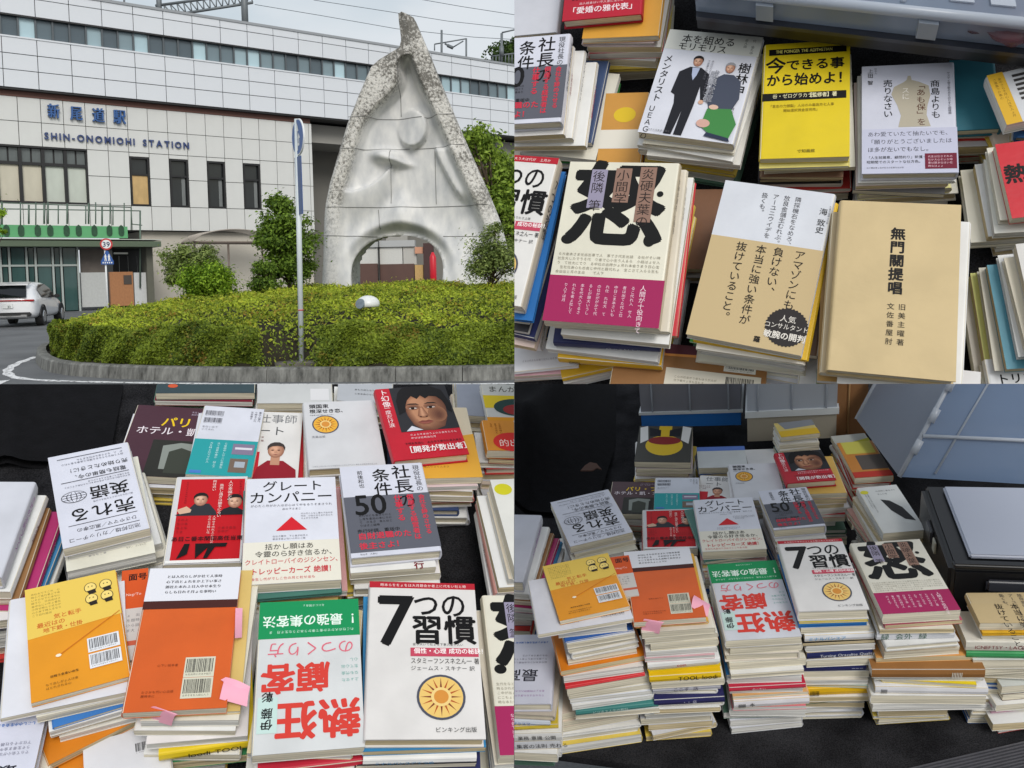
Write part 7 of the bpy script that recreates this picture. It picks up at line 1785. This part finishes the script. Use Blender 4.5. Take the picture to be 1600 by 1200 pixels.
back_box('clear storage box with blue lower half at the back', 1003, 668, 1158, 664, .10, .30, .25, plastic('grey_box', (128, 130, 140), .9, .3), m_bluep, .048, .010)
back_box('frosted white storage box at the back beside the blue one', 1168, 690, 1306, 684, .10, .34, .25, m_clear2, plastic('frost_low', (176, 170, 156), .85, .4), .085, .022)
# leaning clear crate at the right
cr = empty('plastic_crate'); tag(cr, 'large clear ridged crate leaning behind the black case', 'crate')
hA = .20
v0 = PC.w(*PC.uv(1405, 745, hA), hA); vl = PC.w(*PC.uv(1338, 655, hA), hA); vt = PC.w(*PC.uv(1500, 570, hA + .26), hA + .26); vr = PC.w(*PC.uv(1700, 762, hA), hA)
ea, eb_, ec = vl - v0, vt - v0, vr - v0
m_cr1, m_cr2 = plastic('crate_side', (140, 148, 162), .8, .3), plastic('crate_front', (116, 138, 170), .66, .2)
thn = ec.normalized() * .006
para('left_wall', v0, ea, eb_, thn, m_cr1, cr); para('front_wall', v0 + thn * 1.1, ec, eb_, ea.normalized() * .006, m_cr2, cr)
para('back_wall', v0 + thn * 1.1 + ea * .97, ec, eb_, ea.normalized() * .006, m_cr2, cr)
para('floor_panel', v0 + thn * 1.1 + ea.normalized() * .007 + eb_ * .02, ec * .98, ea * .9, eb_.normalized() * .006, m_cr1, cr)
for f in (0.0, 1.0): edge_tube('corner_rib', [v0 + ea * f, v0 + ea * f + eb_], .006, m_rim, cr)
for f in (.22, .5, .78): edge_tube('clip_block', [v0 + eb_ * f - ea.normalized() * .005, v0 + eb_ * (f + .12) - ea.normalized() * .005], .010, m_rim, cr)
edge_tube('front_ridge', [v0 + eb_ * .38 - ea.normalized() * .006, v0 + eb_ * .38 + ec - ea.normalized() * .006], .005, m_rim, cr)
edge_tube('front_line', [v0 + ec * .18 + eb_ * .05 - ea.normalized() * .003, v0 + ec * .2 + eb_ * .9 - ea.normalized() * .003, v0 + ec * .9 + eb_ * .95 - ea.normalized() * .003], .003, m_rim, cr)
# black case with a clear lid
bc = empty('black_case'); tag(bc, 'black plastic case with pale clear lid at the right', 'case')
hT = .31
c_, a_, w_, d_ = PC.fit([(1437, 752), (1660, 764), (1720, 882), (1510, 872)], hT)
Mc = Matrix.Translation(PC.w(c_.x, c_.y, 0)) @ (PC.R.to_4x4() @ Matrix.Rotation(a_, 4, 'Z')); bc.matrix_world = Mc
def lbox(name, c, s, m, parent, bev=.006):
    bm = bmesh.new(); bmesh.ops.create_cube(bm, size=1)
    for v in bm.verts: v.co = Vector((v.co.x * s[0], v.co.y * s[1], v.co.z * s[2])) + Vector(c)
    if bev: bmesh.ops.bevel(bm, geom=bm.edges[:], offset=bev, segments=3, affect='EDGES')
    me = bpy.data.meshes.new(name); bm.to_mesh(me); bm.free(); return obj(name, me, parent, m)
lbox('shell', (0, 0, hT - .075), (w_ + .03, d_ + .03, .13), m_blk, bc, .012)
lbox('clear_lid', (.012, 0, hT - .003), (w_ - .03, d_ - .02, .012), plastic('pale_lid', (172, 178, 194), .96, .28), bc, .004)
lbox('front_lip', (0, -d_ / 2 - .012, hT - .004), (w_ + .02, .02, .012), m_blk, bc, .004)
lbox('side_latch', (-w_ / 2 - .018, .02, hT - .05), (.008, .05, .035), mat((52, 52, 58), .3, .1), bc, .003); lbox('label_tab', (-w_ / 2 - .019, -.03, hT - .05), (.004, .022, .03), mat((176, 174, 160), .5, .1), bc, .001)
lbox('front_handle', (-w_ / 2 + .10, -d_ / 2 - .02, hT - .05), (.09, .012, .03), mat((56, 58, 66), .25, .1), bc, .005)
# cardboard carton behind
cb_ = empty('cardboard_box'); tag(cb_, 'brown cardboard carton between the clear boxes at the back', 'carton')
o0 = PC.w(*PC.uv(1304, 700, .05), .05); o1 = PC.w(*PC.uv(1352, 698, .05), .05)
para('side_panel', o0, o1 - o0, PC.A * .2, PC.N * .35, mat((150, 106, 66), .8, .12, 12), cb_); edge_tube('tape_seam', [o0 + (o1 - o0) * .4 - PC.A * .002, o0 + (o1 - o0) * .4 + PC.N * .35 - PC.A * .002], .003, mat((176, 136, 92), .5, .1), cb_)
# ---- dark padded car seat at the left rear of the lower right board
def pad(P, name, label, px0, py0, px1, py1, hfun, nx_=36, ny_=30, m=None, cat='seat'):
    V, Fs = [], []
    a0 = P.uv(px0, py1, 0); a1 = P.uv(px1, py0, 0)
    for j in range(ny_ + 1):
        for i in range(nx_ + 1):
            x = a0.x + (a1.x - a0.x) * i / nx_; y = a0.y + (a1.y - a0.y) * j / ny_
            V.append(P.w(x, y, hfun(i / nx_, j / ny_)))
    for j in range(ny_):
        for i in range(nx_): Fs.append((j * (nx_ + 1) + i, j * (nx_ + 1) + i + 1, (j + 1) * (nx_ + 1) + i + 1, (j + 1) * (nx_ + 1) + i))
    nb = len(V)
    V += [v - P.N * .02 for v in V]
    Fs += [tuple(nb + v for v in reversed(f)) for f in Fs[:nx_ * ny_]]
    me = mesh_from(V, Fs, True); ok_ = clip_mesh(me, Matrix(), P, False)
    o = obj('padding', me, None, m or m_seat)
    r_ = empty(name, P.w((a0.x + a1.x) / 2, (a0.y + a1.y) / 2, 0)); tag(r_, label, cat)
    o.parent = r_; o.matrix_parent_inverse = Matrix.Translation(-Vector(r_.location))
    return r_
m_seat = mat((15, 15, 18), .9, .3, 40, bump=.2, bscale=200, spec=.15)
def seat_h(u, v):
    s_ = .02 + .26 * sstep(.95, .35, u + .25 * v) * sstep(.0, .25, v)
    return s_ + .03 * math.sin(u * 9 + v * 3) * sstep(.1, .4, v) + .05 * math.exp(-((u - .45 - .2 * v) / .07) ** 2)
pad(PC, 'car_seat', 'black padded car seat back behind the globe book, lower right', 700, 560, 1000, 800, seat_h)
def lin_h(u, v):
    return .015 + .03 * sstep(.95, .2, u) + .006 * math.sin(u * 8 + v * 5) * sstep(0, .3, v) + .012 * math.exp(-((u - .62 + .1 * v) / .04) ** 2)
pad(PB, 'car_seat', 'black padded car seat back at the rear left, lower left board', -260, 540, 205, 745, lin_h)
q = PC.uv(924, 727, .26)
cl = empty('seat_tag', PC.w(q.x, q.y, .262)); tag(cl, 'small tan tag lying on the black car seat', 'tag')
pt = [P_ for P_ in ((907, 735), (914, 727), (922, 722), (932, 724), (940, 733), (932, 731), (926, 735))]
Vt = [PC.w(*PC.uv(x_, y_, .265), .265) for x_, y_ in pt]; nt_ = len(Vt)
o_ = obj('tag_leaf', mesh_from(Vt + [v - PC.N * .003 for v in Vt], [tuple(range(nt_))[::-1], tuple(range(nt_, 2 * nt_))] + [(i, (i + 1) % nt_, nt_ + (i + 1) % nt_, nt_ + i) for i in range(nt_)]), cl, mat((64, 38, 26), .8, .2)); o_.matrix_parent_inverse = Matrix.Translation(-Vector(cl.location))
# ribbed rubber sill at the front right corner
rm = empty('rubber_mat'); tag(rm, 'grey ribbed rubber strip at the bottom right corner', 'mat')
c0_, c1_ = PC.uv(1375, 1212, .004), PC.uv(1640, 1150, .004)
dv = (c1_ - c0_).normalized(); nv_ = Vector((-dv.y, dv.x))
base_ = PC.w(c0_.x, c0_.y, .003)
D3 = PC.X * dv.x + PC.A * dv.y; N3 = PC.X * nv_.x + PC.A * nv_.y
para('base_sheet', base_ - N3 * .30, D3 * .6, N3 * .30, PC.N * .004, mat((66, 66, 72), .6, .15, 40), rm)
for k in range(44): para('rib', base_ - N3 * (.006 + k * .0066) + PC.N * .0045, D3 * .6, N3 * .003, PC.N * .003, mat((78, 78, 84), .55, .15, 40), rm)
# panel seams of the carpet
bpy.data.objects.remove(_to)

# ---- books of which next to nothing shows: one mass per board
LOW = set([8,16,17,18,23,24,30,34,36,37,38,45,46,47,49,50,51,53,54,57,58,62,64,65,66,68,69,70,71,72,73,74,75,81,82,83,91,92,93,96,100,101,102,103,104,105,106,114,115,116,117,122,124,128,129,130,131,132,137,138,139,140,141,142,143,144,145,146,148,149,150,151,153,154,155,156,158,159,160,161,168,169,170,176,177,178,181,182,184,185,186,187,188,189,191,192,193,194,195,197,198,199,200,201,202,208,209,212,215,216,217,218,220,221,222,223,225,226,227,229,230,231,232,233,235,236,237,238,239,241,243,245,246,247,253,254,255,256,258,259,260,261,262,263,267,268,269,270,271,272,273,279,280,281,282,289,292,293,294,295,304,305,306,310,311,312,313,314,315,316,317,322,323,324,325,326,327,328,331,332,333,334,335,336,337,338,339,340,341,342,343,344,345,347,348,349,350,351,352,353,356,357,358,359,363,364,365,366,367,368,369,374,376,377,378,379,380,381,383,384,385,386,387,388,389,390,391,392,395,396,397,398,399,400,401,402,403,404,405,406,409,410,411,412,413,414,415,416,417,418,419,421,422,423,424,425,426,427,428,429,430,431,433,434,435,436,437,438,439,440,442,443,444,445,446,447,448,449,450,452,453,454,455,456,457,458,461,462,463,464,465,466,467,468,470,471,472,473,474,475,476,477,478,479,481,482,483,484,485,486,487,488,489,491,493,494,495,496,497,498,499,500,501,504,505,506,507,508,509,511,512,513,514,517,518,519,520,521,522,523,524,526,527,528,529,530,531,532,533,534,539,540,541,542,543,544,545,546,547,573,586,588,599,602,611,625,627,629,635,644,648,656,657,658,659,660,661,662,663,664,666,668,670,678,679,680])
groups = {}
for i_, (inf, rt) in enumerate(zip(BOOKS, ROOTS)):
    if i_ in LOW: groups.setdefault(inf['P'].name, []).append(rt)
for pn, rts in groups.items():
    V, Fs, MI, mats_ = [], [], [], []
    for rt in rts:
        Mw = rt.matrix_world.copy() if rt.matrix_world != Matrix() else rt.matrix_basis.copy()
        for ch in list(rt.children):
            if ch.name.split('.')[0] in ('cover', 'page_block'):
                b0 = len(V); me = ch.data
                V += [Mw @ v.co for v in me.vertices]
                for pg in me.polygons:
                    Fs.append(tuple(b0 + v for v in pg.vertices)); mt = me.materials[pg.material_index]
                    if mt not in mats_: mats_.append(mt)
                    MI.append(mats_.index(mt))
            for gc in list(ch.children): bpy.data.objects.remove(gc)
            bpy.data.objects.remove(ch)
        bpy.data.objects.remove(rt)
    me = mesh_from(V, Fs)
    for mt in mats_: me.materials.append(mt)
    me.polygons.foreach_set('material_index', MI)
    tag(obj('book_pile', me), 'mass of further books deep in the piles of the %s board' % pn, 'books', kind='stuff')
